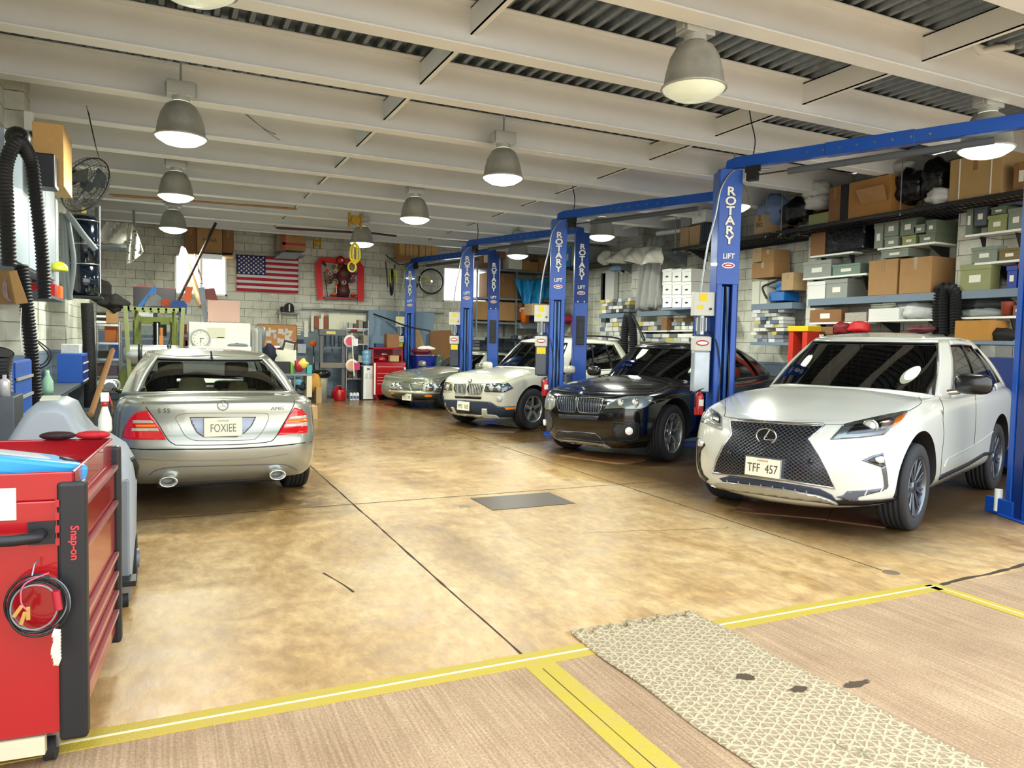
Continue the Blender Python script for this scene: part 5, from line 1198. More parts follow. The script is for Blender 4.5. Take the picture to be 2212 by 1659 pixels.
# things on top
r = root('hose_end', (-1.09, 6.4, 1.10), 'open black rubber duct end standing on the steel cabinet', 'duct')
corrugated([(0, .1, .0), (0, .05, .16), (0.03, -.03, .3)], .085).build('duct', m_hose, r); MB().lathe([(.085, 0), (.06, -.01), (.05, -.06)], (.03, -.035, .31), (.3, -.4, 1), 24).build('duct_mouth', m_blk, r)
MB().lathe([(0, 0), (.034, 0), (.034, .10), (.028, .115), (.012, .125), (.012, .15), (0, .15)], (-1.02, 6.24, 1.10), n=18).build('spray_can', mat('#d9d8dc', .3, .3, var=.3, vs_=50), label='white aerosol can standing on the steel cabinet at the left edge', cat='spray can')
MB().lathe([(0, 0), (.055, 0), (.058, .05), (.055, .15), (.02, .22), (.018, .27), (0, .27)], (-1.17, 9.6, .871), n=18).build('green_bottle', mat('#9fc9ad', .15, var=.3), label='clear green plastic bottle beside the blue bins on the left bench', cat='bottle')
MB().box(-1.36, -1.05, 8.1, 12.9, .82, .87).box(-1.3, -1.1, 8.15, 8.2, 0, .82).box(-1.3, -1.1, 12.8, 12.85, 0, .82).build('workbench', mat('#3c444d', .6, var=.2), label='long grey-blue bench running along the left wall', cat='workbench', bevel=.006)
for nm, y, lbx in (('farther', 12.25, 'smaller one on the left bench'),):
    r = root('parts_bin_cabinet', (-1.16, y, .87), 'blue parts cabinet with pale strips, '+lbx, 'drawer cabinet')
    MB().box(-.17, .13, -.4, .4, 0, .40).build('cabinet_body', m_bl, r, bevel=.005)
    for k in range(3): MB().box(.13, .138, -.37, .38, .02+k*.125, .12+k*.125).build('drawer', m_bldk, r); MB().box(.138, .144, -.37, .38, .01+k*.125, .03+k*.125).build('label_strip', mat('#c3c3bb', .6), r)
MB().box(-1.3, -1.08, 12.0, 12.4, 1.272, 1.40).build('parts_carton', mat('#c9cac4', .7, var=.4, vs_=25), label='white carton on top of the smaller blue parts cabinet', cat='box', bevel=.004)
# wall cabinet (white metal), wood panels above it, black box
r = root('wall_cabinet', (-1.32, 9.0, 2.15), 'pale blue-white metal wall cabinet with punched holes behind the hoses', 'cabinet')
MB().box(-.2, .14, -1.6, 1.35, 0, 1.08).build('cabinet_body', mat('#8c9aa6', .45, var=.06), r, bevel=.006); MB().box(.14, .16, -1.55, -.62, .02, .98).build('door', mat('#93a1ad', .45), r, bevel=.004); MB().box(.14, .16, -.6, 1.3, .02, 1.05).build('door', mat('#93a1ad', .45), r, bevel=.004)
MB().box(-.2, .16, 1.36, 1.6, -.05, 1.0).build('punched_strip', mat('#b7c4cc', .5, .2, var=.5, vs_=60), r)
MB().box(-1.5, -1.1, 8.6, 10.6, 1.93, 1.96).build('wall_shelf', mat('#4e5a68', .6), label='grey-blue steel shelf below the white wall cabinet', cat='shelf')
boxl = MB().box(-1.45, -1.12, 9.9, 10.15, 1.962, 2.11).build('small_box', m_red, label='small red box on the shelf under the white wall cabinet', cat='box', bevel=.004)
MB().box(-1.45, -1.1, 10.2, 10.45, 1.962, 2.11).build('small_box', m_orange, label='small orange box next to the red one under the wall cabinet', cat='box', bevel=.004)
q = pY(95, 300, 8.45); q2 = pY(142, 400, 8.45)
x0, x1, z0, z1 = QY(70, 265, 138, 400, 8.5)
r = root('wooden_panel_box', ((x0+x1)/2, 8.5, z0), 'tan plywood speaker-like box hung high on the left wall', 'box'); MB().prism([(-(x1-x0)/2, 0, z1-z0), (-(x1-x0)/2, 0, .33*(z1-z0)), (.0, 0, .33*(z1-z0)), (.0, 0, 0), ((x1-x0)/2, 0, 0), ((x1-x0)/2, 0, z1-z0)], (0, .7, 0)).build('wood_panel', m_ltwood, r, bevel=.006)
x0, x1, z0, z1 = QY(71, 330, 118, 402, 8.2); MB().box(x0, x1, 8.2, 8.48, z0, z1).build('black_speaker', mat('#10131c', .4), label='black box mounted over the white cabinet, beside the plywood box', cat='box', bevel=.01)
MB().box(-1.55, -1.1, 8.15, 9.3, 3.12, 3.14).build('high_shelf_board', m_wht, label='thin white board carrying the plywood and black boxes high on the left wall', cat='shelf')
r = root('junction_box', (-1.3, 9.6, 3.62), 'white junction box with black cable high on the left pilaster', 'junction box')
MB().box(-.05, .03, -.06, .06, .1, .3).build('box_body', m_wht, r, bevel=.006)
MB().tube(cat_rom([(0, 0, .1), (.05, .02, -.02), (.03, -.02, -.15), (.06, 0, -.3)], 6), .015, 8).tube(cat_rom([(0, 0, .1), (.1, .02, .0), (.1, .0, -.12), (.02, 0, -.18)], 6), .011, 8).build('cable', m_blk, r)
# ribbed exhaust hoses
Y = 7.3
def P(px, py, Y=Y): return pY(px, py, Y)
r = root('exhaust_hose', P(40, 290), 'black ribbed exhaust hose looped over a wall hook, both ends hanging', 'exhaust hose')
h = corrugated([P(20, 575, 6.9), P(14, 450, 6.9), P(12, 360, 7.0), P(38, 307, 7.1), P(66, 345, 7.3), P(78, 430, 7.4), P(90, 540, 7.5), P(96, 645, 7.5)], .055); h.build('hose', m_hose, r, world=True)
MB().cyl(P(28, 300, 7.2), P(52, 312, 7.2), .09, n=16).ball(P(38, 298, 7.2), .09, 16).build('hook_saddle', m_blk, r, world=True)
r = root('exhaust_hose', P(70, 570, 7.9), 'long black ribbed hose hanging down to the floor past the blue drawers', 'exhaust hose')
corrugated([P(45, 572, 7.9), P(56, 650, 7.9), P(66, 740, 7.9), P(74, 830, 7.9), P(80, 930, 7.9), P(82, 985, 7.9)], .06).build('hose', m_hose, r, world=True)
# air-hose reel (tan wedge) and red hose loop on the near wall
r = root('hose_reel', P(30, 640, 6.6), 'brown metal hose reel bracket with red hose at the left edge', 'hose reel')
a = [P(x, y, 6.6) for x, y in ((18, 585), (36, 583), (62, 655), (34, 658))]; MB().hexa(a, [v+Vector((-.12, .12, 0)) for v in a]).build('bracket', mat('#8c6c3c', .45, .4, var=.2), r, world=True, bevel=.004)
for k in range(5): MB().tube(cat_rom([P(22, 590, 6.62+.02*k), P(8+k*1.5, 612, 6.64), P(10+k*1.5, 640, 6.64), P(24+k*.5, 652, 6.62)], 6), .007, 6).build('air_hose', mat('#a3162a', .5) if k % 2 else mat('#5d6f76', .5), r, world=True)
MB().tube([P(46, 665, 6.6), P(44, 720, 6.6), P(48, 760, 6.6)], .003, 6).build('pull_cord', m_wht, r, world=True)
MB().tube(cat_rom([P(80, 735, 8), P(110, 760, 8), P(104, 785, 8), P(84, 797, 8)], 8), .007, 6).tube(cat_rom([P(82, 740, 8), P(104, 765, 8), P(98, 782, 8), P(86, 790, 8)], 8), .006, 6).build('cable', m_blk, label='black cable looped against the blue-grey wall beside the ribbed hose', cat='cable')
# hard hat, grey hoses, tank
MB().ball(pX(127, 573, -1.1)+Vector((0, 0, -.05)), .12, 20, sq=(.8, 1.1, .8), fn=lambda v: Vector((v.x, v.y, max(v.z, -.02)))).build('hard_hat', mat('#c4cf3a', .35, coat=.3), label='yellow-green hard hat hung on the end of the wall cabinet', cat='hard hat')
r = root('air_hose_bundle', pX(150, 560, -1.15), 'grey hoses hanging beside the dark blue tank', 'hose')
for k, L in enumerate([[(133, 460), (136, 520), (139, 600), (142, 645)], [(139, 462), (142, 520), (146, 590), (152, 648)], [(144, 462), (152, 510), (159, 570), (150, 640)]]):
    MB().tube(cat_rom([pY(x, y, 12.0) for x, y in L], 6), .035, 10).build('hose', mat('#6d767c', .5), r, world=True)
MB().tube(cat_rom([pY(x, y, 11.9) for x, y in ((146, 462), (160, 480), (182, 510), (207, 540))], 6), .04, 10).build('hose_wand', mat('#7b858a', .5), r, world=True)
r = root('air_tank', pY(181, 640, 12.8), 'tall glossy blue-black cylinder tank strapped high on the left wall', 'tank'); c0 = pY(181, 640, 12.8); c1 = pY(181, 467, 12.8)
MB().lathe([(0, 0), (.19, 0), (.215, .02), (.215, .42), (.205, .43), (.205, .50), (.215, .51), (.215, (c1-c0).z-.06), (.17, (c1-c0).z), (0, (c1-c0).z)], n=36).build('cylinder', mat('#0c1826', .12, .5, coat=1), r)
for z in (.46, .75, 1.1): MB().lathe([(.218, z), (.226, z), (.226, z+.02), (.218, z+.02)], n=36).build('hoop', m_steel, r)
MB().cyl((.22, -.05, .05), (.22, -.05, 1.35), .012, n=8).build('sight_tube', m_chr, r); MB().box(.0, .06, -.225, -.205, 1.2, 1.28).build('label', mat('#c9b878', .6), r)
MB().box(-.3, .25, -.25, .25, -.03, .0).build('bracket', m_blk, r)
# dark drain pipe below the tank
MB().tube([pY(188, 655, 13.6), pY(190, 700, 13.6), pY(193, 760, 13.6), pY(195, 880, 13.6)], .09, 12).build('rubber_curtain_roll', mat('#131416', .7, bump=.5), label='thick black sleeve hanging below the blue-black tank', cat='sleeve')
# wall fan
fc = pX(186, 400, -.80); rf_ = root('wall_fan', fc, 'large round wire-guard fan tilted down on the left wall', 'fan')
ax = Vector((.62, -.35, -.42)).normalized(); aa = ax.orthogonal().normalized(); ab = ax.cross(aa); R0 = .34
def ringp(r, h, n=40): return [ax*h+(aa*math.cos(t)+ab*math.sin(t))*r for t in [2*math.pi*i/n for i in range(n)]]
b = MB(); b.tube(ringp(R0, 0), .008, 6, closed=True)
for (r_, h) in ((R0*.85, .06), (R0*.62, .085), (R0*.4, .095), (R0*.2, .1), (R0*.9, -.07), (R0*.6, -.12), (R0*.3, -.14)): b.tube(ringp(r_, h), .0028, 5, closed=True)
for k in range(36):
    t = 2*math.pi*k/36; d = aa*math.cos(t)+ab*math.sin(t); b.tube([d*.04+ax*.1, d*R0*.6+ax*.087, d*R0*.88+ax*.055, d*R0, d*R0*.9-ax*.07, d*R0*.5-ax*.13], .002, 4)
b.build('wire_guard', mat('#34383b', .4, .7), rf_)
b = MB()
for k in range(3):
    t0 = 2*math.pi*k/3; pts = []
    for (r_, dt, h) in ((.05, -.3, .02), (.26, -.5, .04), (.29, 0, .0), (.26, .45, -.05), (.05, .3, -.02)): t = t0+dt; pts.append((aa*math.cos(t)+ab*math.sin(t))*r_+ax*h)
    b.prism(pts, ax*.006)
b.cyl(ax*-.03, ax*.05, .06, n=20).build('fan_blades', mat('#4b5052', .35, .6), rf_)
MB().cyl(ax*-.15, ax*-.38, .085, n=20).build('motor', mat('#2a2c2f', .5), rf_); MB().obox(ax*-.26+Vector((0, -.09, 0)), (.09, .02, .05)).build('motor_label', m_pap, rf_)
MB().tube([ax*-.3, Vector((-.62, .28, .12)), Vector((-.75, .3, .1))], .025, 8).build('wall_arm', m_blk, rf_)
t = aa*0; top = max(ringp(R0, 0), key=lambda v: v.z)
g = MB()
for s_ in (-.1, 0, .08): g.tube(cat_rom([top, top+Vector((-.04, s_, .15)), Vector((top.x-.12, s_*1.6, 4.1-fc.z))], 6), .003, 5)
g.build('hanging_wire', m_blk, rf_)
# ================= BACK LEFT =================
def wire_rack(x0, x1, y0, y1, zs, label, nm='wire_rack', h=None):
    r = root(nm, ((x0+x1)/2, (y0+y1)/2, 0), label, 'rack'); h = h or zs[-1]+.05
    for x in (x0, x1):
        for y in (y0, y1): MB().cyl((x, y, 0), (x, y, h), .016, n=10).build('post', m_chr, r, world=True)
    for z in zs:
        b = MB(); b.box(x0, x1, y0-.01, y0+.01, z-.03, z).box(x0, x1, y1-.01, y1+.01, z-.03, z).box(x0-.01, x0+.01, y0, y1, z-.03, z).box(x1-.01, x1+.01, y0, y1, z-.03, z); k = 0; x = x0
        while x < x1: b.box(x, x+.005, y0, y1, z-.006, z); x += .04
        b.build('wire_shelf', m_chr, r, world=True)
    return r
x0, x1 = pY(206, 780, 14.0).x, pY(258, 780, 14.0).x
zz = [pY(232, y, 14.0).z for y in (812, 775, 740, 700)]
wire_rack(x0, x1, 14.0, 14.5, zz, 'chrome wire rack of boxes standing in the back left corner', h=zz[-1]+.05)
def sit(px0, px1, pyb, pyt, Y, dep, m, nm, label, cat, **k):
    x0, x1, a, b = QY(px0, pyt, px1, pyb, Y); return MB().box(x0, x1, Y, Y+dep, a, b).build(nm, m, label=label, cat=cat, bevel=.004, **k)
Yr = 14.05
sit(226, 253, 738, 705, Yr, .35, mat('#9c5520', .8, var=.15), 'cardboard_box', 'rust-brown carton with a white label on the second shelf of the chrome rack', 'box')
sit(229, 254, 699, 673, Yr, .3, m_card, 'cardboard_box', 'tan open carton on the top shelf of the chrome rack', 'box')
for k in range(4): sit(208, 229, 698-k*6, 693-k*6, Yr, .35, m_wht if k % 2 == 0 else m_ddk, 'binder', '%s flat folder on top of the chrome rack, %s from the bottom' % (('white', 'dark')[k % 2], ('first', 'second', 'third', 'fourth')[k]), 'folder')
sit(212, 232, 773, 758, Yr, .3, m_ddk, 'black_case', 'black case on the third shelf of the chrome rack', 'case'); sit(240, 254, 773, 743, Yr, .2, m_bl, 'blue_box', 'blue box on the third shelf of the chrome rack', 'box')
sit(210, 228, 810, 785, Yr, .3, mat('#5a4030', .8), 'cardboard_box', 'dark brown carton on the lowest shelf of the chrome rack', 'box'); sit(232, 256, 810, 790, Yr, .3, mat('#6a5a70', .6, var=.4, vs_=30), 'mixed_tray', 'tray of mixed purple-grey parts on the lowest shelf of the chrome rack', 'tray')
sit(192, 205, 830, 742, 13.9, .1, m_card2, 'cardboard_sheet', 'tall narrow cardboard piece leaning left of the chrome rack', 'cardboard')
# dark junk on top
def blob(nm, px, py, Y, r, sq, m, label, cat, seed=0, n=20, amp=.25, base=None):
    rr = random.Random(seed); ph = [rr.uniform(0, 6) for _ in range(6)]; c = pY(px, py, Y)
    def fn(v):
        u = v.normalized() if v.length else v; k = 1+amp*(math.sin(u.x*5+ph[0])*.4+math.sin(u.y*6+ph[1])*.3+math.sin(u.z*7+ph[2])*.4+math.sin((u.x+u.z)*9+ph[3])*.25)
        v = v*k
        if base is not None and v.z < -base: v.z = -base
        return v
    return MB().ball(c, r, n, sq=sq, fn=fn).build(nm, m, label=label, cat=cat)
blob('black_bag', 247, 655, 14.1, .17, (1.3, .9, .8), m_ddk, 'black crumpled bag on top of the chrome rack', 'bag', 3, 28)
blob('coiled_hose_pile', 215, 625, 14.4, .2, (.9, .9, 1.2), m_ddk, 'dark tangled hose heap left of the black bag in the back corner', 'hose', 5, 28)
a = [pY(x, y, 14.5) for x, y in ((228, 640), (228, 612), (240, 622), (243, 642))]; MB().prism(a, (0, .1, 0)).build('blue_case', mat('#233a66', .5), label='small navy case tilted behind the black bag', cat='case')
# forklift seen from its rear
Yf = 12.6
gx0, gx1 = pY(272, 663, Yf).x, pY(394, 663, Yf).x; gz = pY(333, 664, Yf).z; fx = (gx0+gx1)/2; hw = (gx1-gx0)/2
r = root('forklift', (fx, Yf, 0), 'olive green forklift with silver gas cylinder parked behind the silver sedan', 'forklift'); m_fork = mat('#5f6a28', .5, var=.25, vs_=8); m_fork2 = mat('#88915c', .5, var=.15)
MB().obox((-hw+.02, .0, 1.37), (.06, .06, gz-.75), (0, -.05, 0)).build('guard_post', m_fork2, r, bevel=.006); MB().obox((hw-.02, .0, 1.37), (.06, .06, gz-.75), (0, .05, 0)).build('guard_post', m_fork2, r, bevel=.006)
MB().box(-hw+.08, -hw+.14, 1.0, 1.06, .8, gz).build('guard_post', m_fork, r); MB().box(hw-.14, hw-.08, 1.0, 1.06, .8, gz).build('guard_post', m_fork, r)
b = MB(); b.box(-hw, hw, 0, .05, gz-.05, gz).box(-hw+.06, hw-.06, 1.02, 1.08, gz-.05, gz).box(-hw, -hw+.05, 0, 1.05, gz-.05, gz).box(hw-.05, hw, 0, 1.05, gz-.05, gz)
for k in range(6): x = -hw+.12+k*(2*hw-.24)/5; b.box(x-.015, x+.015, .0, 1.05, gz-.045, gz-.01)
b.build('overhead_guard', m_fork2, r)
MB().box(-.34, -.22, 1.25, 1.4, .2, gz-.1).build('mast_rail', m_fork, r, bevel=.004); MB().box(.22, .34, 1.25, 1.4, .2, gz-.1).build('mast_rail', m_fork, r, bevel=.004); MB().box(-.34, .34, 1.3, 1.36, gz-.24, gz-.12).box(-.34, .34, 1.3, 1.36, 1.2, 1.28).build('mast_crossbar', m_fork, r)
MB().cyl((.02, 1.22, .3), (.02, 1.22, gz-.2), .055, n=16).build('lift_cylinder', mat('#17191c', .3, .6), r); MB().cyl((.03, 1.16, .9), (.03, 1.16, gz-.22), .018, n=12).build('chrome_rod', m_chrome, r)
b = MB(); 
for dx in (-.06, .12, .16): b.tube(cat_rom([(.1+dx, 1.2, gz-.2), (.13+dx, 1.18, 1.7), (.08+dx, 1.18, 1.4)], 5), .008, 6)
b.build('hydraulic_hoses', m_blk, r); MB().tube([(.22+.13*math.cos(a), .75, 1.1+.05*math.sin(a)) for a in [math.pi*i/12 for i in range(13)]], .01, 6).build('steering_wheel', m_blk, r)
MB().prism([(-.5, 0, .30), (-.5, 0, .95), (-.42, 0, 1.05), (.42, 0, 1.05), (.5, 0, .95), (.5, 0, .30)], (0, .5, 0)).box(-.45, .45, .5, 1.3, .25, .7).build('counterweight', m_fork, r, bevel=.03); MB().box(-.25, .25, .6, 1.0, .7, 1.05).build('seat', m_blk, r, bevel=.04)
MB().lathe([(0, -.42), (.10, -.41), (.155, -.36), (.165, -.30), (.165, .30), (.155, .36), (.10, .41), (0, .42)], (-.02, .12, 1.24), (1, 0, 0), 28).build('gas_cylinder', mat('#b9bcbc', .3, .6, var=.08), r)
for x in (-.2, .2): MB().lathe([(.168, -.03), (.172, -.03), (.172, .03), (.168, .03)], (x, .12, 1.24), (1, 0, 0), 28).build('cylinder_strap', m_blk, r)
for sx in (-.42, .42):
    for y in (.25, 1.15): MB().cyl((sx-.09, y, .24), (sx+.09, y, .24), .24, n=24).build('wheel', m_tire, r)
MB().box(hw-.33, hw-.27, .9, .96, 1.25, 1.55).cyl((hw-.3, .93, 1.55), (hw-.3, .93, 1.68), .03, n=12).build('beacon_bracket', mat('#b8743a', .4, .4), r); MB().cyl((.2, .6, 1.1), (.2, .64, 1.14), .14, n=20).build('orange_disc', mat('#d79a6a', .5, var=.3), r)
text_mb('47', .05, (fx-.05, Yf-.002, gz-.09), (1, 0, 0), (0, 0, 1)).build('lettering', m_blk, r, world=True)
# leaning stuff over / behind it: rack with timber etc.
Ys = 15.6
x0, x1, z0, z1 = QY(390, 655, 410, 700, Ys)
rk = root('storage_rack', (.35, Ys+.3, 0), 'grey steel storage rack behind the forklift, loaded to the top', 'rack')
for x in (-.95, .28):
    for y in (Ys, Ys+.6): MB().box(x-.02, x+.02, y-.02, y+.02, 0, 1.95).build('post', m_gr2, rk, world=True)
for z in (.5, 1.0, 1.5, 1.9): MB().box(-.97, .3, Ys, Ys+.62, z-.03, z).build('shelf', m_gr2, rk, world=True)
for i, (a, b_, c_, d, m, nm, lbx, ct) in enumerate([
  (300, 330, 699, 672, m_wht, 'folded_sheet', 'white folded sheet on the rack seen through the forklift mast', 'sheet'), (300, 330, 724, 703, mat('#7c8688', .5, var=.5, vs_=30), 'plastic_bundle', 'grey plastic bundle on the rack seen through the forklift mast', 'bundle'),
  (338, 360, 726, 700, m_ddk, 'tool_roll', 'dark tool roll on the rack right of the mast cylinder', 'tool'), (392, 404, 722, 700, mat('#7a2a1c', .7), 'red_binder', 'dark red binder on the rack just right of the forklift', 'binder'), (394, 406, 748, 728, mat('#7a2a1c', .7), 'red_binder', 'dark red box on the lower rack shelf just right of the forklift', 'box'), (400, 410, 752, 735, mat('#8a93ad', .7), 'lilac_cloth', 'lilac cloth bundle left of the white refrigerator', 'cloth')]):
    sit(a, b_, c_, d, Ys+.05, .35, m, nm, lbx, ct)
def lean(nm, pts, Y, th, m, label, cat, lx_=0):
    a = [pY(x, y, Y) for x, y in pts]; return MB().prism(a, (lx_, th, 0)).build(nm, m, label=label, cat=cat)
lean('blue_foam_sheet', [(297, 661), (333, 617), (337, 618), (337, 633), (306, 662)], 15.5, .12, mat('#2a80d8', .6), 'bright blue foam sheet tilted on the forklift guard', 'sheet')
lean('grey_cushion', [(312, 661), (318, 640), (328, 634), (340, 636), (350, 645), (352, 661)], 15.5, .25, mat('#85898b', .7, var=.1), 'grey arched cushion beside the blue foam sheet', 'cushion')
lean('orange_box', [(349, 661), (349, 646), (367, 646), (367, 661)], 15.4, .15, mat('#b5441e', .7), 'small orange box standing above the forklift guard', 'box')
lean('blue_bag', [(371, 668), (370, 654), (378, 648), (398, 650), (404, 658), (403, 678), (392, 682), (374, 678)], 15.3, .25, mat('#1c3f86', .6, var=.2), 'blue duffel bag at the right end of the forklift guard', 'bag')
lean('orange_board', [(395, 650), (402, 618), (417, 620), (411, 654)], 15.5, .03, mat('#cc5a28', .6), 'orange board leaning behind the blue duffel bag', 'board')
lean('grey_board', [(428, 622), (442, 620), (449, 695), (443, 697), (440, 690)], 15.45, .05, mat('#78818c', .6), 'grey board leaning left of the pink panel', 'board')
lean('maroon_board', [(443, 646), (441, 624), (463, 622), (471, 650)], 15.7, .03, mat('#7c4540', .7), 'maroon board leaning behind the pink panel', 'board')
lean('pink_board', [(449, 695), (449, 648), (518, 650), (518, 696)], 15.3, .04, mat('#caa597', .7), 'large pinkish board standing on top of the white refrigerator', 'board')
for i, (a, b_, nm, lbx, m, w) in enumerate([((466, 482), (385, 650), 'steel_pipe', 'long dark pipe crossing in front of the wall window, leaning right', mat('#3a2a26', .5, .3), .03), ((396, 535), (455, 700), 'wood_strip', 'thin wooden strip leaning left across the dark pipe', m_wood, .02), ((421, 550), (436, 612), 'wood_strip', 'short brown strip between the crossing poles', mat('#6a3a2a', .6), .018), ((414, 604), (436, 662), 'lumber', 'bundle of raw brown lumber leaning left of the grey board', m_wood, .06)]):
    MB().tube([pY(*a, 16.2), pY(*b_, 15.6)], w, 6).build(nm, m, label=lbx, cat='pole')
lean('cloth_bag', [(392, 532), (400, 536), (412, 560), (404, 566), (398, 548), (390, 566), (384, 560)], 16.25, .03, mat('#d6d2b8', .8), 'cream rag tied to the top of the leaning wooden strip', 'cloth')
# television on the back wall area
x0, x1, z0, z1 = QY(288, 621, 380, 668, 17.5); r = root('television', ((x0+x1)/2, 17.5, z0), 'flat black television behind the blue foam sheet', 'television')
MB().box(x0, x1, 17.5, 17.56, z0, z1).build('casing', m_blk, r, world=True, bevel=.006); MB().box(x0+.02, x1-.02, 17.495, 17.5, z0+.02, z1-.02).build('screen', mat('#0c0506', .15), r, world=True); MB().box(x0+.05, x1-.05, 17.52, 17.55, z1, z1+.012).build('red_trim', mat('#a3182c', .5), r, world=True)
MB().box((x0+x1)/2-.05, (x0+x1)/2+.05, 17.5, 17.6, 0, z0).box((x0+x1)/2-.3, (x0+x1)/2+.3, 17.35, 17.75, 0, .03).build('floor_stand', m_blk, r, world=True)
# refrigerator / steel cupboard with clock and papers
Yr2 = 14.9; x0, x1, z0, z1 = QY(408, 697, 541, 755, Yr2)
r = root('white_cabinet', ((x0+x1)/2, Yr2, 0), 'white steel cabinet and desk hutch with a clock, behind the silver sedan', 'cabinet')
MB().box(x0, x1, Yr2, Yr2+.5, z0+.02, z1).build('hutch', mat('#dfe1dc', .4), r, world=True, bevel=.008)
xa, xb, za, zb2 = QY(407, 748, 543, 766, Yr2-.12); MB().box(xa, xb, Yr2-.12, Yr2+.5, 0, zb2).build('desk_base', mat('#dcded6', .45), r, world=True, bevel=.006)
for k in range(2): xx = xa+.05+k*(xb-xa)*.5; MB().box(xx, xx+(xb-xa)*.45, Yr2-.132, Yr2-.12, zb2-.16, zb2-.04).build('drawer', m_wht, r, world=True, bevel=.004)
cx = pY(433, 731, Yr2-.03); r2 = root('wall_clock', cx, 'round white clock leaning on the white cabinet behind the sedan', 'clock')
MB().lathe([(0, 0), (.155, 0), (.17, .015), (.17, .03), (.15, .035), (.145, .02), (0, .02)], (0, 0, 0), (0, -1, 0), 36).build('case', mat('#a8aaa6', .4), r2); MB().lathe([(0, .021), (.143, .021)], (0, 0, 0), (0, -1, 0), 36).build('dial', mat('#e2e2d8', .6), r2)
for k in range(12): a = R_(30*k); text_mb(str(12 if k == 0 else k), .035, (.115*math.sin(a), -.022, .115*math.cos(a)), (1, 0, 0), (0, 0, 1)).build('lettering', m_blk, r2)
MB().obox((.005, -.026, -.04), (.01, .003, .09)).obox((.025, -.026, .0), (.07, .003, .008)).build('clock_hands', m_blk, r2)
for nm, q, m, lbx in (('note_sheet', (449, 708, 486, 730), mat('#cfcfb8', .7), 'cream notice with dark marks pinned on the white cabinet'), ('paper_pad', (469, 728, 484, 748), m_pap, 'white paper pad hanging below the cream notice')):
    a0, a1, b0, b1 = QY(*q, Yr2-.012); MB().box(a0, a1, Yr2-.012, Yr2-.004, b0, b1).build(nm, m, label=lbx, cat='paper')
blob('work_glove', 512, 746, Yr2-.05, .1, (1.6, .5, .4), m_gr2, 'dark grey glove on the ledge of the white cabinet', 'glove', 9)
# headrest-like grey seat / rolled mats beside the cabinet
x0, x1, z0, z1 = QY(540, 708, 556, 762, 15.2)
r = root('bottle_rack', ((x0+x1)/2, 15.2, 0), 'grey upright panel cart standing right of the white cabinet', 'cart')
for k, c_ in enumerate(('#9aa09a', '#b4b8ae', '#8c938f')): MB().prism([(x0+.03+k*.07, 15.2+.05*k, 0), (x0+.03+k*.07, 15.2+.05*k, z1-.08), (x0+.06+k*.07, 15.2+.05*k, z1), (x0+.09+k*.07, 15.2+.05*k, z1-.05), (x0+.09+k*.07, 15.2+.05*k, 0)], (0, .3, 0)).build('panel', mat(c_, .5), r, world=True)
blob('round_seat', 562, 727, 15.6, .2, (.5, .6, 1.3), m_gr2, 'grey padded chair back right of the upright panels', 'chair')
# cork board with papers
Yb = 20.1; x0, x1, z0, z1 = QY(556, 702, 640, 752, Yb); r = root('cork_board', ((x0+x1)/2, Yb, z0), 'cork notice board crowded with papers on the back wall', 'notice board')
MB().box(x0, x1, Yb, Yb+.03, z0, z1).build('board', mat('#c98f55', .8, var=.2), r, world=True); MB().box(x0, x1, Yb-.01, Yb+.03, z1, z1+.02).box(x1, x1+.02, Yb-.01, Yb+.03, z0, z1).build('board_frame', m_wood, r, world=True)
for k in range(26):
    px = x0+.05+rnd.random()*(x1-x0-.2); pz = z0+.08+rnd.random()*(z1-z0-.25); w_, h_ = rnd.uniform(.05, .14), rnd.uniform(.06, .16)
    MB().obox((px+w_/2, Yb-.003-.0005*k, pz+h_/2), (w_, .001, h_), (0, rnd.uniform(-.15, .15), 0)).build('paper_note', mat(rnd.choice(['#dcd8c6', '#d9d9d4', '#c9c7b8', '#d48aa0', '#b9b4c6', '#e4ddc0', '#cfd3d6']), .8, var=.35, vs_=60), r, world=True)
# items left/right of the board
def wallbox(nm, q, Y, dep, m, label, cat, **k):
    x0, x1, z0, z1 = QY(*q, Y); return MB().box(x0, x1, Y, Y+dep, z0, z1).build(nm, m, label=label, cat=cat, bevel=.003, **k)
wallbox('basketball_box', (563, 731, 577, 747), 17.9, .2, mat('#b06a3a', .6), 'small orange-brown round-topped box left of the cork board foot', 'box')
wallbox('metal_shelf', (562, 747, 610, 751), 17.8, .5, m_chr, 'narrow chrome shelf below the cork board', 'shelf')
wallbox('red_radio', (588, 751, 600, 757), 17.8, .2, m_red, 'small red box under the chrome shelf', 'box')
wallbox('white_machine', (592, 756, 640, 790), 17.6, .5, mat('#d8d6c2', .5, var=.08), 'cream carton stack with black marks behind the sedan', 'box'); wallbox('white_machine', (610, 737, 638, 757), 17.7, .4, mat('#dcd9c8', .5), 'cream case on top of the carton stack behind the sedan', 'box')
lean('black_strap', [(608, 756), (614, 734), (640, 739), (637, 757), (634, 757), (636, 743), (617, 739), (612, 757)], 17.6, .04, m_blk, 'black arched handle frame on the cream case', 'frame')
blob('navy_cap', 582, 768, 17.4, .22, (.7, .5, 1.1), mat('#14182e', .8), 'navy coat draped behind the sedan roof', 'coat', 4)
wallbox('black_monitor', (594, 781, 628, 810), 17.2, .1, m_blk, 'black monitor on the far bench behind the sedan', 'monitor'); wallbox('green_folder', (626, 784, 634, 810), 17.2, .25, mat('#6fae2e', .5), 'lime green folder beside the black monitor', 'folder')
wallbox('far_workbench', (600, 808, 676, 812), 17.0, .7, m_gr2, 'grey table top under the far monitor', 'table'); 
for a, b_ in ((602, 606), (635, 638)): wallbox('table_leg_post', (a, 812, b_, 862), 17.0, .06, m_gr2, '%s steel post under the far grey table' % ('left' if a == 602 else 'right'), 'post')
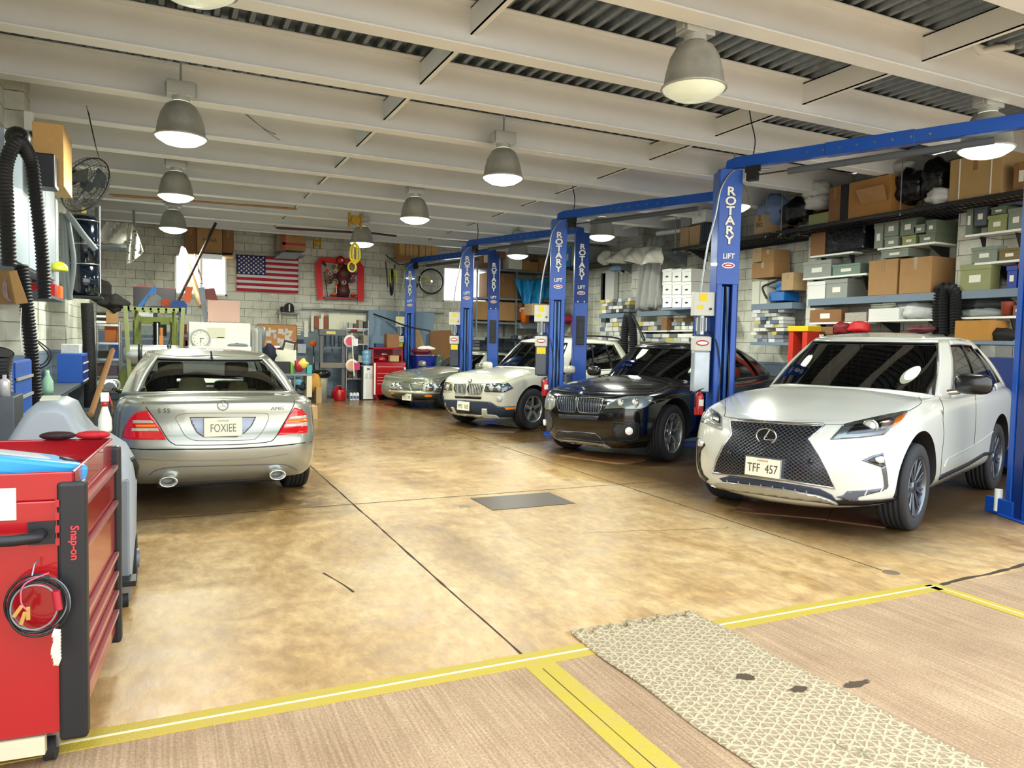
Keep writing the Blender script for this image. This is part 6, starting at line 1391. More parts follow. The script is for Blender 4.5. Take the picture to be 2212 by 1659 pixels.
wallbox('cream_leg_panel', (663, 812, 674, 858), 17.0, .5, mat('#cfcab0', .6), 'cream side panel of the far grey table', 'panel')
blob('red_cloth', 647, 790, 17.2, .15, (.8, .6, 1), m_red, 'red toy-like bundle on the far bench', 'bundle', 6); blob('yellow_cloth', 655, 786, 17.15, .12, (1, .6, .9), mat('#e8c05a', .6), 'yellow rag over the red bundle on the far bench', 'rag', 8)
wallbox('teal_tin', (663, 789, 674, 807), 17.15, .15, mat('#2fa7a7', .4), 'teal and white tin at the right end of the far bench', 'tin')
for k, (a, b_, c_) in enumerate(((611, 826, '#8f8f8a'), (622, 840, '#25262a'), (634, 824, '#7cc3e0'), (645, 835, '#2b2c30'))): blob('parts_heap', a+8, b_, 17.2, .12, (1.2, .8, .7), mat(c_, .6, var=.4, vs_=30), ('grey', 'black', 'pale blue', 'dark')[k]+' lump of parts below the far grey table', 'parts', k)
carton(*QY(652, 840, 672, 858, 16.6)[:2], 16.6, 17.0, 0, .2, m_card3, 'low open carton on the floor under the far grey table')
q = QY(656, 878, 686, 906, 15); p0_ = pZ(641, 908); x0 = p0_.x; Yc = p0_.y; x1 = pY(686, 900, Yc).x; carton(x0, x1, Yc, Yc+.4, 0, pY(660, 878, Yc).z, m_card3, 'cardboard box on the floor right beside the silver sedan', lab=True)
# barometer-like sign, calendar and posters
wallbox('arrow_sign', (657, 693, 666, 728), 20.1, .03, m_pap, 'tall narrow white arrow sign on the back wall', 'sign')
wallbox('blue_calendar', (642, 733, 656, 741), 20.0, .03, mat('#22305c', .6), 'small navy card over the printed chart', 'card'); wallbox('wall_chart', (643, 743, 661, 763), 20.0, .03, mat('#b9c0cc', .6, var=.5, vs_=40), 'blue-white printed chart on the back wall', 'poster')
for k in range(4): wallbox('hook_row', (641+0, 706+k*5, 650, 709+k*5), 20.1, .04, mat('#dcdcd0', .5), 'white hook on the back wall, %s in the column of four' % ('top', 'second', 'third', 'bottom')[k], 'hook', group='white hooks right of the cork board')
# ================= BACK WALL FEATURES =================
# flag
x0, x1, z0, z1 = QY(511, 554, 644, 631, 20.12); r = root('flag', ((x0+x1)/2, 20.12, z0), 'stars and stripes flag pinned on the block wall', 'flag')
W_, Hh = x1-x0, z1-z0; m_fr = mat('#b5142c', .7); m_fw = mat('#dcdce0', .7); m_fb = mat('#23235e', .7)
def wav(u, v): return .012*math.sin(u*9+v*3)+.01*math.sin(u*4-v*7)
b = MB()
for s_ in range(13):
    v0, v1 = s_/13, (s_+1)/13; u0 = .46 if s_ < 7 else 0
    b.grid(lambda u, v: Vector((x0+W_*lerp(u0, 1, u), 20.12-.02+wav(lerp(u0, 1, u), lerp(v0, v1, v)), z1-Hh*lerp(v0, v1, v))), 20, 2, mi=s_ % 2)
b.build('stripes', [m_fr, m_fw], r, world=True, solid=.002); b = MB(); b.grid(lambda u, v: Vector((x0+W_*.46*u, 20.1+wav(u*.46, v*.54), z1-Hh*v*7/13)), 12, 8); b.build('canton', m_fb, r, world=True, solid=.002)
b = MB()
for i in range(9):
    for j in range(6 if i % 2 == 0 else 5):
        u = (j+ (.5 if i % 2 == 0 else 1))/6*.46; v = (i+.9)/9.8*7/13; c_ = Vector((x0+W_*u, 20.1+wav(u, v)-.006, z1-Hh*v)); P5 = []
        for k in range(10): a = math.pi*k/5; rr = .034 if k % 2 == 0 else .015; P5.append(c_+Vector((rr*math.sin(a), 0, rr*math.cos(a))))
        b.prism(P5, (0, .003, 0))
b.build('stars', m_fw, r, world=True)
# hoists on chains
m_hst = mat('#b8901c', .4, .4, var=.2)
def hoist(px, py0, py1, Y, label, chain_to, sc_=1):
    c = pY(px, py1, Y); r = root('chain_hoist', c, label, 'hoist'); h = pY(px, py0, Y).z-c.z
    MB().box(-.14*sc_, -.10*sc_, -.05, .05, 0, h).box(.10*sc_, .14*sc_, -.05, .05, 0, h).box(-.14*sc_, .14*sc_, -.05, .05, h*.35, h*.45).box(-.1*sc_, .1*sc_, -.04, .04, h*.75, h*.82).build('hoist_body', m_hst, r, bevel=.005)
    MB().cyl((0, -.07, h*.5), (0, .07, h*.5), .09*sc_, n=20).build('hoist_wheel', m_hst, r)
    b = MB(); z = 0; k = 0; zc = pY(px, chain_to, Y).z-c.z
    while z > zc:
        b.tube([(.014*math.cos(a)*(k % 2), .014*math.cos(a)*((k+1) % 2), z-.02+.026*math.sin(a)) for a in [2*math.pi*i/10 for i in range(10)]], .005, 5, closed=True); z -= .038; k += 1
    b.build('chain', m_steel, r); return r, zc
hoist(685, 514, 538, 19.6, 'small yellow chain hoist above the left end of the red sash', 562, .7)
Yh = 15.3; r, zc = hoist(767, 460, 492, Yh, 'yellow chain hoist with hanging yellow sling below the beams', 524, 1)
b = MB(); c0 = pY(767, 524, Yh)-pY(767, 492, Yh)
for k, dx in enumerate((-.08, -.03, .04, .09)): b.tube(cat_rom([(0, 0, c0.z), (dx, .01*k, c0.z-.10), (dx*1.2, 0, c0.z-.30), (dx*.3, 0, c0.z-.42)], 6), .018, 8)
b.tube([(-.06+.08*math.cos(a), -.02, c0.z-.50+.1*math.sin(a)) for a in [2*math.pi*i/20 for i in range(20)]], .016, 8, closed=True).ball((0, 0, c0.z-.4), .05, 12)
b.build('sling', mat('#e8d21e', .6), r)
# altar with red sash
A = Zm(12.76, 670, 540); Ya = 20.0
def PA(x, y, Y=Ya): p = A((x, y))[0]; return pY(p[0], p[1], Y)
r = root('ribbon_drape', PA(800, 700), 'broad red sash with rosette draped around the wall altar', 'sash')
b = MB(); L = [[(145, 340), (300, 190), (330, 360), (320, 400)], ]
b.prism([PA(x, y) for x, y in ((140, 350), (300, 190), (310, 380), (365, 1355), (200, 1375), (165, 800))], (0, .03, 0))
b.prism([PA(x, y) for x, y in ((300, 190), (500, 200), (700, 235), (730, 365), (500, 355), (310, 380))], (0, .035, 0)); b.prism([PA(x, y) for x, y in ((930, 240), (1100, 235), (1310, 260), (1330, 430), (1150, 380), (930, 365))], (0, .035, 0))
b.prism([PA(x, y) for x, y in ((1310, 260), (1490, 470), (1480, 1410), (1315, 1395), (1310, 900), (1330, 430))], (0, .03, 0)); b.build('ribbon', mat('#d0060f', .55, coat=.2, bump=.15), r, world=True)
MB().lathe([(0, .05), (.07, .055), (.11, .03), (.12, 0)], PA(830, 290)-Vector((0, .03, 0)), (0, -1, 0), 28, rfun=lambda k: 1+.05*math.sin(k*2.2)).build('rosette', mat('#b00510', .5), r, world=True); MB().ball(PA(855, 290)-Vector((0, .1, 0)), .035, 12).build('rosette_center', m_pap, r, world=True)
r = root('wall_altar', PA(830, 1340), 'small ornate altar figure with candles and fruit on a red ledge', 'altar')
MB().prism([PA(x, y, Ya-.05) for x, y in ((400, 1290), (1300, 1310), (1300, 1370), (400, 1350))], (0, .2, 0)).build('ledge', mat('#8c1226', .4), r, world=True, bevel=.005)
gold = mat('#b8994a', .35, .6, var=.4, vs_=40); cols = [gold, mat('#8f1220', .5), mat('#c9c2b0', .5), mat('#2a1c18', .5), mat('#5c1426', .5)]
MB().lathe([(0, 0), (.16, 0), (.19, .15), (.16, .30), (.13, .36), (.20, .50), (.24, .60), (.2, .74), (.12, .84), (0, .88)], PA(900, 1290, Ya-.02)+Vector((0, .0, 0)), n=24, rfun=lambda k: 1+.04*math.sin(k*3)).build('figure_body', mat('#4a1a18', .5, var=.5, vs_=20), r, world=True)
rr = random.Random(4)
for k in range(34):
    x = rr.uniform(480, 1250); y = rr.uniform(420, 900); d = ((x-860)/420)**2+((y-680)/300)**2
    if d > 1.1: continue
    c_ = PA(x, y, Ya-.12-rr.random()*.08); R1 = rr.uniform(.035, .075); t0 = rr.uniform(0, 6)
    MB().tube([c_+Vector((R1*math.cos(t0+a)*(1-a/14), 0, R1*math.sin(t0+a)*(1-a/14))) for a in [i*.5 for i in range(14)]], .012, 6).build('ornament', rr.choice(cols), r, world=True)
MB().ball(PA(860, 640, Ya-.2), .055, 16, sq=(.85, .8, 1.1)).build('figure_head', mat('#7a2018', .5), r, world=True)
for k in range(12): a = -1.2+k*.22; MB().tube([PA(860, 640, Ya-.18)+Vector((.09*math.sin(a), 0, .09*math.cos(a))), PA(860, 640, Ya-.15)+Vector((.2*math.sin(a), 0, .2*math.cos(a)))], .012, 6).build('headdress_ray', gold, r, world=True)
for x, y in ((1150, 650), (1250, 640), (1140, 860), (1200, 830), (470, 580), (560, 660)): MB().ball(PA(x, y, Ya-.16), .05, 10, sq=(1, .5, 1)).build('flower', mat('#8c1f5c' if x > 1100 else '#c33048', .6), r, world=True)
for x in (725, 1080): MB().cyl(PA(x, 1200, Ya-.1), PA(x, 1060, Ya-.1), .012, n=8).build('candle', m_pap, r, world=True); MB().ball(PA(x, 1020, Ya-.1), .02, 8, sq=(1, 1, 2)).build('candle_flame', mat('#d84a3a', .4, emis=.5), r, world=True)
for x in (650, 1200):
    MB().lathe([(0, 0), (.06, .0), (.11, .04)], PA(x, 1280, Ya-.08), n=20).build('fruit_bowl', m_red, r, world=True)
    for dx in (-35, 0, 35): MB().ball(PA(x+dx, 1215-(20 if dx == 0 else 0), Ya-.08), .032, 10).build('orange_fruit', m_orange, r, world=True)
MB().tube([PA(385, 600), PA(490, 1330)], .01, 6).tube([PA(340, 300), PA(430, 450)], .03, 8).build('polearm', m_blk, r, world=True)
# high shelf boxes on the back wall
def shelf_back(px0, px1, py, Y, dep, m, label, nm='wall_shelf', th=.03):
    x0, x1, z0, z1 = QY(px0, py, px1, py+3, Y); o = MB().box(x0, x1, Y, 20.2, z0-th, z0).build(nm, m, label=label, cat='shelf'); return z0
def cbY(q, Y, dep, m, label, **k): x0, x1, z0, z1 = QY(*q, Y); return carton(x0, x1, Y, Y+dep, z0, z1, m, label, **k)
Yb2 = 19.55
z = shelf_back(395, 506, 546, Yb2, .6, m_ltwood, 'wooden shelf high on the back wall carrying three cartons')
cbY((399, 488, 426, 546), Yb2+.02, .5, m_card2, 'dark brown carton at the left end of the high back shelf'); cbY((426, 492, 480, 546), Yb2-.1, .5, m_card, 'tan carton marked in black on the high back shelf', mark=('MEGA', .12, m_blk)); cbY((481, 495, 505, 546), Yb2+.02, .5, m_card2, 'dark brown carton at the right end of the high back shelf')
x0, x1, z0, z1 = QY(432, 547, 480, 560, 19.3); MB().box(x0, x1, 19.3, 19.34, z0, z1).box(x0, x1, 19.3, 19.5, z1-.02, z1).build('wire_guard_frame', m_chr, label='small white frame hung under the marked carton', cat='frame')
z = shelf_back(600, 660, 545, 19.4, .6, m_gr2, 'grey bracket shelf above the flag'); cbY((598, 505, 618, 543), 19.45, .5, mat('#8a7a66', .8), 'grey-brown carton partly behind the red-taped one'); o = cbY((610, 500, 660, 541), 19.3, .5, m_card, 'carton wrapped with red tape above the flag')
x0, x1, z0, z1 = QY(610, 525, 660, 530, 19.29); MB().box(x0, x1, 19.29, 19.3, z0, z1).box(x0, x0+.08, 19.29, 19.3, z0-.15, z1+.3).build('red_tape', m_red, o, world=True)
a = [pY(x, y, 19.2) for x, y in ((592, 558), (610, 545), (653, 546), (640, 560))]; MB().prism(a, (0, .06, .03)).build('louvre_sheet', m_gr2, label='grey louvred panel hung below the red-taped carton', cat='panel')
# draped sheets (back-left)
def drape(nm, pts_top, drop, Y, m, label, seed, fold=.06, n=30, cat='cloth', mm=14, freq=15):
    """cloth hanging from a top polyline (pixels) down to a bottom polyline"""
    rr = random.Random(seed); ph = rr.uniform(0, 6); T_ = cat_rom([(x, y, 0) for x, y in pts_top], 8); B_ = cat_rom([(x, y, 0) for x, y in drop], 8)
    def f(u, v):
        t = T_[min(len(T_)-1, int(u*(len(T_)-1)))]; bb = B_[min(len(B_)-1, int(u*(len(B_)-1)))]
        p = pY(lerp(t.x, bb.x, v), lerp(t.y, bb.y, v), Y); return p+Vector((0, -fold*(.5+v)*math.sin(u*freq+ph+v*3)-.3*fold*math.sin(u*31+v*9)-.12*math.sin(v*math.pi*.6), 0))
    return MB().grid(f, n*2, mm).build(nm, m, label=label, cat=cat, solid=.006, recalc=False)
x0, x1, z0, z1 = QY(206, 480, 296, 545, 16.6); MB().box(x0+.05, x1-.15, 16.7, 17.2, z0+.15, z1-.05).build('hidden_bin', m_gr2, label='grey bin under the draped sheet in the back left corner', cat='bin'); MB().box(x0-.1, x1, 16.6, 17.3, z0+.1, z0+.14).box(x0-.05, x0, 17.2, 17.25, z0, 4.1).box(x1-.1, x1-.05, 17.2, 17.25, z0, 4.1).build('hanging_shelf', m_gr2, label='steel shelf hung from the beams under the draped sheet', cat='shelf')
drape('draped_sheet', [(204, 478), (240, 479), (285, 482)], [(206, 525), (232, 526), (284, 532)], 16.55, m_cloth, 'grey-white sheet draped over the hung shelf at the back left', 3)
mt = bpy.data.materials.new('dotted_cloth'); t = NT(mt); v = t.n('TexVoronoi'); v.inputs['Scale'].default_value = 14; t.set(v.inputs['Vector'], t.obj()); t.bsdf(t.mix(t.ramp(v.outputs[0], [(.25, (1, 1, 1, 1)), (.3, (0, 0, 0, 1))]), lin('#d9dace'), lin('#22242a')), .8)
drape('spotted_sheet', [(274, 482), (288, 486), (296, 500)], [(274, 572), (288, 566), (310, 545)], 16.35, mt, 'white cloth with black spots hanging beside the draped sheet', 8, fold=.05)
# arched shelf with mantel clock
z = shelf_back(600, 648, 672, 20.0, .2, m_gr2, 'small ledge with an arched ornament on the back wall'); c_ = pY(625, 676, 19.95); r = root('arched_ornament', (c_.x, 19.95, c_.z+.02), 'black arched ornament on the small wall ledge', 'ornament')
MB().prism([(-.12, 0, 0), (-.12, 0, .12)]+[(.12*math.cos(a), 0, .12+.12*math.sin(a)) for a in [math.pi-math.pi*i/12 for i in range(13)]]+[(.12, 0, 0)], (0, .1, 0)).build('arch', m_ddk, r); MB().box(-.015, .015, -.01, 0, .02, .2).build('post', m_pap, r)
blob('figurine', 609, 668, 19.95, .06, (.7, .7, 1.4), m_ddk, 'small dark figurine left of the arched ornament', 'figurine')
for k, (a0, a1) in enumerate(((604, 606), (643, 645))): wallbox('ledge_bracket', (a0, 676, a1, 694), 20.05, .1, m_pap, '%s white bracket under the ornament ledge' % ('left', 'right')[k], 'bracket')
# pipes along the back wall
MB().tube([pY(650, 666, 20.1), pY(720, 668, 20.1), pY(790, 672, 20.1), pY(875, 674, 20.1), pY(960, 676, 20.1)], .02, 8).tube([pY(690, 671, 20.08), pY(875, 678, 20.08)], .012, 8).build('air_line', m_steel, label='thin steel air line running across the back wall', cat='pipe')
MB().tube(cat_rom([pY(795, 674, 20.05), pY(840, 690, 19.5), pY(880, 705, 18.8), pY(930, 715, 18.4)], 6), .02, 8).build('drooping_cable', m_blk, label='black cable drooping from the air line across the blue board', cat='cable')
MB().tube(cat_rom([pY(800, 673, 20.05), pY(793, 678, 20.05), pY(792, 700, 20.05), pY(791, 800, 20.05)], 5), .018, 8).build('drop_pipe', m_gr2, label='vertical pipe down the left edge of the blue board', cat='pipe')
# louvre rack, strip boards, mid wall
wallbox('slat_board', (710, 680, 790, 715), 20.05, .1, mat('#e6e4cc', .5), 'wide cream slatted panel on the back wall', 'panel')
wallbox('blue_sign', (749, 699, 774, 709), 19.95, .02, m_bldk, 'small navy sign on the cream slatted panel', 'sign'); wallbox('red_sign', (758, 707, 772, 716), 19.93, .02, m_redlab, 'small red and white sign under the navy one', 'sign')
for k, (a0, a1, t0, t1, c_) in enumerate(((672, 678, 680, 716, '#dcdccf'), (679, 688, 683, 708, '#9b4a2c'), (689, 693, 688, 716, '#dcdccf'), (693, 699, 678, 722, '#e4e2d2'), (700, 708, 683, 714, '#9b4a2c'))): wallbox('strip_board', (a0, t0, a1, t1), 20.0, .06, mat(c_, .6), '%s upright strip in the row left of the slatted panel' % ('first white', 'second, reddish', 'third, short white', 'fourth, longest white', 'fifth, reddish')[k], 'strip')
# shop press
Yp = 19.0; x0, x1, z0, z1 = QY(691, 720, 745, 858, Yp); r = root('shop_press', ((x0+x1)/2, Yp, 0), 'tall grey hydraulic shop press against the back wall', 'press'); m_pr = mat('#5d6162', .5, .3, var=.25)
for x in (x0, x1-.08): MB().box(x, x+.08, Yp, Yp+.12, 0, z1+.05).build('upright', m_pr, r, world=True, bevel=.004)
MB().box(x0-.02, x1+.02, Yp-.03, Yp+.15, z1-.06, z1+.1).build('head_beam', m_pr, r, world=True, bevel=.01); MB().box(x0+.15, x0+.38, Yp-.034, Yp-.03, z1-.02, z1+.05).build('name_label', mat('#c9b85a', .5), r, world=True); MB().box(x0, x1, Yp-.03, Yp+.15, .82, .95).build('bed_beam', mat('#776f64', .6, var=.3), r, world=True, bevel=.008)
MB().cyl(((x0+x1)/2, Yp+.05, z1-.32), ((x0+x1)/2, Yp+.05, z1-.06), .07, n=18).cyl(((x0+x1)/2, Yp+.05, z1-.5), ((x0+x1)/2, Yp+.05, z1-.32), .02, n=10).build('ram', m_tank, r, world=True)
for dx in (-.18, .16): MB().cyl(((x0+x1)/2+dx, Yp+.05, z1-.35), ((x0+x1)/2+dx, Yp+.05, z1-.06), .02, n=10).build('return_spring', m_blk, r, world=True)
MB().box(x0-.05, x1+.05, Yp-.2, Yp+.35, 0, .05).build('foot', m_pr, r, world=True); MB().box((x0+x1)/2-.22, (x0+x1)/2+.22, Yp+.0, Yp+.1, z1-.38, z1-.34).build('cross_plate', m_pr, r, world=True)
wallbox('blue_wall_cover', (640, 716, 690, 850), 20.12, .05, mat('#74838f', .7, var=.1), 'grey-blue painted sheet on the wall behind the far bench', 'panel')
# gas can, trash, boxes at the foot
c_ = pZ(722, 861); r = root('gas_can', (c_.x, 18.9, 0), 'round red plastic fuel can on the floor under the press', 'fuel can'); MB().lathe([(0, 0), (.17, 0), (.185, .03), (.185, .22), (.16, .29), (.06, .32), (0, .325)], n=28, rfun=lambda k: 1.0).build('can_body', m_red, r); MB().tube([(-.09, 0, .31), (-.06, 0, .37), (.05, 0, .37), (.08, 0, .31)], .018, 8).build('can_handle', m_red, r); MB().cyl((.0, -.12, .27), (0, -.16, .33), .03, n=12).build('cap', m_blk, r)
r = root('trash_bag_bin', (pY(692, 800, 18.6).x, 18.6, 0), 'pale bin with black liner bag beside the press', 'bin'); MB().lathe([(0, 0), (.16, 0), (.18, .62)], n=24).build('bin_body', mat('#a9ac9c', .6, var=.15), r); MB().lathe([(.2, .60), (.24, .64), (.25, .74), (.18, .78), (.16, .72)], n=24, rfun=lambda k: 1+.04*math.sin(k*1.9)).build('bin_liner', mat('#0b0b0d', .25), r)
x0, x1, z0, z1 = QY(683, 836, 695, 866, 18.1); carton(x0, x1, 18.1, 18.4, 0, z1, m_card3, 'narrow tan carton standing in front of the pale bin', tape=False); blob('ochre_bag', 680, 830, 18.4, .17, (1, .8, 1.6), mat('#c08a2c', .6), 'ochre bag standing left of the pale bin', 'bag', 2)
# wire shelf with stuff, left of the cooler
x0, x1 = pY(752, 790, 19.0).x, pY(776, 790, 19.0).x; zz = [.55, 1.0, 1.45, 1.85]
wire_rack(x0-.02, x1+.25, 19.1, 19.6, zz, 'dark wire rack crammed with parts between the press and the cooler', h=2.05)
for k, z in enumerate(zz):
    for j in range(4):
        xx = x0+.03+j*.13; MB().box(xx, xx+.11, 19.12, 19.4, z, z+.1+.08*((j*7+k*3) % 4)/2).build('parts_box', mat(('#5f4a38', '#8f8a7a', '#2a2a2c', '#a3a090')[(j+k) % 4], .7, var=.4, vs_=30), label='small parts box in the crammed dark wire rack', cat='box', group='small boxes in the dark wire rack', bevel=.003)
for k in range(3):
    c_ = pY(759+k*7, 860, 18.95); r = root('oil_jug', (c_.x, 18.95, 0), 'white oil jug on the floor, %s of three by the water cooler' % ('left', 'middle', 'right')[k], 'oil jug', group='white oil jugs on the floor'); MB().prism([(-.035, 0, 0), (.035, 0, 0), (.035, 0, .15), (.015, 0, .19), (-.015, 0, .19), (-.035, 0, .15)], (0, .1, 0)).build('jug_body', m_wht, r, bevel=.006); MB().cyl((0, .05, .19), (0, .05, .22), .015, n=10).build('cap', m_blk, r); MB().box(-.028, .028, -.002, .0, .03, .11).build('label_sticker', mat('#44588c', .5), r)
for k, (px, py, c_) in enumerate(((756, 737, '#c9476a'), (760, 789, '#d3a07a'))):
    c0 = pY(px, py, 18.9); r = root('hanging_sign', c0, ('round pink and white hanging sign above the wire rack', 'round pink and tan hanging sign in front of the wire rack')[k], 'sign'); MB().lathe([(0, -.01), (.16, -.01), (.16, .01), (0, .01)], (0, 0, 0), (0, 1, 0), 28).build('disc', mat('#e2dcd6', .5), r); MB().lathe([(0, .011), (.11, .011)], (0, -.025, 0), (0, 1, 0), 24).build('center', mat(c_, .5), r); MB().box(.05, .2, -.02, -.01, -.12, .06).build('card', mat(('#ddd9e0', '#c2286a')[k], .5), r)
MB().cyl(pY(760, 720, 18.85), pY(765, 812, 18.85), .014, n=8).build('white_rod', m_wht, label='upright white rod in front of the wire rack', cat='rod')
# string trimmer with orange head, hung
r = root('string_trimmer', pY(677, 800, 19.8), 'string trimmer with orange guard hung on the back wall', 'trimmer'); MB().cyl(pY(677, 748, 19.8), pY(679, 812, 19.8), .018, n=8).build('shaft', m_blk, r, world=True); MB().ball(pY(677, 742, 19.75), .08, 14, sq=(1.1, .6, 1)).build('orange_guard', m_orange, r, world=True); MB().cyl(pY(677, 770, 19.79), pY(677.5, 785, 19.79), .024, n=8).build('grip', m_chr, r, world=True)
# water cooler
c_ = pZ(800, 864); Yc = c_.y; x0, x1, z0, z1 = QY(785, 790, 806, 862, Yc); r = root('water_cooler', ((x0+x1)/2, Yc, 0), 'white bottled-water cooler against the back wall', 'water cooler')
MB().box(x0, x1, Yc, Yc+.32, .02, z1-.0).build('cabinet', mat('#dfe2dd', .35), r, world=True, bevel=.01); MB().box(x0-.05, x0, Yc+.01, Yc+.3, 0, z1-.02).build('side_panel', m_blk, r, world=True)
xm = (x0+x1)/2; MB().lathe([(.05, 0), (.06, .03), (.13, .05), (.135, .10), (.125, .12), (.135, .14), (.135, .25), (.125, .27), (.135, .29), (.135, .36), (.09, .40), (0, .41)], (xm, Yc+.16, z1), n=28).build('water_bottle', mat('#6fa3c4', .12, coat=1, var=.1), r, world=True)
for dx in (-.05, .05): MB().box(xm+dx-.025, xm+dx+.02, Yc-.015, Yc, z1-.32, z1-.2).build('tap', mat('#c2c8c6', .4), r, world=True)
MB().box(xm-.04, xm+.04, Yc-.005, Yc, z1-.1, z1-.07).build('display', m_blk, r, world=True)
def extinguisher(p, h, label, par_label='fire extinguisher', r_=None):
    r = root('fire_extinguisher', p, label, 'fire extinguisher'); rr = r_ or h*.17
    MB().lathe([(0, 0), (rr, 0), (rr*1.02, h*.03), (rr*1.02, h*.72), (rr*.8, h*.8), (rr*.35, h*.85), (rr*.3, h*.9)], n=24).build('cylinder', m_red, r)
    MB().box(-rr*.25, rr*.25, -rr*.25, rr*.25, h*.88, h*.95).obox((rr*.4, 0, h*.98), (rr*1.4, rr*.4, h*.025), (0, -.3, 0)).build('valve', m_blk, r); MB().tube(cat_rom([(-rr*.2, 0, h*.92), (-rr*1.1, 0, h*.85), (-rr*1.2, 0, h*.5), (-rr*1.1, 0, h*.3)], 5), rr*.14, 6).build('hose', m_blk, r)
    MB().add([(rr*1.035*math.sin(a), -rr*1.035*math.cos(a), z) for z in (h*.35, h*.6) for a in (-.7, -.35, 0, .35, .7)], [(i, i+1, i+6, i+5) for i in range(4)], 0, True).build('label_sticker', m_pap, r); return r
x0e = pY(812, 862, 18.9).x; extinguisher((x0e, 18.9, 0), .5, 'fire extinguisher standing on the floor beside the water cooler')
# red tool chest
Yt = 18.75; x0, x1, z0, z1 = QY(806, 783, 876, 853, Yt); r = root('tool_chest', ((x0+x1)/2, Yt, 0), 'red rolling tool chest with open hutch by the farthest lift', 'tool chest')
MB().box(x0, x1, Yt, Yt+.55, .14, z1).build('chest_body', m_rcart, r, world=True, bevel=.006); hz = [z1-.10, z1-.27, z1-.37, z1-.45, z1-.54, z1-.64]
for k, z in enumerate(hz[:-1]): d = MB().box(x0+.1, x1-.06, Yt-.012, Yt, hz[k+1]+.01 if k < 5 else z-.1, z-.005).build('drawer', m_rcart, r, world=True, bevel=.004); MB().box(x0+.1, x1-.06, Yt-.022, Yt-.012, z-.022, z-.005).build('drawer_pull', mat('#dca9a4', .3, .4), d, world=True)
MB().box(x0+.02, x0+.06, Yt-.02, Yt, .15, z1-.02).build('corner_trim', m_wht, r, world=True); MB().box(x1-.05, x1, Yt-.02, Yt, z1-.35, z1-.12).build('side_sticker', mat('#e0d2c8', .5), r, world=True)
a0, a1, b0, b1 = QY(805, 752, 870, 783, Yt); b = MB(); b.box(a0, a0+.03, Yt, Yt+.45, b0, b1).box(a1-.03, a1, Yt, Yt+.45, b0, b1).box(a0, a1, Yt, Yt+.45, b1-.03, b1).box(a0, a1, Yt+.42, Yt+.45, b0, b1).box(a0, a0+.25, Yt+.1, Yt+.42, b0+.1, b0+.13); b.build('hutch', m_rcart, r, world=True, bevel=.004)
for dx in (.08, .62): caster(x0+dx-r.location.x, .1, .05, r); caster(x0+dx-r.location.x, .45, .05, r)
blob('red_rag', 826, 776, Yt+.1, .08, (1.2, .8, .7), m_red, 'red rag in the hutch of the far tool chest', 'rag', 3); wallbox('tan_carton', (843, 768, 862, 781), Yt+.05, .2, m_card3, 'small tan carton in the hutch of the far tool chest', 'box'); blob('grey_tool', 830, 765, Yt+.1, .06, (1.6, .8, .5), m_chr, 'grey metal tool above the red rag in the hutch', 'tool')
wallbox('blue_mower_motor', (812, 742, 830, 751), Yt+.1, .2, mat('#27335c', .5, var=.4, vs_=40), 'small navy machine on top of the far tool chest', 'machine')
wallbox('cardboard_box', (836, 722, 862, 751), Yt+.1, .3, m_card2, 'brown carton on top of the far tool chest', 'box')
# blue board leaning, cardboard sheets, blue tub, cylinder
wallbox('blue_board', (795, 672, 936, 850), 19.9, .04, mat('#7b93a8', .6, var=.05), 'large plain grey-blue board standing against the back wall', 'board')
for nm, pts, m, lbx in (('cardboard_sheet', ((928, 716), (985, 712), (990, 800), (950, 800), (930, 760)), m_card2, 'big brown cardboard sheet leaning right of the blue board'), ('cardboard_sheet', ((898, 712), (905, 708), (918, 750), (898, 752)), m_card3, 'tan cardboard sheet leaning behind the farthest lift post')):
    lean(nm, pts, 19.7, .03, m, lbx, 'cardboard')
r = root('blue_tub', (pY(922, 800, 18.9).x, 18.9, 0), 'deep blue rolling tub filled with parts beside the farthest lift post', 'tub'); x0, x1, z0, z1 = QY(899, 768, 943, 835, 18.6)
a = [Vector((x, y, .25)) for x, y in ((x0+.05, 18.62), (x1-.1, 18.62), (x1-.1, 19.1), (x0+.05, 19.1))]; b_ = [Vector((x, y, z1)) for x, y in ((x0, 18.58), (x1, 18.58), (x1, 19.2), (x0, 19.2))]; MB().hexa(a, b_).build('tub_body', m_bldk, r, world=True, bevel=.01); MB().box(x0-.02, x1+.02, 18.56, 19.22, z1-.01, z1+.02).build('tub_rim', m_chr, r, world=True)
blob('red_bundle', 912, 760, 18.7, .2, (1.3, .9, .5), mat('#6a1030', .6, var=.4, vs_=14), 'maroon bundle heaped in the blue tub', 'bundle', 2); blob('white_hose', 918, 752, 18.65, .16, (1.8, .7, .35), m_pap, 'white plastic piece lying over the maroon bundle', 'part', 12)
r = root('gas_bottle', (pY(951, 790, 18.3).x, 18.35, 0), 'green gas cylinder beside the blue tub', 'gas cylinder'); MB().lathe([(0, 0), (.11, 0), (.115, .03), (.115, .95), (.07, 1.08), (.03, 1.1), (.03, 1.16), (0, 1.16)], n=24).build('cylinder', mat('#1d5a44', .35, coat=.3), r); MB().box(-.03, .03, -.03, .03, 1.14, 1.22).cyl((.03, 0, 1.18), (.09, 0, 1.2), .02, n=8).build('valve', m_chr, r)
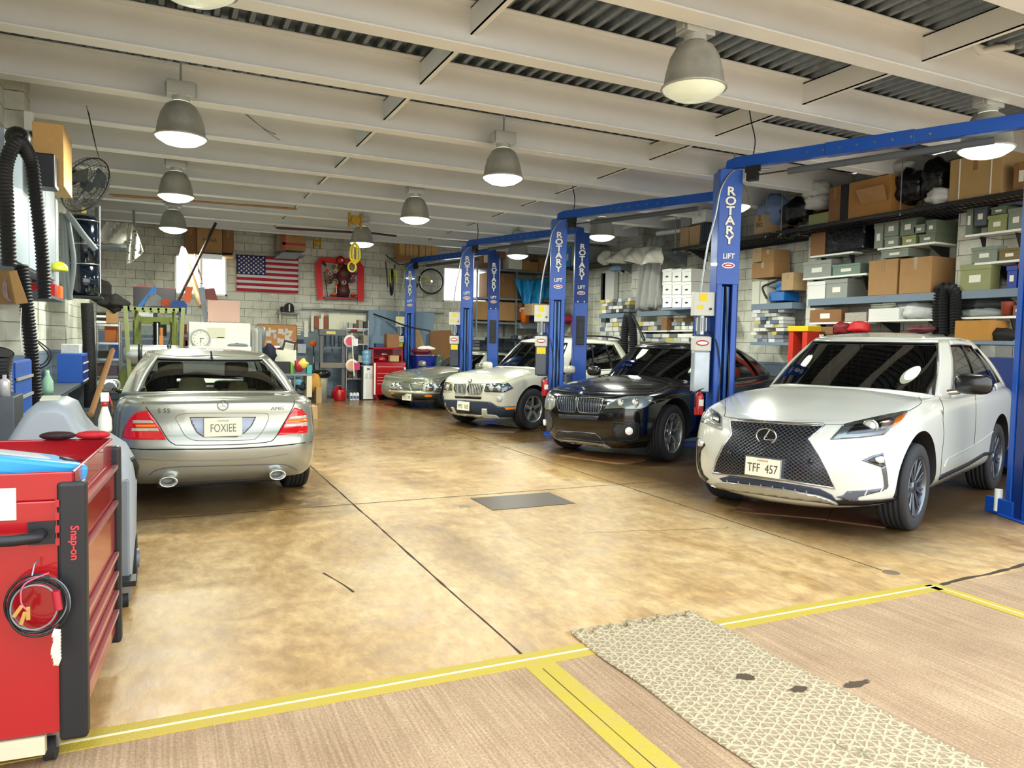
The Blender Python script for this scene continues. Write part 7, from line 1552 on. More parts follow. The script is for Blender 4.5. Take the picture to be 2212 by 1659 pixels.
# bicycle hanging
r = root('bicycle', pY(900, 610, 19.6), 'yellow-green and black bicycle hung high on the back wall', 'bicycle'); m_bk = mat('#c2c72a', .35, coat=.3); Yk = 19.7
c1 = pY(931, 608, Yk)-mwof(r).translation; R1 = .335
MB().tube([c1+Vector((R1*.97*math.cos(a), -.06*math.cos(a), R1*math.sin(a))) for a in [2*math.pi*i/44 for i in range(44)]], .026, 10, closed=True).build('rear_tyre', m_blk, r)
b = MB()
for k in range(20): a = 2*math.pi*k/20; b.tube([c1, c1+Vector((R1*.93*math.cos(a), -.055*math.cos(a), R1*.93*math.sin(a)))], .0015, 4)
b.tube([c1+Vector((R1*.9*math.cos(a), -.055*math.cos(a), R1*.9*math.sin(a))) for a in [2*math.pi*i/32 for i in range(32)]], .012, 6, closed=True).cyl(c1-Vector((0, .06, 0)), c1+Vector((0, .06, 0)), .03, n=12).build('rear_wheel_rim', m_chr, r)
def W2(px, py, Y=Yk): return pY(px, py, Y)-mwof(r).translation
b = MB(); b.tube([W2(929, 604), W2(898, 590), W2(870, 572)], .018, 8).tube([W2(929, 606), W2(900, 610), W2(897, 590)], .014, 8).tube([W2(868, 574), W2(896, 615), W2(900, 612)], .02, 8).build('frame', m_bk, r)
MB().cyl(W2(897, 616, Yk-.1), W2(897, 616, Yk-.07), .08, n=20).build('chainring', m_blk, r)
MB().tube([W2(833, 551, 19.3), W2(848, 562, 19.4), W2(862, 572, 19.5), W2(900, 568, 19.6)], .013, 8).tube([W2(853, 572, 19.5), W2(850, 600, 19.5)], .02, 8).build('handlebar', m_blk, r)
MB().tube([W2(852, 582, 19.45), W2(848, 610, 19.45)], .03, 8).tube([W2(843, 584, 19.5), W2(844, 612, 19.5)], .016, 8).tube([W2(857, 584, 19.4), W2(856, 612, 19.4)], .016, 8).build('fork', m_bk, r)
c2 = W2(846, 610, 19.45); MB().tube([c2+Vector((.02*math.cos(a), R1*.55*math.cos(a), R1*.98*math.sin(a))) for a in [2*math.pi*i/40 for i in range(40)]], .028, 8, closed=True).build('front_tyre', m_blk, r)
MB().tube([W2(833, 565, 19.5), W2(838, 620, 19.5)], .014, 8).build('hook_bar', m_ddk, r)
# timber boards on the beams
def hung_boards(pts, Y, w, m, label, nm='stored_timber', n=3):
    r = root(nm, pY(*pts[0], Y), label, 'timber')
    for k in range(n): MB().tube([pY(pts[0][0]+k*6, pts[0][1]+k*1.5, Y+.05*k), pY(pts[1][0]-k*9, pts[1][1]-k*1.2, Y+.05*k)], w, 4).build('board', m[k % len(m)], r, world=True)
    return r
hung_boards([(236, 420), (640, 452)], 12.95, .02, [m_wood, mat('#3a2418', .7), mat('#cfa35c', .5)], 'long wooden strips stored on hangers under the left beams', n=3)
hung_boards([(596, 492), (765, 502)], 16.4, .03, [mat('#4a3330', .7), m_wood], 'dark boards stored above the red-taped carton', n=2); hung_boards([(800, 503), (856, 510)], 16.8, .03, [mat('#4a3330', .7)], 'short dark board stored beyond the hanging lamp', n=1)
hung_boards([(920, 507), (1030, 524)], 18.0, .05, [mat('#3d2a28', .7), m_ddk], 'stack of dark boards stored over the third lift', n=3)
for k, (a0, a1, c_) in enumerate(((863, 875, m_pallet), (876, 884, m_card3), (885, 892, m_pallet), (893, 906, m_pallet), (907, 919, m_pallet), (920, 932, m_pallet), (933, 946, m_pallet))): wallbox('plywood_sheet', (a0, 519, a1, 557), 19.2+.02*(k % 2), .5, c_, 'pale plywood panel on the high rack, %s from its left end' % ('first', 'second', 'third', 'fourth', 'fifth', 'sixth', 'seventh')[k], 'panel', group='plywood panels on the high back rack')
wallbox('hanging_rack', (856, 556, 948, 559), 19.15, .7, m_gr2, 'grey rack shelf under the row of plywood panels', 'shelf'); wallbox('cardboard_box', (856, 552, 888, 563), 19.0, .1, m_card2, 'flattened brown carton hanging under the plywood panels', 'box')
# rack of boxes right of the back window
Yq = 19.3
rk = root('storage_rack', (pY(1100, 640, Yq).x, Yq, 0), 'tall grey storage rack of cartons in the back right corner', 'rack')
xa, xb = pY(1030, 640, Yq).x, 10.38
for x in (xa, (xa+xb)/2, xb):
    for y in (Yq, Yq+.8): MB().box(x-.02, x+.02, y-.02, y+.02, 0, 3.9).build('post', m_gr2, rk, world=True)
for py in (583, 645, 697, 728): z = pY(1110, py, Yq).z; MB().box(xa, xb, Yq, Yq+.8, z-.05, z).build('shelf', m_gr2, rk, world=True)
for q, m, lbx, kw in (((1041, 532, 1068, 583), m_card2, 'tall brown carton with white sticker, top left of the corner rack', dict(lab=True)), ((1069, 534, 1120, 560), m_card2, 'wide brown carton at the top of the corner rack', {}), ((1098, 562, 1145, 583), m_card, 'tan carton under the wrapped parcel on the corner rack', {}),
  ((1052, 590, 1118, 645), m_card2, 'big brown carton in the middle of the corner rack', {}), ((1031, 652, 1118, 692), m_card, 'wide tan carton on the lower shelf of the corner rack', {}), ((1120, 655, 1150, 692), m_card2, 'brown carton behind the orange drink cooler', {}), ((1144, 566, 1162, 589), m_card, 'small torn carton beside the second tan one', {}), ((1163, 558, 1185, 587), m_card, 'upright tan carton left of the blue poster', {})):
    cbY(q, Yq+.02+.05*(q[0] % 3), .6, m, lbx, **kw)
wallbox('wrapped_parcel', (1099, 541, 1128, 581), Yq-.15, .4, mat('#d9d8cf', .7, var=.1), 'white wrapped parcel tied on the upper corner rack', 'parcel'); wallbox('grey_box', (1124, 698, 1160, 710), Yq-.1, .4, mat('#8b979c', .5), 'flat grey case under the orange drink cooler', 'case')
drape('blue_tarp', [(1111, 601), (1145, 604), (1184, 599)], [(1119, 640), (1134, 661), (1156, 662), (1182, 640)], Yq-.2, mat('#1887c4', .4, bump=.9, bsc=9, var=.2), 'crinkled blue tarp hanging from the corner rack', 5, fold=.05, cat='tarp', freq=19)
c_ = pY(1134, 697, Yq-.3); r = root('drink_cooler', c_, 'orange round drink cooler with white lid on the corner rack', 'drink cooler'); MB().lathe([(0, 0), (.115, 0), (.13, .2), (.14, .38)], n=28).build('cooler_body', m_orange, r); MB().lathe([(.145, .38), (.15, .40), (.14, .42), (0, .43)], n=28).build('lid', m_pap, r); MB().tube([(-.15, 0, .3), (-.17, 0, .35), (-.15, 0, .4)], .012, 6).build('handle', m_pap, r)
cbY((1150, 657, 1218, 682), 18.0, .5, m_card3, 'flattened open carton beside the orange drink cooler', lab=True); blob('blue_rag', 1152, 690, Yq-.2, .12, (1.6, .8, .6), mat('#2048a0', .7), 'blue rag below the open carton on the corner rack', 'rag'); blob('red_bag', 1225, 690, 17.8, .2, (1.1, .8, .6), mat('#8f1330', .6), 'crimson bag behind the third lift post', 'bag')
# dark parts shelf under the window, right of lift
for k, (a0, a1, t0, t1) in enumerate(((1022, 1048, 728, 735), (1022, 1036, 736, 741), (1022, 1036, 743, 748), (1022, 1036, 750, 756), (1058, 1072, 728, 735), (1058, 1072, 738, 744), (1058, 1072, 747, 753))): wallbox('parts_tray', (a0, t0, a1, t1), 19.0, .4, mat('#4b5058' if k % 3 else '#8a8570', .6, var=.3), 'small dark tray on the low shelf between the two far lift posts', 'tray', group='dark trays between the far lift posts')
wallbox('dark_shelf', (1018, 756, 1100, 760), 18.9, .6, m_ddk, 'low dark shelf between the far lift posts', 'shelf'); wallbox('dark_shelf', (1106, 736, 1175, 740), 18.2, .6, m_ddk, 'black shelf behind the roof of the third crossover', 'shelf')
for k in range(6): blob('engine_part', 1112+k*11, 730, 18.3, .1, (1, .8, .8), mat(('#2c3340', '#7c858c', '#1c1f26')[k % 3], .45, .4, var=.3), 'dark metal part on the black shelf behind the third crossover', 'engine part', k+20)
for o in bpy.data.objects:
    if o.name.startswith('engine_part'): o['group'] = 'metal parts on the black shelf'
# ================= RIGHT WALL =================
def cbX(q, X, m, label, tape=True, nm='cardboard_box', back=10.38, cat='box', **k):
    y0, y1, z0, z1 = QX(*q, X); z0 = snap(X, (y0+y1)/2, z0); back = pil(y0, y1, back); SUP.append((X, back, y0, y1, z1)); return carton(X, back, y0, y1, z0, z1, m, label, face='X', tape=tape, nm=nm, cat=cat, **k)
def shX(px0, py0, px1, py1, X, label, th=.03, m=m_wht, nm='wall_shelf', back=10.44, br=True):
    a = pX(px0, py0, X); b = pX(px1, py1, X); z = (a.z+b.z)/2; y0, y1 = sorted((a.y, b.y)); back = pil(y0, y1, back); SUP.append((X, back, y0, y1, z))
    o = MB().box(X, back, y0, y1, z-th, z).build(nm, m, label=label, cat='shelf', bevel=.003)
    if br:
        for y in (y0+.15, y1-.15): MB().prism([(back, y, z-th), (X+.1, y, z-th), (back, y, z-th-.22)], (0, .015, 0)).build('bracket', m_blk if m is m_wht else m, o, world=True)
    return z
m_chan = mat('#6d7e8e', .5, var=.1); m_file = mat('#dfe0da', .7, var=.05); m_gbox = mat('#7b8577', .6, var=.12); m_gbox2 = mat('#66735f', .6, var=.15); m_olive = mat('#8a8f5e', .6, var=.15); m_cbox = mat('#8f948e', .6, var=.1)
XS = 9.88
for q, lbx in (((2077, 632, 2212, 617), 'nearest bay'), ((1746, 645, 2021, 633), 'second bay, under the two big tan cartons'), ((1623, 657, 1711, 653), 'third bay, under the blue machine'), ((1376, 676, 1507, 664), 'bay with the white file boxes'), ((1294, 680, 1356, 674), 'bay with stacked parts boxes, farthest')):
    shX(q[0], q[1], q[2], q[3], XS, 'grey-blue steel channel shelf on the right wall, '+lbx, th=.11, m=m_chan, nm='channel_shelf', br=False)
for q, lbx in (((2085, 509, 2212, 491), 'upper one in the nearest bay'), ((2105, 567, 2212, 560), 'middle one in the nearest bay'), ((2074, 686, 2200, 681), 'lowest one in the nearest bay'), ((1750, 554, 1843, 542), 'under the black wrapped parcel'), ((1734, 602, 1872, 589), 'under the grey lidded boxes'), ((1749, 697, 1872, 694), 'under the orange-brown carton'), ((1895, 537, 2020, 521), 'under the stacked green boxes'), ((1875, 691, 2017, 689), 'under the white carton and clear bag'), ((1376, 715, 1440, 713), 'with white bottles'), ((1448, 714, 1505, 712), 'with blue and white cans')):
    shX(q[0], q[1], q[2], q[3], XS+.02, 'thin white wall shelf, '+lbx)
shX(1621, 741, 1760, 738, XS-.2, 'long grey bench shelf behind the nearest crossover', th=.05, m=m_chan, nm='bench_shelf', br=False); shX(1960, 738, 2176, 733, XS-.2, 'dark bench shelf beyond the mirror of the nearest crossover', th=.05, m=m_chan, nm='bench_shelf', br=False)
# grid rack hung from the ceiling
XT = 9.35
zr = pX(1930, 456, XT).z
r = root('overhead_rack', (9.85, 8.0, zr-.04), 'long black wire rack hung under the ceiling along the right wall', 'rack')
for y0, y1, z in ((4.9, 9.55, zr), (9.7, 12.4, zr)):
    b = MB(); b.box(XT, XT+.02, y0, y1, z-.05, z).box(10.35, 10.37, y0, y1, z-.05, z); y = y0
    while y < y1: b.box(XT, 10.36, y, y+.012, z-.012, z-.002); y += .08
    for k in range(4): b.box(XT+.2*k+.15, XT+.2*k+.165, y0, y1, z-.03, z-.012)
    b.build('wire_deck', m_blk, r, world=True)
    for y in (y0+.1, (y0+y1)/2, y1-.1): MB().cyl((XT+.01, y, z-.08), (XT+.01, y, 4.2), .008, n=8).build('hanger_rod', m_steel, r, world=True)
Tz = zr+.002
def top(q, m, label, X=XT+.05, nm='cardboard_box', cat='box', z0=None, dep=.8, **k):
    y0, y1, z0_, z1 = QX(*q, X); h = z1-z0_; zb = Tz if z0 is None else z0; dep = min(dep, pil(y0, y1, 10.4)-X); return carton(X, X+dep, y0, y1, zb, min(zb+h, 4.08), m, label, face='X', nm=nm, cat=cat, **k)
top((1997, 289, 2052, 335), m_card2, 'rust-brown taped carton perched over the big tan one on the overhead rack', X=XT+.35, z0=Tz+.62, dep=.4); top((2053, 291, 2166, 413), mat('#ad8f5e', .8, var=.12), 'biggest tan carton tied with white cord on the overhead rack', dep=.7)
for x in (2075, 2143): y = pX(x, 350, XT+.05).y; MB().box(XT+.04, XT+.052, y-.006, y+.006, Tz+.02, min(4.07, Tz+.8)).build('tie_cord', m_pap, [o for o in bpy.data.objects if o.get('label', '').startswith('biggest tan')][0], world=True)
top((2190, 334, 2225, 395), m_card2, 'brown carton with white labels at the right end of the overhead rack', lab=True); top((1834, 352, 1925, 458), mat('#ab7b40', .6, var=.2), 'wooden crate standing on the overhead rack beside a black panel', dep=.5, nm='wooden_crate', tape=False); top((1816, 356, 1833, 462), m_blk, 'tall black panel left of the wooden crate', nm='black_board', cat='panel', dep=.5, tape=False)
y0, y1, z0, z1 = QX(1860, 405, 1915, 437, XT+.02); MB().prism([(XT-.05, y0, z1), (XT+.03, y0, z0), (XT+.03, y1, z0), (XT-.1, y1, z1-.02)], (.01, 0, 0)).build('carton_flap', m_card, label='open carton flap hanging in front of the wooden crate', cat='carton flap')
top((1791, 392, 1817, 467), m_card2, 'upright orange-brown carton left of the black panel', dep=.4); top((1747, 452, 1789, 476), m_olive, 'low olive box under the white bags on the overhead rack', tape=False); top((1693, 382, 1757, 431), m_card2, 'carton printed with dark marks high over the blue bag', X=XT+.4, z0=Tz+.33, dep=.35, mark=('II', .1, m_blk)); top((1631, 436, 1652, 478), m_card3, 'cream carton marked in black behind the second lift post', mark=('Int', .14, m_blk))
def blobX(nm, px, py, X, r, sq, m, label, cat, seed=0, amp=.25, group=None, n=22):
    p = pX(px, py, X); rr = random.Random(seed); ph = [rr.uniform(0, 6) for _ in range(4)]
    def fn(v):
        u = v.normalized() if v.length else v; k = 1+amp*(math.sin(u.y*6+ph[0])*.4+math.sin(u.z*7+ph[1])*.35+math.sin((u.y-u.z)*11+ph[2])*.3); return v*k
    return MB().ball(p, r, n, sq=sq, fn=fn).build(nm, m, label=label, cat=cat, group=group)
m_bag = mat('#0d0e12', .22, bump=.9, bsc=7); m_wbag = mat('#c6c8c6', .45, bump=.8, bsc=9)
blobX('trash_bag', 1967, 404, XT+.35, .28, (.8, 1.0, .95), m_bag, 'big black plastic bag on the overhead rack right of the crate', 'bag', 1); blobX('trash_bag', 2026, 388, XT+.35, .27, (.8, .8, 1.15), m_bag, 'black bag with red ties beside the biggest tan carton', 'bag', 2); blobX('shopping_bag', 2028, 424, XT+.12, .15, (.8, 1.1, .8), m_wbag, 'small white plastic bag with red ties beside the biggest tan carton', 'bag', 3); blobX('shopping_bag', 1946, 362, XT+.4, .15, (.8, 1.3, .6), m_wbag, 'pale blue-white bag on top of the big black bag', 'bag', 4)
blobX('cushion_bag', 1768, 412, XT+.4, .25, (.8, 1.1, .65), mat('#cfcfc8', .5, bump=.5, bsc=6), 'upper white bag in the pile on the overhead rack', 'bag', 5); blobX('cushion_bag', 1768, 438, XT+.35, .23, (.8, 1.15, .5), mat('#d6d5cd', .5, bump=.5, bsc=6), 'lower white bag in the pile on the overhead rack', 'bag', 6); blobX('plastic_bag', 1674, 455, XT+.35, .29, (.8, 1.15, .9), mat('#6f86ad', .25, bump=.8, bsc=6), 'translucent blue bag on the overhead rack beside the lamp', 'bag', 7); blobX('trash_bag', 1722, 458, XT+.35, .27, (.8, 1.2, .85), m_bag, 'black bag right of the translucent blue one', 'bag', 8); blobX('trash_bag', 1705, 503, XT+.3, .14, (.8, 1.6, .7), m_bag, 'small black bag sagging below the overhead rack', 'bag', 9)
# wall shelf cartons and file boxes
def file_box(q, m, label, X=XS+.03, lid=True, sticker=True, group=None, nm='storage_box', back=10.38):
    y0, y1, z0, z1 = QX(*q, X); z0 = snap(X, (y0+y1)/2, z0); h = z1-z0; back = pil(y0, y1, back); SUP.append((X, back, y0, y1, z1)); r = MB().box(X+.01, back, y0+.008, y1-.008, z0, z1-h*.12).build(nm, m, label=label, cat='box', group=group, bevel=.004)
    if lid: MB().box(X, back, y0, y1, z1-h*.22, z1).build('lid', m, r, world=True, bevel=.004)
    if sticker: ym = lerp(y0, y1, .5); w = min(.12, (y1-y0)*.18); MB().box(X+.004, X+.012, ym-w, ym+w, z0+h*.3, z0+h*.58).build('paper_label', m_pap, r, world=True)
    return r
for q, m, lbx in (((1734, 563, 1795, 600), m_cbox, 'long grey lidded box, left on the upper shelf of the second bay'), ((1797, 570, 1858, 591), mat('#6f8577', .6), 'grey-green lidded box next to the long grey one'), ((1783, 603, 1830, 641), m_cbox, 'tall grey lidded box beside the white file box'),
  ((1887, 482, 1907, 536), m_gbox, 'narrow tall green box at the left of the stacked green boxes'), ((1909, 473, 1940, 510), m_gbox, 'upper green box left of the middle stack'), ((1909, 511, 1940, 534), m_gbox, 'lower green box with a red stripe'), ((1943, 467, 1978, 508), m_gbox2, 'dark green box with white sticker in the middle stack'), ((1947, 509, 1978, 528), m_olive, 'small yellowish-green box under the dark green one'), ((1984, 505, 2020, 522), m_gbox2, 'low green box with a red mark'), ((1999, 475, 2022, 503), m_gbox2, 'upper right green box of the stack'), ((1972, 485, 1997, 503), m_gbox, 'small grey-green box between two taller ones'),
  ((2085, 437, 2101, 506), m_gbox2, 'narrow stack of dark green boxes beside the nearest pilaster'), ((2103, 443, 2131, 487), mat('#4d555c', .6), 'charcoal box with white sticker in the nearest bay'), ((2155, 413, 2195, 443), mat('#565f6b', .6), 'slate box with white sticker at the top of the nearest bay'), ((2139, 446, 2174, 462), m_gbox2, 'flat green box under the slate one'), ((2132, 464, 2174, 500), m_olive, 'olive box with white sticker on the upper shelf of the nearest bay'), ((2176, 449, 2212, 493), m_gbox, 'large green box at the right end of the nearest bay'), ((2097, 533, 2154, 566), m_gbox, 'green box on the middle shelf of the nearest bay'), ((2156, 536, 2204, 562), mat('#6e5f32', .6), 'brown-olive box on the middle shelf of the nearest bay'), ((2072, 570, 2140, 622), m_olive, 'big worn olive box with a white sticker on the channel shelf'), ((1902, 538, 1962, 556), m_gbox, 'long flat green box lying on the two big tan cartons')): file_box(q, m, lbx)
r = file_box((1743, 608, 1782, 643), m_file, 'white file box with dark handhole beside the tall grey box', sticker=False)
cbX((1876, 561, 1938, 636), XS, m_card, 'left of two big tan cartons on the second bay channel'); cbX((1943, 556, 2012, 632), XS, m_card, 'right of two big tan cartons on the second bay channel')
cbX((1751, 490, 1782, 549), XS+.05, m_card2, 'brown carton beside the black wrapped parcel', tape=False); y0, y1, z0, z1 = QX(1784, 486, 1866, 543, XS+.03); MB().box(XS+.03, 10.38, y0, y1, z0, z1).build('wrapped_parcel', m_bag, label='black plastic wrapped parcel below the overhead rack', cat='parcel', bevel=.03)
cbX((1749, 669, 1817, 695), XS+.03, m_card2, 'orange-brown carton with square white label on the low shelf', lab=True, tape=False); y0, y1, z0, z1 = QX(1825, 675, 1871, 694, XS+.03); MB().box(XS+.03, 10.3, y0, y1, z0, z1).build('patterned_box', mat('#a8a49a', .6, var=.6, vs_=60), label='grey patterned box right of the orange-brown carton', cat='box', bevel=.003)
cbX((1876, 666, 1942, 690), XS+.03, m_file, 'low white carton with small black print on the low shelf', tape=False, nm='white_carton'); blobX('plastic_sheeting', 1980, 673, XS+.3, .25, (.9, 1.7, .6), m_wbag, 'bunched clear plastic sheeting beside the white carton', 'plastic sheeting', 11)
for k, (a, b_) in enumerate((((1752, 662), (1850, 654)), ((1760, 657), (1905, 652)))): MB().tube([pX(*a, XS+.1), pX(*b_, XS+.1)], .03, 6).build('floor_mat', mat('#3c3f45', .8), label='%s dark rolled mat lying above the orange-brown carton' % ('lower', 'upper')[k], cat='mat')
blobX('black_case', 2128, 655, XS+.25, .2, (.8, 2.0, .55), mat('#26282c', .7), 'black soft case on the lowest shelf of the nearest bay', 'case', 13); blobX('folded_sheet', 2117, 676, XS+.2, .18, (.9, 2.3, .35), mat('#8f9693', .7), 'grey folded sheet under the black soft case', 'sheet', 14)
p = pX(2175, 680, XS+.1); MB().lathe([(0, 0), (.06, 0), (.075, .17)], p, n=20).build('cup', mat('#8c3a26', .5), label='brick red pot on the lowest shelf of the nearest bay', cat='pot'); file_box((2173, 574, 2197, 613), mat('#16348c', .4), 'bright blue carton beside the worn olive box'); file_box((2198, 568, 2214, 612), mat('#a01630', .5), 'crimson carton at the right edge of the nearest bay'); file_box((2186, 656, 2210, 680), mat('#7b4a2c', .5), 'brown picture-frame box beside the brick red pot', lid=False)
cbX((2062, 692, 2140, 733), XS-.15, mat('#b07d34', .8, var=.15), 'wide ochre carton on the bench behind the nearest crossover', tape=False); blobX('dark_bag', 2160, 725, XS, .14, (.8, 1.6, .7), m_ddk, 'dark bag right of the wide ochre carton', 'bag', 15)
r = root('hose_coil', pX(2045, 620, 9.9), 'thick black ribbed hose looped over a hook on the nearest pilaster', 'hose')
for k, (a, b_) in enumerate(((2027, 2042), (2040, 2064))):
    corrugated([pX(a, 722, 9.95-.06*k), pX(a, 660, 9.95-.06*k), pX(a+3, 633, 9.95-.06*k), pX((a+b_)/2, 622, 9.95-.06*k), pX(b_, 636, 9.95-.06*k), pX(b_+1, 670, 9.95-.06*k), pX(b_+1, 722, 9.95-.06*k)], .085, pitch=.04).build('ribbed_hose', m_hose, r, world=True)
# third bay
for q, m, lbx in (((1625, 536, 1645, 566), m_card3, 'left small tan carton, top of the third bay stack'), ((1646, 539, 1671, 566), m_card, 'right small tan carton, top of the third bay stack'), ((1624, 567, 1671, 600), m_card, 'wide tan carton with green print in the third bay'), ((1688, 589, 1713, 627), m_card3, 'open cream carton right of the blue machine')): cbX(q, XS+.02, m, lbx, back=10.3)
for k, q in enumerate(((1623, 601, 1640, 652), (1641, 601, 1657, 652))): file_box(q, mat('#cfd0bd', .6), 'cream upright box on the third bay channel, %s' % ('left one', 'right one')[k], sticker=False, lid=False)
y0, y1, z0, z1 = QX(1660, 606, 1692, 650, XS+.03); r = root('machine', (10.1, (y0+y1)/2, z0), 'bright blue machine with black cable on the third bay channel', 'machine'); MB().box(XS+.05, 10.3, y0, y1, z0, z0+(z1-z0)*.45).box(XS+.12, 10.25, y0+.05, y1-.08, z0+(z1-z0)*.5, z1).box(XS+.2, XS+.25, y0+.1, y0+.15, z0+.1, z1-.05).build('machine_body', mat('#1367b4', .4), r, world=True, bevel=.01); MB().tube(cat_rom([(XS, y1, z0+.05), (XS-.02, y1+.1, z0+.25), (XS, y1-.05, z1-.05), (XS, y0+.1, z1)], 6), .02, 6).build('machine_cable', m_blk, r, world=True)
# field of small parts boxes
pal = ['#cfcfc8', '#8a8f96', '#3a3f46', '#b9bcae', '#5b6a86', '#e0ded0', '#c3b45e', '#70757a', '#d8d8d4']
protos = {}
def pbox(c, y, z, X, w, h, label, grp, dep=.28):
    if c not in protos: protos[c] = MB().box(0, dep, -.5, .5, 0, 1).build('parts_box', mat(c, .6, var=.3, vs_=20)); protos[c]['used'] = 0; o = protos[c]; del o['used']; protos[c] = [o, True]
    o, first = protos[c]
    if first: protos[c][1] = False
    else: o = o.copy(); COL.objects.link(o)
    for kk in ('label', 'group', 'category'):
        if kk in o: del o[kk]
    o.location = (X+dep/2, y, z); o.scale = (1, w, h); o['label'] = label; o['group'] = grp; o['category'] = 'box'
def field(q, X, rows, wpx, label, grp, gap=.0):
    y0, y1, z0, z1 = QX(*q, X); hh = (z1-z0)/rows
    for r_ in range(rows):
        y = y0+.02
        while y < y1-.1:
            w = rnd.uniform(.6, 1.3)*wpx
            if rnd.random() > .06 or r_ == 0: pbox(rnd.choice(pal), y+w/2, z0+r_*hh, X+rnd.uniform(0, .05), w*.93, hh*.9, label, grp)
            y += w
field((1621, 668, 1692, 739), XS, 9, .17, 'small parts box in the dense pile behind the second lift post', 'small parts boxes, third bay')
field((1294, 645, 1359, 675), XS, 4, .2, 'small parts box in the stacks on the farthest channel shelf', 'small parts boxes on the farthest channel shelf')
field((1294, 686, 1344, 735), XS, 5, .2, 'small parts box in the rows under the farthest channel shelf', 'small parts boxes under the farthest channel shelf')
field((1380, 694, 1428, 713), XS+.04, 2, .2, 'pale bottle-sized box on the white bottle shelf', 'pale boxes on the bottle shelf'); field((1450, 694, 1499, 712), XS+.04, 2, .16, 'blue or white can-sized box on the can shelf', 'boxes on the can shelf'); field((1378, 720, 1510, 738), XS, 2, .25, 'small box on the low shelf behind the black crossover roof', 'small boxes behind the black crossover')
cbX((1428, 687, 1440, 713), XS+.05, m_card2, 'small orange carton at the right end of the bottle shelf', tape=False); cbX((1455, 686, 1475, 697), XS+.15, m_card3, 'small cream carton on top of the cans', tape=False)
for i in range(3):
    for j in range(3):
        q = (1430+21*i, 581+28*j, 1450.5+21*i, 608+28*j); r = file_box(q, m_file, 'white file box in the three-by-three stack, %s row, %s' % (('top', 'middle', 'bottom')[j], ('left column', 'middle column', 'right column')[i]), sticker=False, X=9.6)
        y0, y1, z0, z1 = QX(*q, 9.6); ym = (y0+y1)/2; MB().prism([(9.608, ym+.05*math.cos(a), (z0+z1)/2-.03+.018*math.sin(a)) for a in [2*math.pi*k/14 for k in range(14)]], (-.004, 0, 0)).build('hand_hole', m_blk, r, world=True)
shX(1428, 667, 1513, 661, 9.55, 'front ledge carrying the stack of white file boxes', th=.04, m=m_chan, br=False)
# upper rack of the fourth bay
XU = 9.5; z = shX(1466, 536, 1535, 524, XU, 'white wire shelf high behind the second lift post', th=.03)
for q, m, lbx in (((1469, 450, 1491, 489), m_cbox, 'grey file box tilted on the high shelf, left'), ((1493, 455, 1524, 481), m_file, 'white file box on the high shelf, right'), ((1468, 491, 1487, 529), m_card3, 'left cream carton on the high shelf'), ((1488, 488, 1511, 527), m_card3, 'right cream carton on the high shelf')): file_box(q, m, lbx, X=XU+.04, sticker=False)
for k in range(4): file_box((1512+4.2*k, 476, 1515.5+4.2*k, 523), mat('#3f4a58', .5), 'dark upright binder on the high shelf, %s of four from the cream carton' % ('first', 'second', 'third', 'fourth')[k], X=XU+.04, lid=False, sticker=False, nm='binder')
z = shX(1216, 575, 1310, 566, 9.5, 'dark wire shelf between the third and second lift posts', th=.04, m=m_ddk); file_box((1217, 528, 1232, 574), mat('#2f7fc2', .5), 'blue and white printed carton on the dark wire shelf', X=9.55, lid=False); file_box((1233, 525, 1240, 572), m_olive, 'olive upright box next to the blue printed carton', X=9.55, lid=False, sticker=False); file_box((1241, 525, 1254, 571), m_cbox, 'grey upright box right of the olive one', X=9.55, lid=False, sticker=False)
# sheets draped on hung rack and wall
def drapeX(nm, T_, B_, X, m, label, fold=.06, seed=0, cat='cloth', n=34):
    rr = random.Random(seed); ph = rr.uniform(0, 6); T_ = cat_rom([(x, y, 0) for x, y in T_], 8); B_ = cat_rom([(x, y, 0) for x, y in B_], 8)
    def f(u, v):
        t = T_[min(len(T_)-1, int(u*(len(T_)-1)))]; b = B_[min(len(B_)-1, int(u*(len(B_)-1)))]; p = pX(lerp(t.x, b.x, v), lerp(t.y, b.y, v), X); return p+Vector((-fold*(.4+v)*math.sin(u*22+ph+v*4)-.08*math.sin(v*2.6), 0, .03*math.sin(u*17+ph)))
    return MB().grid(f, n, 14).build(nm, m, label=label, cat=cat, solid=.006, recalc=False)
shX(1298, 560, 1430, 546, 9.35, 'pipe shelf under the bunched white sheet', th=.04, m=m_gr2)
drapeX('bunched_sheet', [(1300, 545), (1340, 540), (1385, 532), (1432, 534)], [(1305, 572), (1345, 566), (1390, 572), (1434, 570)], 9.25, mat('#b9b7aa', .7, bump=.4, bsc=8), 'bunched off-white sheet over the pipe shelf on the right wall', fold=.09, seed=2)
drapeX('plastic_sheet', [(1400, 515), (1415, 512), (1440, 510)], [(1380, 668), (1405, 668), (1430, 666)], 9.95, mat('#aeb0aa', .4, bump=.3), 'long grey plastic sheet hanging down behind the white file boxes', fold=.05, seed=5)
blobX('blue_grey_bin', 1330, 580, 9.5, .13, (.8, 1.6, .6), mat('#6b7d94', .5), 'blue-grey bin below the bunched sheet', 'bin', 3)
y0, y1, z0, z1 = QX(1302, 585, 1326, 655, 10.3); MB().box(10.3, 10.42, y0, y1, z0, z1).build('window_standin_board', m_file, label='tall white board standing in for a narrow bright window beyond the third lift', cat='board'); y0, y1, z0, z1 = QX(1291, 590, 1300, 650, 10.2); MB().box(10.3, 10.42, y0, y1, z0, z1).build('black_board', m_blk, label='tall black strip left of the white window stand-in', cat='panel')  # plain white board added in place of a narrow lit window
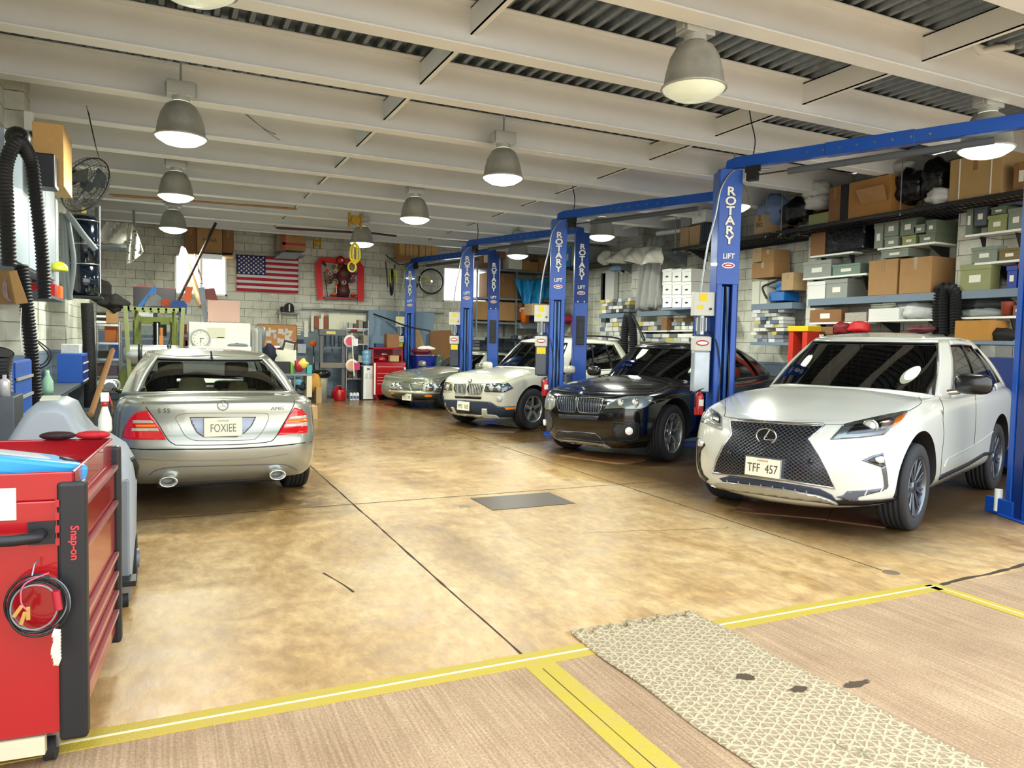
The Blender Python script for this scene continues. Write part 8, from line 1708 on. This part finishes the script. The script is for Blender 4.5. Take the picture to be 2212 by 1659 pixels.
r = root('exhaust_sleeve', pX(1358, 740, 9.3), 'thick black sleeve hose hung in a loop near the parts boxes', 'hose'); corrugated([pX(1348, 770, 9.3), pX(1350, 715, 9.3), pX(1357, 682, 9.3), pX(1367, 715, 9.3), pX(1368, 770, 9.3)], .1, pitch=.04).build('sleeve', m_hose, r, world=True); MB().tube([pX(1366, 682, 9.3), pX(1376, 700, 9.3), pX(1392, 735, 9.3)], .03, 8).build('arm', m_blk, r, world=True)
r = root('exhaust_sleeve', pX(1510, 740, 9.3), 'thick black sleeve hose half hidden by the nearest lift post', 'hose'); corrugated([pX(1506, 740, 9.3), pX(1508, 695, 9.3), pX(1514, 678, 9.3), pX(1522, 690, 9.3), pX(1523, 740, 9.3)], .1, pitch=.04).build('sleeve', m_hose, r, world=True)
# red / yellow things near the bench
y0, y1, z0, z1 = QX(1700, 708, 1744, 741, 9.4); r = root('step_stool', (9.5, (y0+y1)/2, z0), 'red stand with yellow top beside the small parts pile', 'stand'); MB().box(9.4, 9.7, y0, y1, z1-.06, z1+.03).build('yellow_top', mat('#e0b416', .4), r, world=True, bevel=.01)
for y in (y0+.02, y1-.12): MB().box(9.42, 9.68, y, y+.1, z0-.5, z1-.06).build('red_leg', mat('#c0301c', .4), r, world=True)
blobX('red_bag', 1819, 709, 9.8, .13, (.8, 1.3, .8), mat('#7c1820', .6), 'dark red bag on the bench behind the nearest crossover roof', 'bag', 2); blobX('red_bag', 1856, 708, 9.8, .13, (.8, 1.4, .8), mat('#c4121c', .6), 'bright red bag right of the dark red one', 'bag', 3); cbX((1768, 706, 1799, 722), 9.8, m_card2, 'low brown carton left of the dark red bag', tape=False); blobX('maroon_tool', 1990, 712, 9.8, .11, (.8, 1.8, .5), mat('#6a3038', .5), 'maroon power tool on the bench beside the hose loops', 'tool', 4)
MB().box(9.7, 10.4, 5.3, 6.3, .1, 1.5).build('parts_cabinet', mat('#122c6e', .5), label='dark blue parts cabinet behind the tail of the nearest crossover', cat='cabinet', bevel=.006)
# pipes at the ceiling
b = MB(); b.tube([pX(1298, 505, 9.7), pX(1400, 478, 9.7), pX(1475, 468, 9.7)], .045, 10).tube([pX(1420, 505, 9.7), pX(1470, 498, 9.7), pX(1500, 484, 9.7)], .05, 10); b.build('duct_pipe', m_wht, label='white pipe run under the ceiling beyond the second lift', cat='pipe')
Pq = lambda x, y: pZ(x, y, 4.22)
r = root('drain_pipe', Pq(2150, 100), 'white drain pipe with elbow under the roof deck at the top right', 'pipe')
MB().tube([pY(2106, 30, 4.6), pY(2106, 100, 4.6), pY(2118, 112, 4.6), pY(2150, 104, 4.6), pY(2212, 96, 4.6)], .034, 12).build('small_pipe', m_wht, r, world=True); MB().tube([pY(2140, 62, 4.7), pY(2240, 92, 4.7)], .06, 14).lathe([(0, 0), (.07, 0), (.07, .05)], pY(2140, 62, 4.7), (-1, 0, .2), 16).build('large_pipe', m_wht, r, world=True)
for x in (2128, 2163): MB().tube([pY(x, 70, 4.6), pY(x, 2, 4.6)], .006, 6).build('strap', m_steel, r, world=True)
MB().tube(cat_rom([pY(530, 247, 9.9), pY(590, 288, 10.4), pY(660, 297, 10.8), pY(765, 277, 11.1)], 8), .005, 5).tube(cat_rom([pY(534, 248, 9.9), pY(600, 300, 10.4), pY(670, 326, 10.8), pY(767, 278, 11.1)], 8), .004, 5).build('loose_wire', m_gr2, label='thin loose wires drooping between the left beams', cat='wire')
# extinguishers on the lift posts
for px, y0_, y1_, Yq_, lbx in ((1509, 840, 896, 6.85, 'on the nearest lift post beside the headlight'), (1177, 814, 855, 11.0, 'on the second lift post beside the third crossover'), (994, 795, 815, 15.3, 'on the third lift post, mostly behind a hood'), (1239, 690, 724, 16.5, 'on the right wall beyond the third lift')):
    c0 = pY(px, y1_, Yq_); extinguisher(c0, pY(px, y0_, Yq_).z-c0.z, 'red fire extinguisher '+lbx)
# ================= FLOOR THINGS =================
strip(2.75, 3.63, 6.2, 6.76, mat('#4a3b2c', .4, .4, var=.2), .004, 'trim_steel_cover_plate')
def flatY(nm, pts, h, m, label, cat): 
    a = [pZ(x, y, 0) for x, y in pts]; return MB().prism([v+Vector((0, 0, .001)) for v in a], (0, 0, h)).build(nm, m, label=label, cat=cat)
m_board = mat('#6b4426', .7, var=.5, vs_=7)
flatY('cardboard_sheet', [(1206, 985), (1262, 974), (1400, 985), (1395, 995), (1358, 1003), (1336, 1004), (1260, 993)], .006, mat('#8f6437', .8, var=.6, vs_=9), 'oil-stained cardboard on the floor under the black crossover', 'cardboard'); flatY('plywood_sheet', [(1585, 1106), (1606, 1083), (1800, 1100), (1786, 1124)], .012, m_board, 'thin brown plywood under the nose of the nearest crossover', 'plywood'); flatY('plywood_sheet', [(1787, 1125), (1801, 1101), (1930, 1120), (1912, 1142)], .012, m_board, 'second piece of brown plywood next to the front wheel', 'plywood'); flatY('cardboard_sheet', [(1010, 928), (1060, 916), (1130, 926), (1110, 936), (1050, 936)], .006, mat('#5a4632', .8, var=.5), 'dark stained cardboard under the third crossover', 'cardboard')
for (px, py, rr) in ((1001, 1095, .07), (1925, 1237, .055)):
    c = pZ(px, py); ti[0] += 1; MB().lathe([(0, .002), (rr*.8, .003), (rr, .002), (rr*1.05, 0)], c, n=28).build('trim_floor_drain_%d' % ti[0], mat('#8f7d62', .4, .5, var=.3, vs_=60), kind='structure')
# woven mat with frayed end
mm = bpy.data.materials.new('woven_mat'); t = NT(mm); o = t.mapping(t.obj(), (1, 1, 1)); sp_ = t.n('SeparateXYZ'); t.set(sp_.inputs[0], o)
X_, Y_ = sp_.outputs[0], sp_.outputs[1]; g = None
nzd = t.math('MULTIPLY', t.math('SUBTRACT', t.noise(o, 24, 4), .5), .9)
for a in (0, 60, 120):
    c_, s_ = math.cos(R_(a)), math.sin(R_(a)); v = t.math('ADD', t.math('ADD', t.math('MULTIPLY', X_, c_*21), t.math('MULTIPLY', Y_, s_*21)), nzd); f = t.math('PINGPONG', v, .5); g = f if g is None else t.math('MINIMUM', g, f)
mk = t.ramp(g, [(.05, (1, 1, 1, 1)), (.17, (0, 0, 0, 1))]); n_ = t.noise(o, 2.2, 5, .6); n5 = t.noise(o, 130, 3)
c_ = t.mix(mk, t.mix(n5, lin('#7d684c'), lin('#b39c7a')), lin('#bfb28e')); c_ = t.mix(t.ramp(t.noise(o, 2.6, 6, .6, .2), [(.63, (0, 0, 0, 1)), (.70, (.85, .85, .85, 1))]), c_, lin('#2e241a')); t.bsdf(c_, .9, bump=t.math('ADD', mk, n5), bstr=.6, bdist=.01)
b = MB(); nu, nv = 60, 80
def fm(u, v):
    x = 1.96+.83*u+.008*math.sin(v*23)*(1 if u > .5 else -1); y = lerp(.7, 3.36, v)
    if v > .97: y += .03*math.sin(u*37)*math.sin(u*11)+.02*math.sin(u*90)
    return Vector((x, y, .004+.003*math.sin(u*19+v*9)**2+(.012*abs(math.sin(u*25)) if v > .98 else 0)))
b.grid(fm, nu, nv); b.build('woven_mat', mm, label='worn woven mat with frayed end and oil spots at the yellow line', cat='mat', solid=.006, recalc=False)
mb = MB()
for k in range(120): u = rnd.random(); p = Vector((1.96+.83*u, 3.36, .008)); mb.tube([p, p+Vector((rnd.uniform(-.02, .02), rnd.uniform(.0, .03), rnd.uniform(0, .012))), p+Vector((rnd.uniform(-.03, .03), rnd.uniform(.02, .05), 0))], .0018, 4)
mo = [o for o in bpy.data.objects if o.name == 'woven_mat'][0]; mb.build('frayed_fringe', mat('#c9bd98', .9), mo, world=True)['kind'] = 'stuff'
for (px, py, w, l) in ((1850, 1472, .10, .03), (1610, 1462, .05, .04), (1725, 1488, .06, .03)):
    c = pZ(px, py, .012); rr = random.Random(int(px)); ti[0] += 1; P = [c+Vector((w*(.6+.5*rr.random())*math.cos(a), l*(.5+.6*rr.random())*math.sin(a), 0)) for a in [2*math.pi*i/26 for i in range(26)]]
    if px > 1800: P = [Vector((p.x, p.y, .0008)) for p in P]
    MB().add(P, [list(range(26))]).build('trim_oil_spot_%d' % ti[0], mat('#4a3a26', .6), kind='structure')
